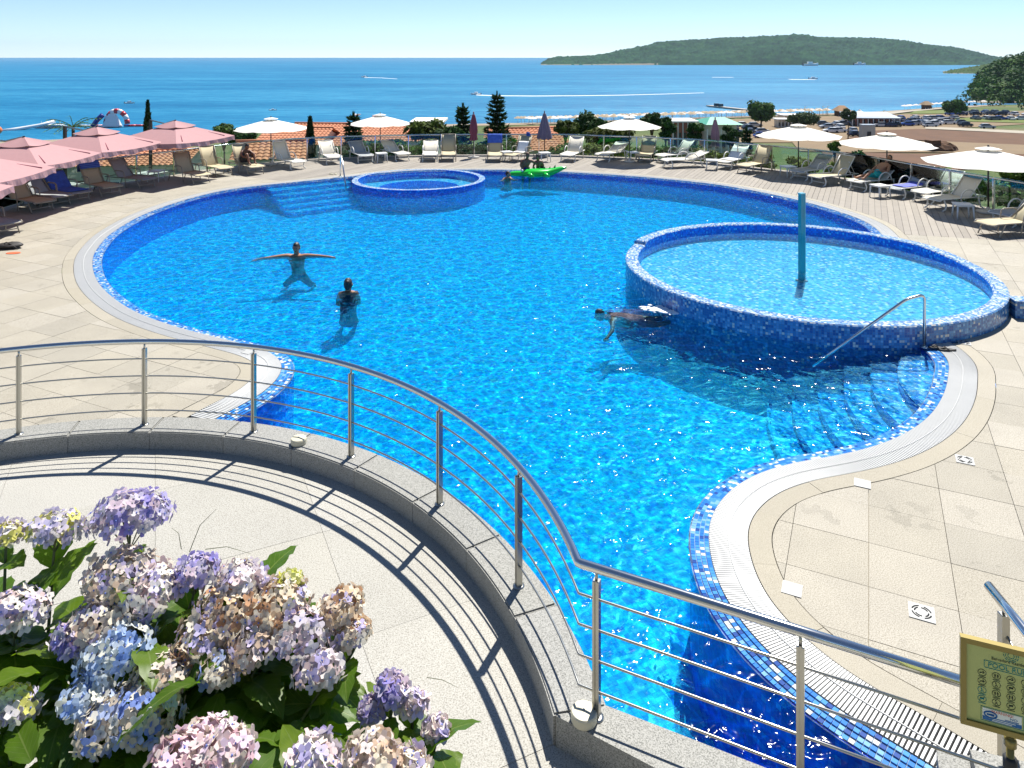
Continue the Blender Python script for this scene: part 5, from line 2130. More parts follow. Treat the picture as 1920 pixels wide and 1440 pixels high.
def sheet(name, pts, m, dz, n=24):
    """ground sheet laid just above the land between a near and a far line of points"""
    near, far = pts
    mb = MB()
    k = n
    vs, fs = [], []
    rows = 8
    for j in range(rows + 1):
        for i in range(k + 1):
            def at(P, u):
                u *= len(P) - 1
                a = min(int(u), len(P) - 2)
                return Vector(P[a]).lerp(Vector(P[a + 1]), u - a)
            q = at(near, i / k).lerp(at(far, i / k), j / rows)
            vs.append((q.x, q.y, ground_z(q.x, q.y) + dz))
    for j in range(rows):
        for i in range(k):
            a = j * (k + 1) + i
            fs.append((a, a + 1, a + k + 2, a + k + 1))
    mb.add(vs, fs)
    return tag(mb.build(name, m, None, True), kind='structure')


def Q(x, y, z=PLAIN):
    return G(x, y, z).xy


sheet('beach', ([(-250, 120), (-140, 168), (-62, 216), (17, 236), (59, 254), (117, 274), (158, 292), (195, 316), (225, 340), (330, 352)],
                [(-250, 166), (-140, 206), (-62, 252), (17, 269), (59, 286), (117, 305), (158, 323), (195, 348), (225, 364), (330, 376)]), M_SAND, 0.12, 60)
sheet('car_park_ground', ([Q(1340, 268), Q(1500, 268), Q(1620, 264), Q(1760, 243), Q(1950, 232)], [Q(1330, 226), Q(1480, 220), Q(1620, 217), Q(1760, 213), Q(1950, 208)]), M_DIRT, 0.14, 40)
sheet('brown_field', ([Q(1585, 262), Q(1720, 264), Q(1850, 270), Q(2100, 280)], [Q(1640, 246), Q(1720, 243), Q(1850, 249), Q(2100, 256)]), M_SOIL, 0.22)
sheet('dirt_road', ([Q(1735, 243), Q(1800, 246), Q(1920, 252), Q(2100, 262)], [Q(1735, 239), Q(1800, 241.5), Q(1920, 247), Q(2100, 256)]), M_ROAD, 0.28)
sheet('dirt_track', ([Q(1500, 285), Q(1620, 287), Q(1750, 287), Q(2100, 295)], [Q(1480, 262), Q(1620, 266), Q(1750, 266), Q(2100, 274)]), M_DIRT, 0.2)
sheet('furrowed_field', ([Q(1560, 318), Q(1700, 322), Q(1850, 318), Q(2050, 312)], [Q(1540, 285), Q(1700, 289), Q(1850, 289), Q(2050, 290)]), M_SOIL, 0.16)
sheet('meadow', ([Q(1790, 229), Q(1850, 230), Q(2050, 236)], [Q(1790, 222), Q(1850, 221), Q(2050, 221)]), M_GRASSL, 0.3)
sheet('meadow', ([Q(1706, 215), Q(1760, 214.5), Q(1800, 213)], [Q(1716, 208.5), Q(1770, 208), Q(1800, 208)]), M_GRASSL, 0.32)
sheet('beach_promenade', ([Q(1660, 217), Q(1720, 209), Q(1780, 204)], [Q(1650, 213), Q(1715, 206.5), Q(1775, 202)]), M_ROAD, 0.34)

# ---- island across the bay
def forest_mat(name, dark, mid, lite, sc):
    m, nt, b = newmat(name)
    pos = N(nt, 'ShaderNodeNewGeometry').outputs['Position']
    f = noise_t(nt, pos, sc, 6, 0.7)
    g = noise_t(nt, pos, sc * 0.08, 4, 0.6)
    c = ramp(nt, f, [(0.35, dark), (0.52, mid), (0.68, lite)])
    k = mixrgb(nt, g, (0.7,) * 3, (1.3,) * 3)
    L(nt, mixrgb(nt, 1.0, c, k, 'MULTIPLY'), b.inputs['Base Color'])
    b.inputs['Roughness'].default_value = 0.95
    b.inputs['Specular IOR Level'].default_value = 0.1
    return m


M_ISLE = forest_mat('island_forest', (0.004, 0.026, 0.012), (0.010, 0.054, 0.020), (0.030, 0.090, 0.028), 0.035)
M_WOOD = forest_mat('pine_wood_ground', (0.02, 0.042, 0.012), (0.04, 0.075, 0.018), (0.075, 0.11, 0.025), 0.3)
M_ROCK = pmat('shore_rock', (0.16, 0.14, 0.105), 0.9, var=0.3, scale=0.08)


def headland(name, sil, Yc, Yr, base_px, m, nx=420, nd=46, tree=7.0, fine=0.02):
    """hill whose skyline passes through the photo points sil at distance Yr; coast at Yc"""
    mb = MB()
    vs, fs = [], []
    x0, x1 = sil[0][0], sil[-1][0]
    for j in range(nd + 1):
        v = j / nd * 1.5
        for i in range(nx + 1):
            px = x0 + (x1 - x0) * i / nx
            top = interp(sil, px)
            hz = H - (top - HY) * Yr / F - SEA
            hz = max(hz, 0)
            Y = Yc + (Yr - Yc) * v
            endf = min(1, (px - x0) / (0.02 * (x1 - x0)), (x1 - px) / (0.02 * (x1 - x0)) + 0.4)
            prof = math.sin(min(v, 1) * PI / 2) ** 0.8 if v <= 1 else 1 - (v - 1) * 1.2
            X = (px - 960) * Y / F
            z = SEA - 1 + (hz + 1) * prof
            n1 = noise.fractal(Vector((X * fine * 0.25, Y * fine * 0.25, 2)), 1.0, 2.0, 3)
            n2 = noise.noise(Vector((X * fine * 7, Y * fine * 7, 5)))
            z += (n1 * hz * 0.38 * (1 - abs(2 * min(v, 1) - 1)) * (v < 1) + abs(n2) * tree * min(1, prof * 3) * (0.6 if v < 0.98 else 0.35))
            vs.append((X, Y, z))
    for j in range(nd):
        for i in range(nx):
            a = j * (nx + 1) + i
            fs.append((a, a + 1, a + nx + 2, a + nx + 1))
    mb.add(vs, fs)
    o = mb.build(name, [m, M_ROCK], None, False)
    for p_ in o.data.polygons:
        if p_.center.z < SEA + 0.4 + tree * 0.18 * (0.4 + noise.noise(p_.center * 0.01)):
            p_.material_index = 1
    return tag(o, kind='structure')


headland('island', [(1014, 119), (1030, 110), (1045, 107.5), (1075, 106.5), (1110, 106), (1130, 103), (1180, 94), (1215, 87), (1250, 80), (1300, 76), (1340, 73.5), (1430, 69.5), (1500, 68.5), (1560, 70), (1640, 72),
                    (1680, 74.5), (1740, 84), (1770, 87.5), (1800, 91), (1830, 98), (1850, 104), (1875, 108.5), (1900, 109)], 2250, 2700, 121, M_ISLE, 620, 44, 15.0, 0.012)
headland('rocky_point', [(1768, 136), (1790, 131), (1815, 127), (1850, 122), (1875, 113), (1900, 107), (1960, 100), (2100, 95)], 1040, 1180, 137, M_WOOD, 200, 26, 6.0, 0.03)
headland('wooded_hill', [(1822, 190), (1832, 168), (1845, 150), (1860, 137), (1880, 128), (1900, 121), (1925, 113), (1980, 96), (2100, 80)], 365, 470, 200, M_WOOD, 120, 30, 3.5, 0.05)

# ------------------------------------------------------------------ trees
M_BARK = pmat('bark', (0.13, 0.09, 0.06), 0.9, var=0.3)
M_LEAFD = attr_mat('dark_foliage', 0.7, var=0.3, scale=0.8, trans=0.15, spec=0.12)
rt = random.Random(21)


def jit(c, k, r):
    s = 1 + r.uniform(-k, k)
    return (c[0] * s, c[1] * s, c[2] * s)


def leaf_quads(mb, c, rad, n, size, col, r, shell=0.55, up=0.3):
    cx, cy, cz = c
    for _ in range(n):
        while True:
            d = Vector((r.uniform(-1, 1), r.uniform(-1, 1), r.uniform(-1, 1)))
            if 0.05 < d.length < 1:
                break
        d = d.normalized() * (shell + (1 - shell) * r.random())
        p = Vector((cx + d.x * rad[0], cy + d.y * rad[1], cz + d.z * rad[2]))
        nn = (d + Vector((r.gauss(0, .5), r.gauss(0, .5), r.gauss(0, .5) + up))).normalized()
        a = nn.orthogonal().normalized()
        a = Quaternion(nn, r.uniform(0, 6.28)) @ a
        b = nn.cross(a)
        s = size * r.uniform(0.6, 1.3)
        mb.add([p - a * s, p - b * s * 0.5, p + a * s, p + b * s * 0.5], [(0, 1, 2, 3)], 0, jit(col, 0.4, r))


def finish_tree(name, label, base, trunk_pts, trunk_r, mb, group=None):
    t = thing(name, label, 'tree', base, 0, group)
    MB().tube(trunk_pts, trunk_r, 8).build('trunk', M_BARK, t, True)
    mb.build('crown', M_LEAFD, t)
    return t


def conifer(x, ytop, Y, wpx, label, spiky=True, cols=((0.022, 0.05, 0.016), (0.035, 0.07, 0.02))):
    top = D(x, ytop, Y)
    gz = ground_z(top.x, Y)
    h = top.z - gz
    w = wpx * Y / F / 2
    mb = MB()
    r = random.Random(x * 7 + 3)
    tiers = int(max(12, h * 3.0))
    for k in range(tiers):
        u = k / tiers
        z = h * (0.12 + 0.86 * u)
        rr = w * (1 - u) ** 0.75 * r.uniform(0.7, 1.2) + 0.14
        nb = 7 if spiky else 9
        for b in range(nb):
            a = 2 * PI * b / nb + k * 0.7 + r.uniform(-0.3, 0.3)
            L_ = rr * r.uniform(0.7, 1.12)
            rise = 0.22 if spiky else -0.05
            m_ = max(3, int(L_ / 0.2))
            for q in range(m_):
                f = (q + 0.5) / m_
                c = Vector((L_ * f * math.cos(a), L_ * f * math.sin(a), z + L_ * rise * f * f))
                for _ in range(4):
                    d = Vector((math.cos(a) + r.gauss(0, .6), math.sin(a) + r.gauss(0, .6), 0.4 + r.gauss(0, .4))).normalized()
                    n2 = d.orthogonal().normalized()
                    n2 = Quaternion(d, r.uniform(0, 6.28)) @ n2
                    s = 0.34 * r.uniform(0.7, 1.3)
                    mb.add([c - n2 * 0.11, c + d * s, c + n2 * 0.11], [(0, 1, 2)], 0, jit(cols[r.randrange(2)], 0.35, r))
    for _ in range(10):
        mb.add([(-.06, 0, h * 0.93), (r.gauss(0, .05), r.gauss(0, .05), h + 0.1), (.06, 0, h * 0.93)], [(0, 1, 2)], 0, cols[0])
    return finish_tree('conifer', label, (top.x, Y, gz), [(0, 0, -0.3), (0, 0, h * 0.5), (0, 0, h * 0.95)], [0.16, 0.1, 0.02], mb)


def cypress(x, ytop, Y, wpx, label):
    top = D(x, ytop, Y)
    gz = ground_z(top.x, Y)
    h = top.z - gz
    w = wpx * Y / F / 2
    mb = MB()
    r = random.Random(x)
    for _ in range(2600):
        u = r.random()
        prof = math.sin(min(1, (1 - u) * 1.7) * PI / 2) * (1 if u > 0.12 else 0.75)
        a = r.uniform(0, 2 * PI)
        rr = w * prof * r.uniform(0.75, 1.08) * (1 + 0.12 * math.sin(a * 5 + u * 20))
        c = Vector((rr * math.cos(a), rr * math.sin(a), h * (0.06 + 0.94 * u)))
        d = Vector((math.cos(a) * .3 + r.gauss(0, .2), math.sin(a) * .3 + r.gauss(0, .2), 1)).normalized()
        n2 = Quaternion(d, r.uniform(0, 6.28)) @ d.orthogonal().normalized()
        mb.add([c - n2 * 0.08, c + d * 0.3, c + n2 * 0.08], [(0, 1, 2)], 0, jit((0.022, 0.05, 0.016), 0.4, r))
    return finish_tree('cypress_tree', label, (top.x, Y, gz), [(0, 0, -0.3), (0, 0, h * 0.9)], [0.12, 0.03], mb)


def broad(x, ytop, Y, wpx, hpx, label, col, name='broadleaf_tree', group=None, clumps=26, n=110, size=0.16):
    top = D(x, ytop, Y)
    gz = ground_z(top.x, Y)
    h = top.z - gz
    w = wpx * Y / F / 2
    ch = hpx * Y / F / 2
    mb = MB()
    r = random.Random(int(x * 3 + ytop))
    cz = h - ch
    for k in range(clumps):
        while True:
            d = Vector((r.uniform(-1, 1), r.uniform(-1, 1), r.uniform(-1, 1)))
            if d.length < 1:
                break
        c = (d.x * w * 0.74, d.y * w * 0.74, cz + d.z * ch * 0.72)
        cr_ = w * r.uniform(0.26, 0.42)
        leaf_quads(mb, c, (cr_, cr_, cr_ * 0.7), n, size, jit(col, 0.25, r), r)
    tp = [(0, 0, -0.3), (0.05 * w, 0, max(0.2, cz * 0.5)), (0, 0, max(0.4, cz))]
    t = finish_tree(name, label, (top.x, Y, gz), tp, [0.05 * w + 0.06, 0.04 * w + 0.04, 0.02 * w + 0.02], mb, group)
    for k in range(5):
        a = 2 * PI * k / 5
        MB().tube([(0, 0, max(0.3, cz * 0.8)), (0.3 * w * math.cos(a), 0.3 * w * math.sin(a), cz), (0.6 * w * math.cos(a), 0.6 * w * math.sin(a), cz + 0.4 * ch)],
                  [0.03 * w + 0.02, 0.02 * w + 0.015, 0.01], 5).build('limb', M_BARK, t, True)
    return t


DG, PG, YG = (0.03, 0.075, 0.018), (0.085, 0.165, 0.025), (0.16, 0.19, 0.025)
cypress(277, 192, 62, 22, 'tall dark cypress behind the pink parasols')
cypress(581, 224, 46, 20, 'narrow cypress standing in front of the tiled roof')
conifer(663, 210, 44, 46, 'ragged dark conifer left of the second white parasol', False)
conifer(868, 194, 50, 62, 'dark conifer left of the slim maroon closed parasol')
conifer(932, 172, 50, 74, 'tallest spiky conifer at the middle of the far edge')
broad(1108, 206, 52, 92, 56, 'broad dark pine left of the middle white parasol', DG, 'pine_tree')
broad(1060, 221, 50, 52, 36, 'rounded olive green pine beside the broad dark pine', (0.07, 0.10, 0.018), 'pine_tree', clumps=18)
broad(1222, 204, 54, 44, 44, 'dark pine crown behind the right tip of the middle parasol', DG, 'pine_tree', clumps=18)
broad(1248, 214, 54, 40, 50, 'lower dark pine right of the middle parasol', DG, 'pine_tree', clumps=18)
broad(1426, 188, 215, 62, 40, 'round bright green tree standing by the beach', (0.055, 0.12, 0.02), clumps=34, n=110, size=0.55)
broad(1304, 224, 62, 36, 44, 'dark green tree in front of the green roofed pavilion, left', DG, clumps=14)
broad(1372, 231, 66, 44, 44, 'dark green tree in front of the green roofed pavilion, right', DG, clumps=14)
conifer(1400, 238, 58, 22, 'small dark conifer right of the faded mauve parasol')
broad(1590, 204, 190, 30, 22, 'small tree left of the beach restaurant roof', (0.04, 0.075, 0.02), clumps=14, size=0.45)
broad(1505, 214, 200, 70, 16, 'low spreading bush by the shore left of the beach restaurant', (0.05, 0.08, 0.022), clumps=22, size=0.45)
broad(1790, 183, 262, 44, 34, 'bright green tree at the foot of the wooded hill', (0.05, 0.11, 0.02), clumps=24, size=0.6)
broad(1612, 278, 50, 60, 60, 'dark rounded shrub seen through the glass on the right', (0.035, 0.10, 0.03), 'shrub', clumps=20)
broad(420, 230, 60, 60, 40, 'bushy green tree between pink and white parasols', (0.06, 0.11, 0.02), clumps=20)
broad(455, 240, 58, 60, 34, 'dark green bush below the leftmost white parasol', DG, clumps=18)
broad(800, 226, 48, 90, 36, 'yellow green bushy pine right of the second white parasol', (0.075, 0.105, 0.018), 'pine_tree', clumps=24)
broad(845, 238, 46, 60, 30, 'low dark pine beside the yellow green bushy pine', DG, 'pine_tree', clumps=18)
broad(1140, 240, 46, 120, 30, 'wide olive bush under the middle white parasol', (0.08, 0.10, 0.018), 'shrub', clumps=28)
broad(1565, 262, 52, 26, 26, 'small light green shrub beyond the right balustrade', (0.09, 0.17, 0.03), 'shrub', clumps=12)
# bushes right behind the balustrade
k = -1
BUSH_LAB = ['green bush beyond the glass left of the second white parasol pole', 'green bush beyond the glass right of the second white parasol pole',
            'green bush beyond the glass behind the cream lounger of the pair', 'dark bush beyond the glass behind the white lounger at the spa handrail',
            'dark bush beyond the glass behind the upright beige lounger of the pair', 'dark bush beyond the glass at the foot of the spiky conifer, left',
            'green bush beyond the glass at the foot of the spiky conifer, right', 'green bush beyond the glass left of the lone cream lounger',
            'low yellow green bush beyond the glass right of the lone cream lounger', 'yellow green bush beyond the glass left of the middle parasol pole',
            'green bush beyond the glass behind the upright beige lounger at the middle parasol', 'light green bush beyond the glass right of the middle parasol',
            'green bush beyond the glass behind the two side by side loungers', 'yellow green bush beyond the glass at the faded mauve parasol, left',
            'yellow green bush beyond the glass at the faded mauve parasol, right', 'yellow green bush beyond the glass behind the beige lounger left of the car park parasol',
            'yellow green bush beyond the glass at the car park parasol pole', 'yellow green bush beyond the glass behind the dark grey lounger',
            'bright light green bush beyond the glass right of the turquoise clad sunbather', 'bright green bush beyond the glass behind the violet blue towel',
            'green bush beyond the glass behind the sunlit pair of loungers', 'green bush beyond the glass left of the rightmost parasol pole',
            'big green bush beyond the glass at the right edge', 'bright green bush under the canopy of the rightmost parasol', 'low green bush beyond the glass below the sunlit pair of loungers']
for (x, y, w, h, c) in [(700, 262, 70, 40, PG), (745, 258, 70, 44, PG), (790, 262, 80, 40, PG), (640, 270, 60, 40, DG), (860, 262, 80, 42, DG), (910, 262, 80, 42, DG), (960, 258, 80, 44, PG),
                        (1060, 264, 70, 40, PG), (1100, 272, 90, 30, YG), (1150, 268, 80, 36, YG), (1210, 262, 60, 50, PG), (1250, 262, 50, 50, (0.10, 0.20, 0.03)), (1290, 266, 60, 44, PG),
                        (1330, 270, 60, 40, YG), (1370, 276, 60, 40, YG), (1430, 282, 70, 40, YG), (1500, 292, 70, 40, YG), (1570, 300, 60, 40, YG), (1650, 314, 60, 44, (0.14, 0.22, 0.03)),
                        (1700, 318, 80, 50, (0.12, 0.2, 0.03)), (1760, 312, 90, 60, PG), (1830, 318, 100, 70, PG), (1890, 330, 90, 80, PG), (1900, 300, 80, 50, (0.10, 0.16, 0.02)), (1790, 340, 80, 60, (0.09, 0.14, 0.02))]:
    k += 1
    Y = max(G(x, 292 + (max(0, x - 1100) / 800) ** 1.6 * 105).y + rt.uniform(1.6, 3.5), 20)
    broad(x, y, Y, w, h, BUSH_LAB[k], c, 'bush', 'bushes beyond the balustrade', clumps=14, n=80, size=0.09)
# palm at the left
tp = D(137, 238, 66)
gz = ground_z(tp.x, 66)
pl = thing('palm_tree', 'small palm seen above the pink parasols at the left', 'tree', (tp.x, 66, gz))
hh = tp.z - gz
MB().tube([(0, 0, -0.2), (0.1, 0, hh * 0.6), (0, 0, hh)], [0.2, 0.15, 0.13], 8).build('trunk', M_BARK, pl, True)
for k in range(14):
    a = 2 * PI * k / 14
    el = rt.uniform(0.1, 0.9)
    mb = MB()
    pts = [Vector((q * 0.34 * math.cos(a), q * 0.34 * math.sin(a), hh + el * q * 0.34 - 0.10 * (q * 0.5) ** 2)) for q in range(7)]
    mb.tube(pts, [0.03] * 6 + [0.01], 4, 0, DG)
    for q in range(1, 7):
        for s in (-1, 1):
            d = Vector((-math.sin(a) * s, math.cos(a) * s, -0.4))
            t2 = Vector((math.cos(a), math.sin(a), 0)) * 0.25
            mb.add([pts[q] - t2 * 0.2, pts[q] + d * 0.4 + t2, pts[q] + t2 * 0.2], [(0, 1, 2)], 0, jit(PG, 0.3, rt))
    mb.build('frond', M_LEAFD, pl)

# wooded hillside crowns (one mass) on the headland and along its foot
mb = MB()
hill = bpy.data.objects['wooded_hill']
hv = [v.co for v in hill.data.vertices]
for k in range(800):
    c = hv[rt.randrange(len(hv))]
    if c.z < SEA + 1 or c.x / c.y > 0.78:
        continue
    rr = rt.uniform(2.0, 6.2)
    cc = rt.choice([(0.02, 0.062, 0.010), (0.034, 0.095, 0.013), (0.06, 0.13, 0.016), (0.026, 0.075, 0.012)])
    leaf_quads(mb, (c.x, c.y, c.z + rr * 0.3), (rr, rr, rr * 0.85), 70, 1.15, cc, rt, 0.75)
for k in range(60):
    u = rt.random()
    x, y = 205 + 130 * u, 300 + 50 * rt.random() + 20 * u
    rr = rt.uniform(2, 4)
    leaf_quads(mb, (x, y, PLAIN + rr * 0.6), (rr, rr, rr * 0.9), 46, 0.8, rt.choice([(0.03, 0.062, 0.016), (0.05, 0.10, 0.02)]), rt, 0.8)
tag(mb.build('woodland', M_LEAFD), kind='stuff')

# ------------------------------------------------------------------ houses
M_TILE = pmat('terracotta_tile', (0.50, 0.20, 0.10), 0.85, var=0.3, scale=1.6)
M_PLAST = pmat('cream_plaster', (0.62, 0.56, 0.46), 0.9, var=0.06, scale=0.5)
M_WHITEW = pmat('white_plaster', (0.74, 0.73, 0.70), 0.9, var=0.04, scale=0.5)
M_WIN = pmat('dark_window', (0.03, 0.04, 0.05), 0.1)
M_GREENR = pmat('green_metal_roof', (0.05, 0.30, 0.20), 0.5, var=0.1, scale=1)
M_GREYR = pmat('grey_metal_roof', (0.40, 0.46, 0.52), 0.4, var=0.08, scale=1)
M_BRICK = pmat('red_brick', (0.40, 0.14, 0.09), 0.9, var=0.2, scale=2)


def tiled_slope(a, b, c, d, pitch=0.34):
    """corrugated clay roof slope; a-b eave, d-c ridge"""
    a, b, c, d = map(Vector, (a, b, c, d))
    n = max(6, int((b - a).length / pitch))
    nr = (b - a).cross(d - a).normalized()
    if nr.z < 0:
        nr = -nr
    rows = max(3, int((d - a).length / 0.42))
    vs, fs = [], []
    m = 4 * n
    for j in range(rows):
        for e in (0, 1):
            v = (j + e * 0.98) / rows
            for i in range(m + 1):
                u = i / m
                q = (a.lerp(b, u)).lerp(d.lerp(c, u), v)
                h = 0.07 * abs(math.sin(PI * u * n)) + 0.045 * (1 - e)
                vs.append(q + nr * h)
    w = m + 1
    for j in range(rows):
        for i in range(m):
            k = (2 * j) * w + i
            fs.append((k, k + 1, k + w + 1, k + w))
        if j + 1 < rows:
            for i in range(m):
                k = (2 * j + 1) * w + i
                fs.append((k, k + 1, k + w + 1, k + w))
    mb = MB()
    mb.add(vs, fs)
    return mb


def house(label, cx, cy, ze, zr, lx, ly, rz, wall=None, hip=0.0, chimney=False, dish=False, floors=1):
    """ridge along local x; ze eave height, zr ridge height (world z)"""
    gz = ground_z(cx, cy) - 0.5
    t = thing('tiled_house', label, 'house', (cx, cy, gz), rz)
    e, r_ = ze - gz, zr - gz
    X, Y_ = lx / 2, ly / 2
    wl_ = MB()
    wl_.box((0, 0, e / 2), (lx - 0.7, ly - 0.7, e))
    for s in (-1, 1):
        if hip == 0:
            wl_.add([(s * (X - 0.35), -Y_ + 0.35, e), (s * (X - 0.35), Y_ - 0.35, e), (s * (X - 0.35), 0, r_ - 0.12)], [(0, 1, 2)])
    wb = wl_.build('wall', wall or M_PLAST, t)
    rx = X - hip
    for s in (-1, 1):
        tiled_slope((-X, s * Y_, e), (X, s * Y_, e), (rx, 0, r_), (-rx, 0, r_)).build('roof_slope', M_TILE, t)
        if hip:
            tiled_slope((s * X, -Y_, e), (s * X, Y_, e), (s * rx, 0.01, r_), (s * rx, -0.01, r_)).build('roof_slope', M_TILE, t)
    MB().tube([(-rx, 0, r_ + 0.05), (rx, 0, r_ + 0.05)], 0.13, 8).build('ridge', M_TILE, t, True)
    nwin = max(2, int(lx / 3))
    for k in range(nwin):
        x = -X + lx * (k + 0.5) / nwin
        w = MB().box((x, -Y_ + 0.34, e - 1.5), (1.1, 0.08, 1.2)).build('window', M_WHITEW, t)
        MB().box((x, -Y_ + 0.295, e - 1.5), (0.9, 0.03, 1.0)).build('pane', M_WIN, w)
    if chimney:
        MB().box((X * 0.35, Y_ * 0.3, r_ + 0.1), (0.6, 0.6, 1.3)).build('chimney', M_WHITEW, t)
    if dish:
        d = MB().lathe([(0.02, 0), (0.25, 0.05), (0.42, 0.16)], (X * 0.1, 0, r_ + 0.8), 16, cap=False).build('satellite_dish', M_GREYR, t, True)
        MB().tube([(X * 0.1, 0, r_), (X * 0.1, 0, r_ + 0.85)], 0.03, 6).build('dish_mast', M_STEELD, d)
    return t


def HX(x, Y):
    return (x - 960) * Y / F


def HZ(y, Y):
    return H - (y - HY) * Y / F


house('long tiled house behind the glass at the far left, below the pink parasols', HX(150, 47), 50, HZ(321, 45), HZ(284, 50), 12, 7, 0.15)
house('tiled house with satellite dish between the cypress and the ragged conifer', HX(640, 66), 70, HZ(276, 64), HZ(233, 70), 11.0, 11, -0.12, None, 0, True, True)
house('small tiled house left of the narrow cypress', HX(545, 63), 66, HZ(274, 62), HZ(240, 66), 6, 7, -0.1)
house('tiled house behind the second white parasol', HX(735, 64), 68, HZ(268, 63), HZ(237, 68), 8, 8, -0.1)
house('tiled gable seen through the glass behind the hunched sunbather', HX(490, 43), 45, HZ(301, 42.5), HZ(266, 45), 4.2, 5, 0.2)
house('tiled house with gable left of the purple closed parasol', HX(1003, 60), 64, HZ(288, 58), HZ(241, 64), 4.6, 9, 0.25)
house('low tiled house between the conifers and the purple parasol', HX(955, 72), 75, HZ(262, 71), HZ(243, 75), 5, 6, 0.0)


def pavilion(label, cx, cy, w, d, zt, over, roofm, wallm, slope=0.0, posts=6, rz=0.0, flat=True, cat='building', name='flat_roofed_building'):
    gz = ground_z(cx, cy)
    t = thing(name, label, cat, (cx, cy, gz), rz)
    h = zt - gz
    MB().box((0, 0, (h - 0.3) / 2), (w - over * 2, d - over * 2, h - 0.3)).build('wall', wallm, t)
    if flat:
        m = MB()
        m.add([(-w / 2, -d / 2, h - 0.3 - slope), (w / 2, -d / 2, h - 0.3 - slope), (w / 2, d / 2, h - 0.3 + slope), (-w / 2, d / 2, h - 0.3 + slope),
               (-w / 2, -d / 2, h - slope), (w / 2, -d / 2, h - slope), (w / 2, d / 2, h + slope), (-w / 2, d / 2, h + slope)],
              [(3, 2, 1, 0), (4, 5, 6, 7), (0, 1, 5, 4), (1, 2, 6, 5), (2, 3, 7, 6), (3, 0, 4, 7)])
        m.build('roof', roofm, t)
    else:
        m = MB()
        m.add([(-w / 2, -d / 2, h - 0.3), (w / 2, -d / 2, h - 0.3), (w / 2, d / 2, h - 0.3), (-w / 2, d / 2, h - 0.3), (-w * 0.2, 0, h + slope), (w * 0.2, 0, h + slope)],
              [(0, 1, 5, 4), (1, 2, 5), (2, 3, 4, 5), (3, 0, 4), (3, 2, 1, 0)])
        m.build('roof', roofm, t)
    for k in range(posts):
        x = -w / 2 + 0.3 + (w - 0.6) * k / (posts - 1)
        MB().tube([(x, -d / 2 + 0.2, 0), (x, -d / 2 + 0.2, h - 0.3 - slope)], 0.12, 6).build('post', M_WHITEW, t)
    for k in range(posts - 1):
        x = -w / 2 + 0.3 + (w - 0.6) * (k + 0.5) / (posts - 1)
        w_ = MB().box((x, -d / 2 + over - 0.03, h * 0.42), (w / posts * 0.6, 0.1, h * 0.4)).build('window', M_WIN, t)
    return t


def pav_px(label, x, y, Y, wpx, d, **kw):
    return pavilion(label, HX(x, Y), Y, wpx * Y / F, d, HZ(y, Y), **kw)


pav_px('open pavilion with a green roof near the beach', 1345, 227, 165, 68, 12, over=1.2, roofm=M_GREENR, wallm=M_PLAST, slope=0.9, flat=False, name='green_roofed_pavilion')
pav_px('red brick building with white terrace roof near the beach', 1277, 224, 170, 50, 9, over=0.8, roofm=M_WHITEW, wallm=M_BRICK, name='brick_building')
pav_px('white flat roofed building behind the bushy pine at the middle left', 805, 224, 120, 62, 8, over=0.6, roofm=M_WHITEW, wallm=M_WHITEW)
pav_px('white roofed beach bar right of the round bright green tree', 1480, 214, 235, 40, 8, over=0.8, roofm=M_WHITEW, wallm=M_PLAST, name='beach_bar')
pav_px('low white roofed shed below the beach bar', 1470, 222, 225, 36, 5, over=0.6, roofm=M_WHITEW, wallm=M_PLAST, name='beach_shed')
rest_ = pav_px('beach restaurant with a wide grey slanted roof by the car park', 1630, 215, 232, 86, 12, over=2.0, roofm=M_GREYR, wallm=M_BRICK, slope=0.5, posts=10, rz=-0.12, name='beach_restaurant')
pav_px('thatched gazebo on the beach near the wooded hill', 1737, 195, 310, 18, 5, over=0.8, roofm=pmat('thatch', (0.28, 0.20, 0.12), 0.95), wallm=M_SOIL, slope=1.2, flat=False, posts=4, name='thatched_gazebo')
pav_px('brown thatched hut on the shore left of the restaurant', 1578, 206, 268, 26, 6, over=0.8, roofm=pmat('brown_thatch', (0.36, 0.22, 0.12), 0.95), wallm=M_SOIL, slope=1.6, flat=False, posts=4, name='thatched_hut')
pav_px('grey utility box standing at the edge of the car park', 1626, 233, 185, 24, 2, over=0.02, roofm=M_GREYR, wallm=pmat('grey_panel', (0.42, 0.42, 0.40), 0.7), posts=2, name='utility_box', cat='shed')
for k, (x, y) in enumerate(((1598, 206), (1612, 204.5))):
    Y = 262
    c = D(x, y, Y)
    gz = ground_z(c.x, Y)
    t = thing('peaked_tent', ('white peaked tent behind the restaurant, left one', 'white peaked tent behind the restaurant, right one')[k], 'tent', (c.x, Y, gz), 0, 'white peaked tents')
    h = c.z - gz
    MB().lathe([(1.9, h * 0.62), (0.8, h * 0.76), (0.05, h)], seg=4, cap=False).build('tent_roof', M_WHITEW, t)
    for a in range(4):
        MB().tube([(1.85 * math.cos(a * PI / 2), 1.85 * math.sin(a * PI / 2), 0), (1.85 * math.cos(a * PI / 2), 1.85 * math.sin(a * PI / 2), h * 0.63)], 0.06, 5).build('tent_pole', M_WHITEW, t)
# soil heap and container near the track
c = D(1760, 282, 168)
gz = ground_z(c.x, 168)
t = thing('earth_block', 'brown earth loading block beside the dirt track', 'earth mound', (c.x, 168, gz))
m = MB().ball((0, 0, 0), (4.5, 2.5, 2.2), 20, 10)
o = m.build('mound', M_SOIL, t)
for v in o.data.vertices:
    v.co += noise.noise_vector(v.co * 0.8) * 0.7
MB().box((-1.6, -0.5, 1.4), (2.6, 2.0, 2.2), 0.3).build('block', M_SOIL, t)

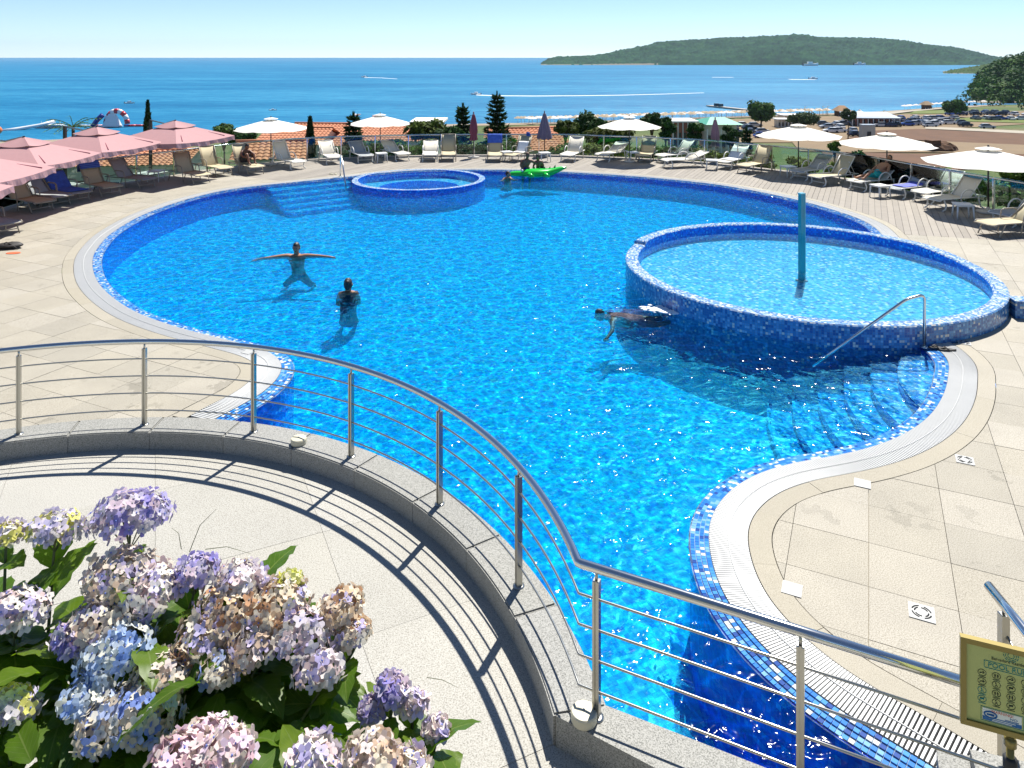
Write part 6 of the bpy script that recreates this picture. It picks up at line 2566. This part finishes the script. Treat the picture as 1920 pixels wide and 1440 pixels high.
# ------------------------------------------------------------------ cars
CARC = {'white': (0.75, 0.75, 0.74), 'silver': (0.45, 0.46, 0.47), 'black': (0.015, 0.015, 0.018), 'grey': (0.14, 0.15, 0.16), 'blue': (0.02, 0.07, 0.35), 'red': (0.45, 0.02, 0.02), 'navy': (0.012, 0.02, 0.07)}
M_TYRE = pmat('tyre', (0.02, 0.02, 0.02), 0.8)
M_LAMP = pmat('lamp_glass', (0.7, 0.7, 0.66), 0.2)
car_proto = {}


def make_car(cn):
    t = thing('parked_car', 'x', 'car')
    paint = pmat('car_paint_' + cn, CARC[cn], 0.25, var=0.02)
    st = [(-2.1, 0.30, 0.72), (-1.95, 0.24, 0.86), (-1.2, 0.22, 0.92), (0.9, 0.22, 0.96), (1.6, 0.22, 0.90), (2.05, 0.26, 0.74), (2.15, 0.34, 0.62)]
    m = MB()
    vs, fs = [], []
    for (x, z0, z1) in st:
        w = 0.86 if -1.9 < x < 1.9 else 0.72
        vs += [(x, -w, z0), (x, -w * 1.02, (z0 + z1) / 2), (x, -w * 0.93, z1), (x, w * 0.93, z1), (x, w * 1.02, (z0 + z1) / 2), (x, w, z0)]
    for i in range(len(st) - 1):
        for k in range(6):
            fs.append((i * 6 + k, i * 6 + (k + 1) % 6, (i + 1) * 6 + (k + 1) % 6, (i + 1) * 6 + k))
    fs += [tuple(range(6))[::-1], tuple((len(st) - 1) * 6 + k for k in range(6))]
    m.add(vs, fs)
    fix_normals(m.build('body', paint, t))
    m = MB()
    lo, hi = [(-1.85, -0.80), (1.05, -0.80), (1.05, 0.80), (-1.85, 0.80)], [(-1.3, -0.62), (0.35, -0.62), (0.35, 0.62), (-1.3, 0.62)]
    m.add([(x, y, 0.90) for x, y in lo] + [(x, y, 1.40) for x, y in hi], [(0, 1, 5, 4), (1, 2, 6, 5), (2, 3, 7, 6), (3, 0, 4, 7), (4, 5, 6, 7)])
    m.build('cabin_glass', M_WIN, t)
    m = MB()
    m.add([(x * 1.01, y * 1.01, 1.39) for x, y in hi] + [(x * 0.95, y * 0.95, 1.45) for x, y in hi], [(0, 1, 5, 4), (1, 2, 6, 5), (2, 3, 7, 6), (3, 0, 4, 7), (4, 5, 6, 7), (3, 2, 1, 0)])
    m.build('roof', paint, t)
    for x in (-1.3, 1.3):
        for s in (-1, 1):
            mm = MB().tube([(x, s * 0.72, 0.32), (x, s * 0.90, 0.32)], 0.32, 12)
            mm.build('wheel', M_TYRE, t)
    for s in (-1, 1):
        MB().ball((2.04, s * 0.58, 0.66), (0.12, 0.18, 0.08), 8, 5).build('headlight', M_LAMP, t)
    return t


car_spots = []
rc = random.Random(8)


def car_at(x, y, cn, rz, label):
    p = G(x, y, PLAIN)
    for q in car_spots:
        if (p.xy - q).length < 2.6:
            return None
    car_spots.append(p.xy)
    if cn in car_proto:
        o = copy_tree(car_proto[cn])
    else:
        o = make_car(cn)
        car_proto[cn] = o
    o.location = (p.x, p.y, ground_z(p.x, p.y) + 0.16)
    o.rotation_euler = (0, 0, rz)
    tag(o, label, 'car', 'cars parked between the beach and the fields')
    return o


car_at(1428, 259, 'blue', 0.1, 'blue car under the left tip of the car park parasol')
car_at(1457, 259, 'red', 0.05, 'red car half hidden behind the car park parasol')
car_at(1604, 256, 'navy', 0.2, 'dark car standing apart below the utility box, left of two')
car_at(1623, 258, 'black', 0.3, 'dark car standing apart below the utility box, right of two')
car_at(1851, 242, 'silver', -0.1, 'lone silver car driving on the dirt road')
car_at(1744, 239, 'silver', 0.0, 'silver car at the corner of the brown field')
car_at(1810, 238, 'black', 0.1, 'black car parked at the right end of the front row')
rows = [(1372, 1420, 238, 11), (1368, 1425, 244, 12), (1380, 1440, 251, 13), (1546, 1610, 236, 12), (1550, 1600, 242, 13), (1556, 1600, 249, 14), (1590, 1660, 228.5, 12), (1600, 1680, 233, 12), (1640, 1720, 229, 12),
        (1690, 1790, 225, 12), (1700, 1790, 230, 13), (1700, 1760, 236, 13), (1720, 1830, 233.5, 14), (1780, 1880, 217, 12), (1790, 1890, 213.5, 12), (1650, 1700, 238, 15), (1830, 1930, 226, 16), (1862, 1960, 217, 13)]
ROWN = ['back row behind the faded mauve parasol', 'middle row behind the faded mauve parasol', 'front row behind the faded mauve parasol', 'back row left of the utility box', 'middle row left of the utility box',
        'front row left of the utility box', 'row under the beach restaurant roof', 'row in front of the beach restaurant', 'row right of the beach restaurant', 'far row between restaurant and wooded hill',
        'second row between restaurant and wooded hill', 'short row at the brown field corner', 'row along the edge of the brown field', 'near row at the foot of the wooded hill', 'far row at the foot of the wooded hill',
        'row right of the utility box', 'row on the meadow at the right edge', 'short row at the right edge below the hill']
ORD = ['first', 'second', 'third', 'fourth', 'fifth', 'sixth', 'seventh', 'eighth', 'ninth', 'tenth', 'eleventh', 'twelfth']
for ri_, (x0, x1, y, stp) in enumerate(rows):
    x = x0
    nth = 0
    while x < x1:
        cn = rc.choice(['white', 'silver', 'black', 'grey', 'blue', 'white', 'grey', 'navy', 'silver'])
        if car_at(x + rc.uniform(-3, 3), y + rc.uniform(-0.7, 0.7), cn, rc.choice([0.1, 1.5, 1.6, 0.0, 3.1]) + rc.uniform(-0.1, 0.1),
                  '%s car, %s from left, %s' % (cn, ORD[nth], ROWN[ri_])):
            nth += 1
        x += stp

# ------------------------------------------------------------------ beach parasols, people specks are left out
M_STRAW = pmat('straw', (0.42, 0.33, 0.22), 0.95)
M_BPAR = pmat('pale_beach_canvas', (0.66, 0.60, 0.54), 0.9)
bm_a = MB().lathe([(1.5, 1.75), (0.8, 2.15), (0.05, 2.5)], seg=8, cap=False).tube([(0, 0, 0), (0, 0, 2.4)], 0.05, 5).mesh('beach_parasol', M_STRAW)
bm_b = MB().lathe([(1.5, 1.85), (0.8, 2.15), (0.05, 2.4)], seg=8, cap=False).tube([(0, 0, 0), (0, 0, 2.4)], 0.05, 5).mesh('beach_parasol', M_BPAR)
n_b = 0
for row in range(5):
    x = 2.0 + row * 1.1
    while x < 120 and n_b < 215:
        ys = interp(SHORE, x) - 9 - row * 5.2 + rt.uniform(-0.8, 0.8)
        w = rt.random() < 0.4
        o = link('beach_parasol', bm_b if w else bm_a, None, (x, ys, ground_z(x, ys)))
        tag(o, 'small pale canvas parasol in the rows along the beach' if w else 'small straw parasol in the rows along the beach', 'beach parasol', 'rows of beach parasols')
        n_b += 1
        x += rt.uniform(2.6, 4.2)
x = 165
while x < 222:
    ys = interp(SHORE, x) - 10 + rt.uniform(-2, 2)
    tag(link('beach_parasol', bm_b, None, (x, ys, ground_z(x, ys))), 'small pale parasol on the beach below the wooded hill', 'beach parasol', 'parasols below the wooded hill')
    x += rt.uniform(2.4, 3.6)
# lamp posts by the shore
for k, (x, y) in enumerate(((1509, 200), (1543, 199), (1552, 199), (1657, 207))):
    p = D(x, y, 275)
    gz = ground_z(p.x, 275)
    t = thing('lamp_post', ('slim lamp post on the shore right of the beach bar', 'slim lamp post on the shore, left of a close pair', 'slim lamp post on the shore, right of a close pair', 'yellow post behind the restaurant')[k], 'lamp post', (p.x, 275, gz))
    MB().tube([(0, 0, 0), (0, 0, p.z - gz)], 0.10, 6).build('mast', M_STEELD if k < 3 else pmat('yellow_post', (0.6, 0.45, 0.05), 0.6), t)
    MB().box((0.3, 0, p.z - gz), (0.9, 0.2, 0.12)).build('lamp_head', M_STEELD, t)

# ------------------------------------------------------------------ boats, pier and water park
M_HULL = pmat('white_hull', (0.78, 0.78, 0.76), 0.3, var=0.03)


def boat(x, y, ln, label, rz=0.0, dark=False):
    p = G(x, y, SEA)
    t = thing('motor_boat', label, 'boat', (p.x, p.y, SEA - 0.1), rz)
    m = MB()
    vs, fs = [], []
    st = [(-0.5, 0.17, 0.13), (-0.2, 0.19, 0.14), (0.2, 0.16, 0.16), (0.42, 0.08, 0.19), (0.52, 0.008, 0.21)]
    for (u, w, h) in st:
        vs += [(u * ln, -w * ln, h * ln), (u * ln, -w * ln * 0.6, 0), (u * ln, w * ln * 0.6, 0), (u * ln, w * ln, h * ln)]
    for i in range(4):
        for k in range(3):
            fs.append((i * 4 + k, i * 4 + k + 1, (i + 1) * 4 + k + 1, (i + 1) * 4 + k))
        fs.append((i * 4, (i + 1) * 4, (i + 1) * 4 + 3, i * 4 + 3))
    fs.append((0, 1, 2, 3))
    m.add(vs, fs)
    m.build('hull', M_HULL if not dark else M_WIN, t)
    MB().box((-0.05 * ln, 0, 0.22 * ln), (0.3 * ln, 0.24 * ln, 0.14 * ln)).build('cabin', M_HULL, t)
    MB().box((0.11 * ln, 0, 0.23 * ln), (0.03 * ln, 0.22 * ln, 0.11 * ln)).build('windscreen', M_WIN, t)
    MB().box((-0.53 * ln, 0, 0.12 * ln), (0.06 * ln, 0.1 * ln, 0.2 * ln)).build('outboard_motor', M_TYRE, t)
    return t


boat(243, 194, 4.6, 'small motor boat on the sea above the cypress', 0.1)
boat(892, 177.5, 6, 'speedboat at the head of the long white wake', 3.1)
boat(512, 207, 3.0, 'tiny boat on the sea above the leftmost white parasol', 0.3)
boat(1525, 148.5, 9, 'boat with wake in the bay below the island', 0.0)
boat(1225, 121.8, 30, 'white boat moored along the island shore, leftmost', 0.0)
boat(1520, 123.5, 40, 'larger white boat in front of the island', 0.0)
boat(1612, 122, 34, 'white boat moored along the island shore, right', 0.0)
boat(683, 145, 7, 'small boat with a short wake on the left of the bay', 3.1)


def wake(pts, w0, w1, label):
    mb = MB()
    n = len(pts)
    vs, fs = [], []
    for i, (x, y) in enumerate(pts):
        p = G(x, y, SEA + 0.05)
        w = w0 + (w1 - w0) * i / (n - 1)
        vs += [(p.x, p.y - w, SEA + 0.06), (p.x, p.y + w, SEA + 0.06)]
    fs = [(2 * i, 2 * i + 2, 2 * i + 3, 2 * i + 1) for i in range(n - 1)]
    mb.add(vs, fs)
    tag(mb.build('boat_wake', M_FOAM), kind='stuff')


wake([(893, 178), (930, 179.5), (1000, 180), (1080, 179.5), (1160, 178.5), (1240, 176.5), (1320, 174)], 3.2, 1.4, '')
wake([(683, 145.3), (715, 146), (745, 148)], 5, 2.5, '')
wake([(1480, 148.8), (1505, 149), (1530, 149)], 6, 4, '')
wake([(1335, 144.8), (1375, 145)], 4, 4, '')
# floating pier
pa, pb = G(1328, 200, SEA), G(1402, 208, SEA)
t = thing('floating_pier', 'low floating pier reaching from the beach into the sea', 'pier', (pa.x, pa.y, SEA))
d = (pb - pa)
an = math.atan2(d.y, d.x)
M_DECKP = pmat('pier_planks', (0.42, 0.36, 0.30), 0.8)
for k in range(9):
    q = d * ((k + 0.5) / 9)
    MB().box((q.x, q.y, 0.45), (d.length / 9 - 0.2, 2.6, 0.5), an).build('pontoon', M_DECKP, t)
for k in (2, 3):
    q = d * (k / 9)
    MB().box((q.x, q.y, 1.3), (2.0, 1.4, 1.2), an).build('pier_hut', M_WIN, t)

# inflatable water park on the left
M_REDV = pmat('red_vinyl', (0.55, 0.03, 0.04), 0.3, var=0.05)
M_BLUEV = pmat('navy_vinyl', (0.015, 0.03, 0.20), 0.3)
M_WHV = pmat('white_vinyl', (0.78, 0.78, 0.78), 0.3)
p = G(213, 238, SEA)
sc = p.y / F           # metres per photo pixel here
wp = thing('inflatable_water_park', 'red white and navy inflatable water park with an arch off the beach', 'water park', (p.x, p.y, SEA))
for k in range(9):
    a0, a1 = PI * k / 9, PI * (k + 1) / 9
    c = lambda a: ((-20 * math.cos(a)) * sc + 1, 0, 1.0 + 24 * sc * math.sin(a))
    MB().tube([c(a0), c((a0 + a1) / 2), c(a1)], 0.85, 8).build('arch_segment', M_REDV if k % 2 == 0 else M_WHV, wp, True)
MB().tube([(-6, -1.5, 0.3), (-4.5, -1.2, 4.2 * 0.6), (-3, -1, 4.0)], 0.8, 8).build('slide', M_BLUEV, wp, True)
m = MB()
m.add([(-2.5, -2.6, 0.3), (2.6, -2.6, 0.3), (1.2, -0.8, 4.4), (-1.2, -0.8, 4.4), (-2.5, 0.6, 0.3), (2.6, 0.6, 0.3)], [(0, 1, 2, 3), (0, 3, 4), (1, 5, 2), (3, 2, 5, 4)])
m.build('climbing_ramp', M_WHV, wp)
for k in range(12):
    x = -12 + 2.0 * k + rt.uniform(-0.5, 0.5)
    MB().tube([(x - 1.1, rt.uniform(-1, 2), 0.25), (x + 1.1, rt.uniform(-1, 2), 0.25)], 0.42, 8).build('float_tube', rt.choice([M_WHV, M_BLUEV, M_REDV, M_WHV]), wp, True)
p = G(95, 240, SEA)
rf = thing('slide_raft', 'white floating raft with a long slide off the beach at the left', 'raft', (p.x, p.y, SEA))
for k in range(5):
    MB().tube([(-4 + 2 * k - 0.9, 0, 0.3), (-4 + 2 * k + 0.9, 0.3, 0.3)], 0.5, 8).build('float_tube', M_WHV, rf, True)
MB().box((0, 0, 1.0), (8, 2.4, 0.3)).build('raft_deck', M_WHV, rf)
MB().tube([(1.5, -0.5, 2.2), (-1.5, -3, 1.2), (-6, -7.5, 0.3), (-9, -10, -0.1)], [0.5, 0.5, 0.6, 0.6], 8).build('slide', M_WHV, rf, True)
for k in range(5):
    MB().tube([(-3 + 1.5 * k, 0, 1), (-3 + 1.5 * k, 0, 2.2)], 0.06, 5).build('rail_post', M_WHV, rf)
p = G(2, 252, SEA)
bc = thing('inflatable_castle', 'blue and orange inflatable at the far left edge of the beach', 'inflatable', (p.x, p.y - 2, SEA + 0.3))
MB().ball((0, 0, 1.1), (1.5, 1.5, 1.3), 14, 10).build('orange_dome', pmat('orange_vinyl', (0.75, 0.17, 0.02), 0.35), bc, True)
MB().tube([(-0.3, 0, 2.2), (-0.3, 0, 4.2)], [0.9, 0.6], 10).build('blue_tower', M_BLUEV, bc, True)
MB().lathe([(0.8, 4.2), (0.05, 5.2)], (-0.3, 0, 0), 10).build('tower_cap', pmat('tan_vinyl', (0.6, 0.36, 0.16), 0.4), bc, True)
p = G(72, 256, PLAIN)
MBs = None

# ================================================================== hydrangeas in the raised planter below the eye
M_PETAL = attr_mat('hydrangea_petal', 0.7, var=0.18, scale=60, trans=0.3, spec=0.2)
rh = random.Random(77)


def leaf_mat():
    m, nt, b = newmat('hydrangea_leaf')
    uvm = N(nt, 'ShaderNodeUVMap').outputs[0]
    sp = N(nt, 'ShaderNodeSeparateXYZ')
    L(nt, uvm, sp.inputs[0])
    # veins: midrib plus slanting side veins
    ax = math_n(nt, 'ABSOLUTE', math_n(nt, 'SUBTRACT', sp.outputs[0], 0.5))
    mid = math_n(nt, 'LESS_THAN', ax, 0.025)
    s = math_n(nt, 'SUBTRACT', math_n(nt, 'MULTIPLY', sp.outputs[1], 9.0), math_n(nt, 'MULTIPLY', ax, 5.0))
    v = math_n(nt, 'LESS_THAN', math_n(nt, 'FRACT', s), 0.10)
    vein = math_n(nt, 'MAXIMUM', mid, math_n(nt, 'MULTIPLY', v, 0.5))
    oi = N(nt, 'ShaderNodeObjectInfo').outputs['Random']
    base = ramp(nt, oi, [(0.0, (0.06, 0.14, 0.010)), (0.6, (0.12, 0.22, 0.012)), (1.0, (0.20, 0.27, 0.014))])
    pos = N(nt, 'ShaderNodeNewGeometry').outputs['Position']
    base = mixrgb(nt, noise_t(nt, pos, 30, 3), base, (0.08, 0.15, 0.012))
    c = mixrgb(nt, vein, base, (0.17, 0.24, 0.05))
    L(nt, c, b.inputs['Base Color'])
    b.inputs['Roughness'].default_value = 0.42
    b.inputs['Specular IOR Level'].default_value = 0.4
    bump(nt, b, math_n(nt, 'SUBTRACT', 1.0, vein), 0.5, 0.003)
    tr = N(nt, 'ShaderNodeBsdfTranslucent')
    L(nt, mixrgb(nt, 1.0, c, (1.6, 1.7, 0.5), 'MULTIPLY'), tr.inputs[0])
    mx = N(nt, 'ShaderNodeMixShader')
    mx.inputs[0].default_value = 0.5
    L(nt, b.outputs[0], mx.inputs[1])
    L(nt, tr.outputs[0], mx.inputs[2])
    L(nt, mx.outputs[0], nt.nodes['Material Output'].inputs[0])
    return m


M_HLEAF = leaf_mat()
M_STEM = pmat('green_stem', (0.09, 0.11, 0.03), 0.6, var=0.3, scale=30)
M_SOILP = pmat('planter_soil', (0.05, 0.035, 0.025), 0.95)


def leaf_mesh(seed, ln=0.17, wd=0.105):
    """ovate toothed leaf from the origin along +y, folded at the midrib and drooping at the tip"""
    r = random.Random(seed)
    n = 12
    mb = MB()
    vs, uvs = [], []
    curl = r.uniform(0.25, 0.6)
    fold = r.uniform(0.15, 0.4)
    for i in range(n + 1):
        t = i / n
        w = wd / 2 * (math.sin(PI * min(1, t * 0.98 + 0.02) ** 0.78)) ** 0.85 * (1 if t < 0.98 else 0.1)
        tooth = 1.0 + (0.07 if i % 2 else -0.05)
        y = ln * t
        z = ln * (0.18 * t - curl * t * t)
        for s, f in ((-1, 1), (-0.5, 0.5), (0, 0), (0.5, 0.5), (1, 1)):
            ww = w * f * (tooth if f == 1 else 1)
            vs.append((math.copysign(ww, s) if s else 0, y, z + ww * fold * (1.0 - 0.5 * f) + 0.004 * math.sin(t * 22) * f))
            uvs.append((0.5 + s * 0.5, t))
    fs = []
    for i in range(n):
        for k in range(4):
            a = i * 5 + k
            fs.append((a, a + 1, a + 6, a + 5))
    mb.add(vs, fs)
    me = mb.mesh('leaf', M_HLEAF, True)
    uv = me.uv_layers.new(name='UVMap')
    for p in me.polygons:
        for li in p.loop_indices:
            uv.data[li].uv = uvs[me.loops[li].vertex_index]
    return me


LEAVES = [leaf_mesh(k, 0.15 + 0.02 * (k % 4), 0.085 + 0.01 * (k % 3)) for k in range(8)]

PAL = {
    'violet': [(0.42, 0.38, 0.66), (0.30, 0.26, 0.60), (0.58, 0.53, 0.70), (0.72, 0.67, 0.70), (0.52, 0.42, 0.50)],
    'lilac': [(0.70, 0.64, 0.70), (0.78, 0.74, 0.72), (0.52, 0.47, 0.74), (0.80, 0.75, 0.66), (0.66, 0.52, 0.52)],
    'cream': [(0.78, 0.70, 0.56), (0.82, 0.77, 0.68), (0.66, 0.50, 0.38), (0.70, 0.60, 0.58), (0.56, 0.50, 0.72), (0.66, 0.58, 0.50)],
    'tan': [(0.66, 0.50, 0.34), (0.78, 0.68, 0.52), (0.50, 0.29, 0.17), (0.80, 0.74, 0.62), (0.70, 0.58, 0.46), (0.50, 0.46, 0.70)],
    'blue': [(0.46, 0.58, 0.80), (0.66, 0.73, 0.80), (0.74, 0.78, 0.76), (0.30, 0.44, 0.80), (0.76, 0.76, 0.66)],
    'bluecream': [(0.74, 0.68, 0.56), (0.24, 0.34, 0.74), (0.76, 0.74, 0.68), (0.66, 0.56, 0.44), (0.44, 0.52, 0.78), (0.72, 0.64, 0.52)],
    'pink': [(0.76, 0.60, 0.60), (0.66, 0.44, 0.50), (0.80, 0.72, 0.70), (0.72, 0.58, 0.70), (0.74, 0.66, 0.56)],
    'yellow': [(0.62, 0.62, 0.12), (0.70, 0.70, 0.24), (0.56, 0.60, 0.10), (0.74, 0.74, 0.44)],
    'lilacyellow': [(0.66, 0.60, 0.74), (0.74, 0.70, 0.74), (0.70, 0.68, 0.20), (0.78, 0.76, 0.68), (0.56, 0.52, 0.74)],
}


def flower_head(mb, c, rx, rz, pal, r, dens=1.0):
    """dome of four petalled florets"""
    nf = int(150 * dens)
    ga = PI * (3 - 5 ** 0.5)
    for k in range(nf):
        u = (k + 0.5) / nf
        zz = 1 - u * 1.42
        rr = math.sqrt(max(0, 1 - zz * zz))
        a = ga * k + r.uniform(-0.15, 0.15)
        n = Vector((rr * math.cos(a), rr * math.sin(a), zz))
        s = r.uniform(0.78, 1.14)
        p = Vector(c) + Vector((n.x * rx * s, n.y * rx * s, n.z * rz * s))
        n = (n + Vector((r.gauss(0, .28), r.gauss(0, .28), r.gauss(0, .28)))).normalized()
        t = Quaternion(n, r.uniform(0, 6.28)) @ n.orthogonal().normalized()
        b = n.cross(t)
        col = pal[r.randrange(len(pal))]
        col = jit(col, 0.10, r)
        sz = r.uniform(0.012, 0.0175)
        for q in range(4):
            aa = q * PI / 2
            d = t * math.cos(aa) + b * math.sin(aa)
            e = n.cross(d)
            cup = r.uniform(0.05, 0.5)
            tipc = jit((min(1, col[0] * 1.12), min(1, col[1] * 1.10), min(1, col[2] * 1.05)), 0.08, r)
            p1 = p + d * sz * 0.5 + e * sz * 0.5 + n * sz * 0.10
            p2 = p + d * sz * 1.15 + e * sz * 0.36 + n * sz * cup
            p3 = p + d * sz * 1.28 + n * sz * cup * 0.8
            p4 = p + d * sz * 1.15 - e * sz * 0.36 + n * sz * cup
            p5 = p + d * sz * 0.5 - e * sz * 0.5 + n * sz * 0.10
            mb.add([p, p1, p2, p3, p4, p5], [(0, 1, 5)], 0, jit(col, 0.1, r))
            mb.f.append(tuple(len(mb.v) - 6 + i for i in (1, 2, 3, 4, 5)))
            mb.m.append(0)
            mb.c.append(tipc)
        mb.ball(p + n * 0.002, 0.0028, 5, 3, 0, (0.45, 0.45, 0.42) if r.random() < 0.6 else (0.25, 0.32, 0.70))


def hyd(label, base, heads, nleaf, box, bare=False):
    """heads: (photo x, y, width px, palette, distance)"""
    t = thing('hydrangea_bush', label, 'plant', base)
    B = Vector(base)
    ends = []
    for (x, y, w, pal, Y) in heads:
        c = D(x, y + 8, Y) - B
        rx = w * Y / F / 2 * 0.80
        mb = MB()
        flower_head(mb, (0, 0, 0), rx, rx * 0.62, [tuple(q * 0.92 for q in cc) for cc in PAL[pal]], rh, min(1.25, max(0.35, (rx / 0.10) ** 1.3)))
        h = mb.build('flower_head', M_PETAL, t, loc=c)
        h.rotation_euler = (rh.uniform(-0.35, 0.15), rh.uniform(-0.3, 0.3), 0)
        foot = Vector((c.x * 0.45 + rh.uniform(-.06, .06), c.y * 0.3 + rh.uniform(-0.05, 0.1), 0.0))
        midp = c.lerp(foot, 0.45) + Vector((0, 0, 0.06))
        path = [c - Vector((0, 0, rx * 0.3)), c - Vector((0, 0.01, rx * 0.9)), midp, foot]
        MB().tube(path, [0.0035, 0.004, 0.0055, 0.008], 7).build('stem', M_STEM, t, True)
        # twigs under the head
        for k in range(5):
            a = 2 * PI * k / 5
            MB().tube([c - Vector((0, 0.005, rx * 0.9)), c + Vector((rx * 0.55 * math.cos(a), rx * 0.55 * math.sin(a), -rx * 0.1))], 0.002, 5).build('flower_stalk', M_STEM, t)
        ends.append((c, path, rx))
    n = 0
    # pairs of leaves down each stem
    for (c, path, rx) in ends:
        for k in range(3 if not bare else 2):
            u = 0.10 + 0.24 * k
            q = path[1].lerp(path[2], u) if not bare else path[1].lerp(path[2], 0.1 + 0.3 * k)
            a0 = rh.uniform(0, PI)
            for s in (0, 1):
                o = link('leaf', LEAVES[rh.randrange(8)], t, q)
                o.rotation_euler = (rh.uniform(-0.2, 0.55), rh.uniform(-0.3, 0.3), a0 + s * PI + rh.uniform(-0.4, 0.4))
                sc = rh.uniform(0.75, 1.15) * (0.7 if bare else 1)
                o.scale = (sc,) * 3
                n += 1
    for _ in range(nleaf):
        (x0, x1, y0, y1) = box
        x, y = rh.uniform(x0, x1), rh.uniform(y0, y1)
        Y = 2.32 - (y - 950) / 480 * 0.52 + rh.uniform(-0.02, 0.22)
        q = D(x, y, Y) - B - Vector((0, 0, rh.uniform(0.0, 0.2)))
        o = link('leaf', LEAVES[rh.randrange(8)], t, q)
        o.rotation_euler = (rh.uniform(-0.5, 0.6), rh.uniform(-0.5, 0.5), rh.uniform(0, 2 * PI))
        sc = rh.uniform(0.7, 1.15)
        o.scale = (sc,) * 3
        n += 1
    return t


def YD(y):
    return 2.34 - (y - 950) / 480 * 0.52


main = [(245, 962, 165, 'violet'), (105, 985, 110, 'lilacyellow'), (15, 992, 70, 'lilacyellow'), (30, 1140, 135, 'lilac'), (225, 1075, 150, 'cream'), (285, 1100, 130, 'lilac'), (365, 1068, 105, 'violet'),
        (455, 1082, 110, 'lilac'), (545, 1082, 46, 'yellow'), (640, 1130, 100, 'tan'), (430, 1130, 150, 'tan'), (520, 1125, 140, 'tan'), (575, 1180, 140, 'lilac'), (385, 1190, 130, 'tan'), (480, 1195, 130, 'cream'),
        (190, 1158, 135, 'cream'), (140, 1190, 100, 'violet'), (220, 1212, 160, 'blue'), (300, 1265, 130, 'cream'), (160, 1300, 100, 'blue'), (265, 1330, 175, 'bluecream'), (200, 1350, 130, 'bluecream'), (25, 1318, 105, 'lilacyellow'),
        (665, 1180, 70, 'tan'), (600, 1245, 110, 'lilac'), (410, 1250, 90, 'bluecream')]
planter_z = 2.05
hyd('large hydrangea bush with violet, cream and blue flower heads filling the lower left', (-1.15, 1.75, planter_z), [(x, y, w, p_, YD(y)) for x, y, w, p_ in main], 190, (-80, 540, 1075, 1500))
hyd('pink flowering hydrangea at the bottom edge', (-0.75, 1.55, planter_z), [(340, 1420, 130, 'pink', 1.74), (420, 1410, 130, 'pink', 1.74), (375, 1385, 110, 'pink', 1.80)], 26, (250, 560, 1330, 1500))
hyd('cream and lilac hydrangea at the bottom edge left of the kerb', (-0.40, 1.55, planter_z), [(590, 1430, 130, 'lilac', 1.72), (700, 1418, 130, 'cream', 1.74), (765, 1432, 90, 'cream', 1.74)], 10, (520, 700, 1400, 1520))
hyd('small violet hydrangea sprig standing apart on the terrace side', (-0.32, 1.80, planter_z), [(735, 1285, 70, 'violet', 1.98), (775, 1310, 60, 'lilac', 1.98), (698, 1322, 56, 'violet', 1.97), (818, 1358, 52, 'lilac', 1.95)], 6, (690, 780, 1330, 1400), True)

# thin grass blades sticking out above the bush
gb_ = MB()
for (x0, y0, x1, y1, x2, y2) in ((355, 1035, 375, 985, 405, 955), (340, 1030, 335, 1000, 322, 990), (385, 1030, 425, 1025, 470, 1038), (800, 1270, 830, 1275, 860, 1290)):
    gb_.tube([D(x0, y0, 2.25), D(x1, y1, 2.25), D(x2, y2, 2.25)], [0.0012, 0.001, 0.0004], 4)
tag(gb_.build('grass_blades', M_STEM), kind='stuff')

# raised planter that holds them
pln = thing('raised_planter', 'stone planter wall below the hydrangeas, under the lower edge of the picture', 'planter', (-1.0, 1.55, ZT))
MB().box((0, 0.62, (planter_z - ZT) / 2 - 0.02), (4.6, 0.12, planter_z - ZT - 0.04)).build('front_wall', M_CURB, pln)
MB().box((0, -0.62, (planter_z - ZT) / 2 - 0.02), (4.6, 0.12, planter_z - ZT - 0.04)).build('rear_wall', M_CURB, pln)
for s in (-1, 1):
    MB().box((s * 2.24, 0, (planter_z - ZT) / 2 - 0.02), (0.12, 1.118, planter_z - ZT - 0.04)).build('end_wall', M_CURB, pln)
MB().box((0, 0, planter_z - ZT - 0.05), (4.36, 1.12, 0.1)).build('soil', M_SOILP, pln)

# ------------------------------------------------------------------ sea haze
m, nt, b = newmat('sea_haze')
nt.nodes.remove(b)
pv = N(nt, 'ShaderNodeVolumePrincipled')
pv.inputs['Color'].default_value = (0.62, 0.80, 1.0, 1)
pv.inputs['Density'].default_value = 0.00006
L(nt, pv.outputs[0], nt.nodes['Material Output'].inputs['Volume'])
hz = MB().box((0, 1500, 70), (12000, 12000, 180)).build('haze', m)
tag(hz, kind='stuff')
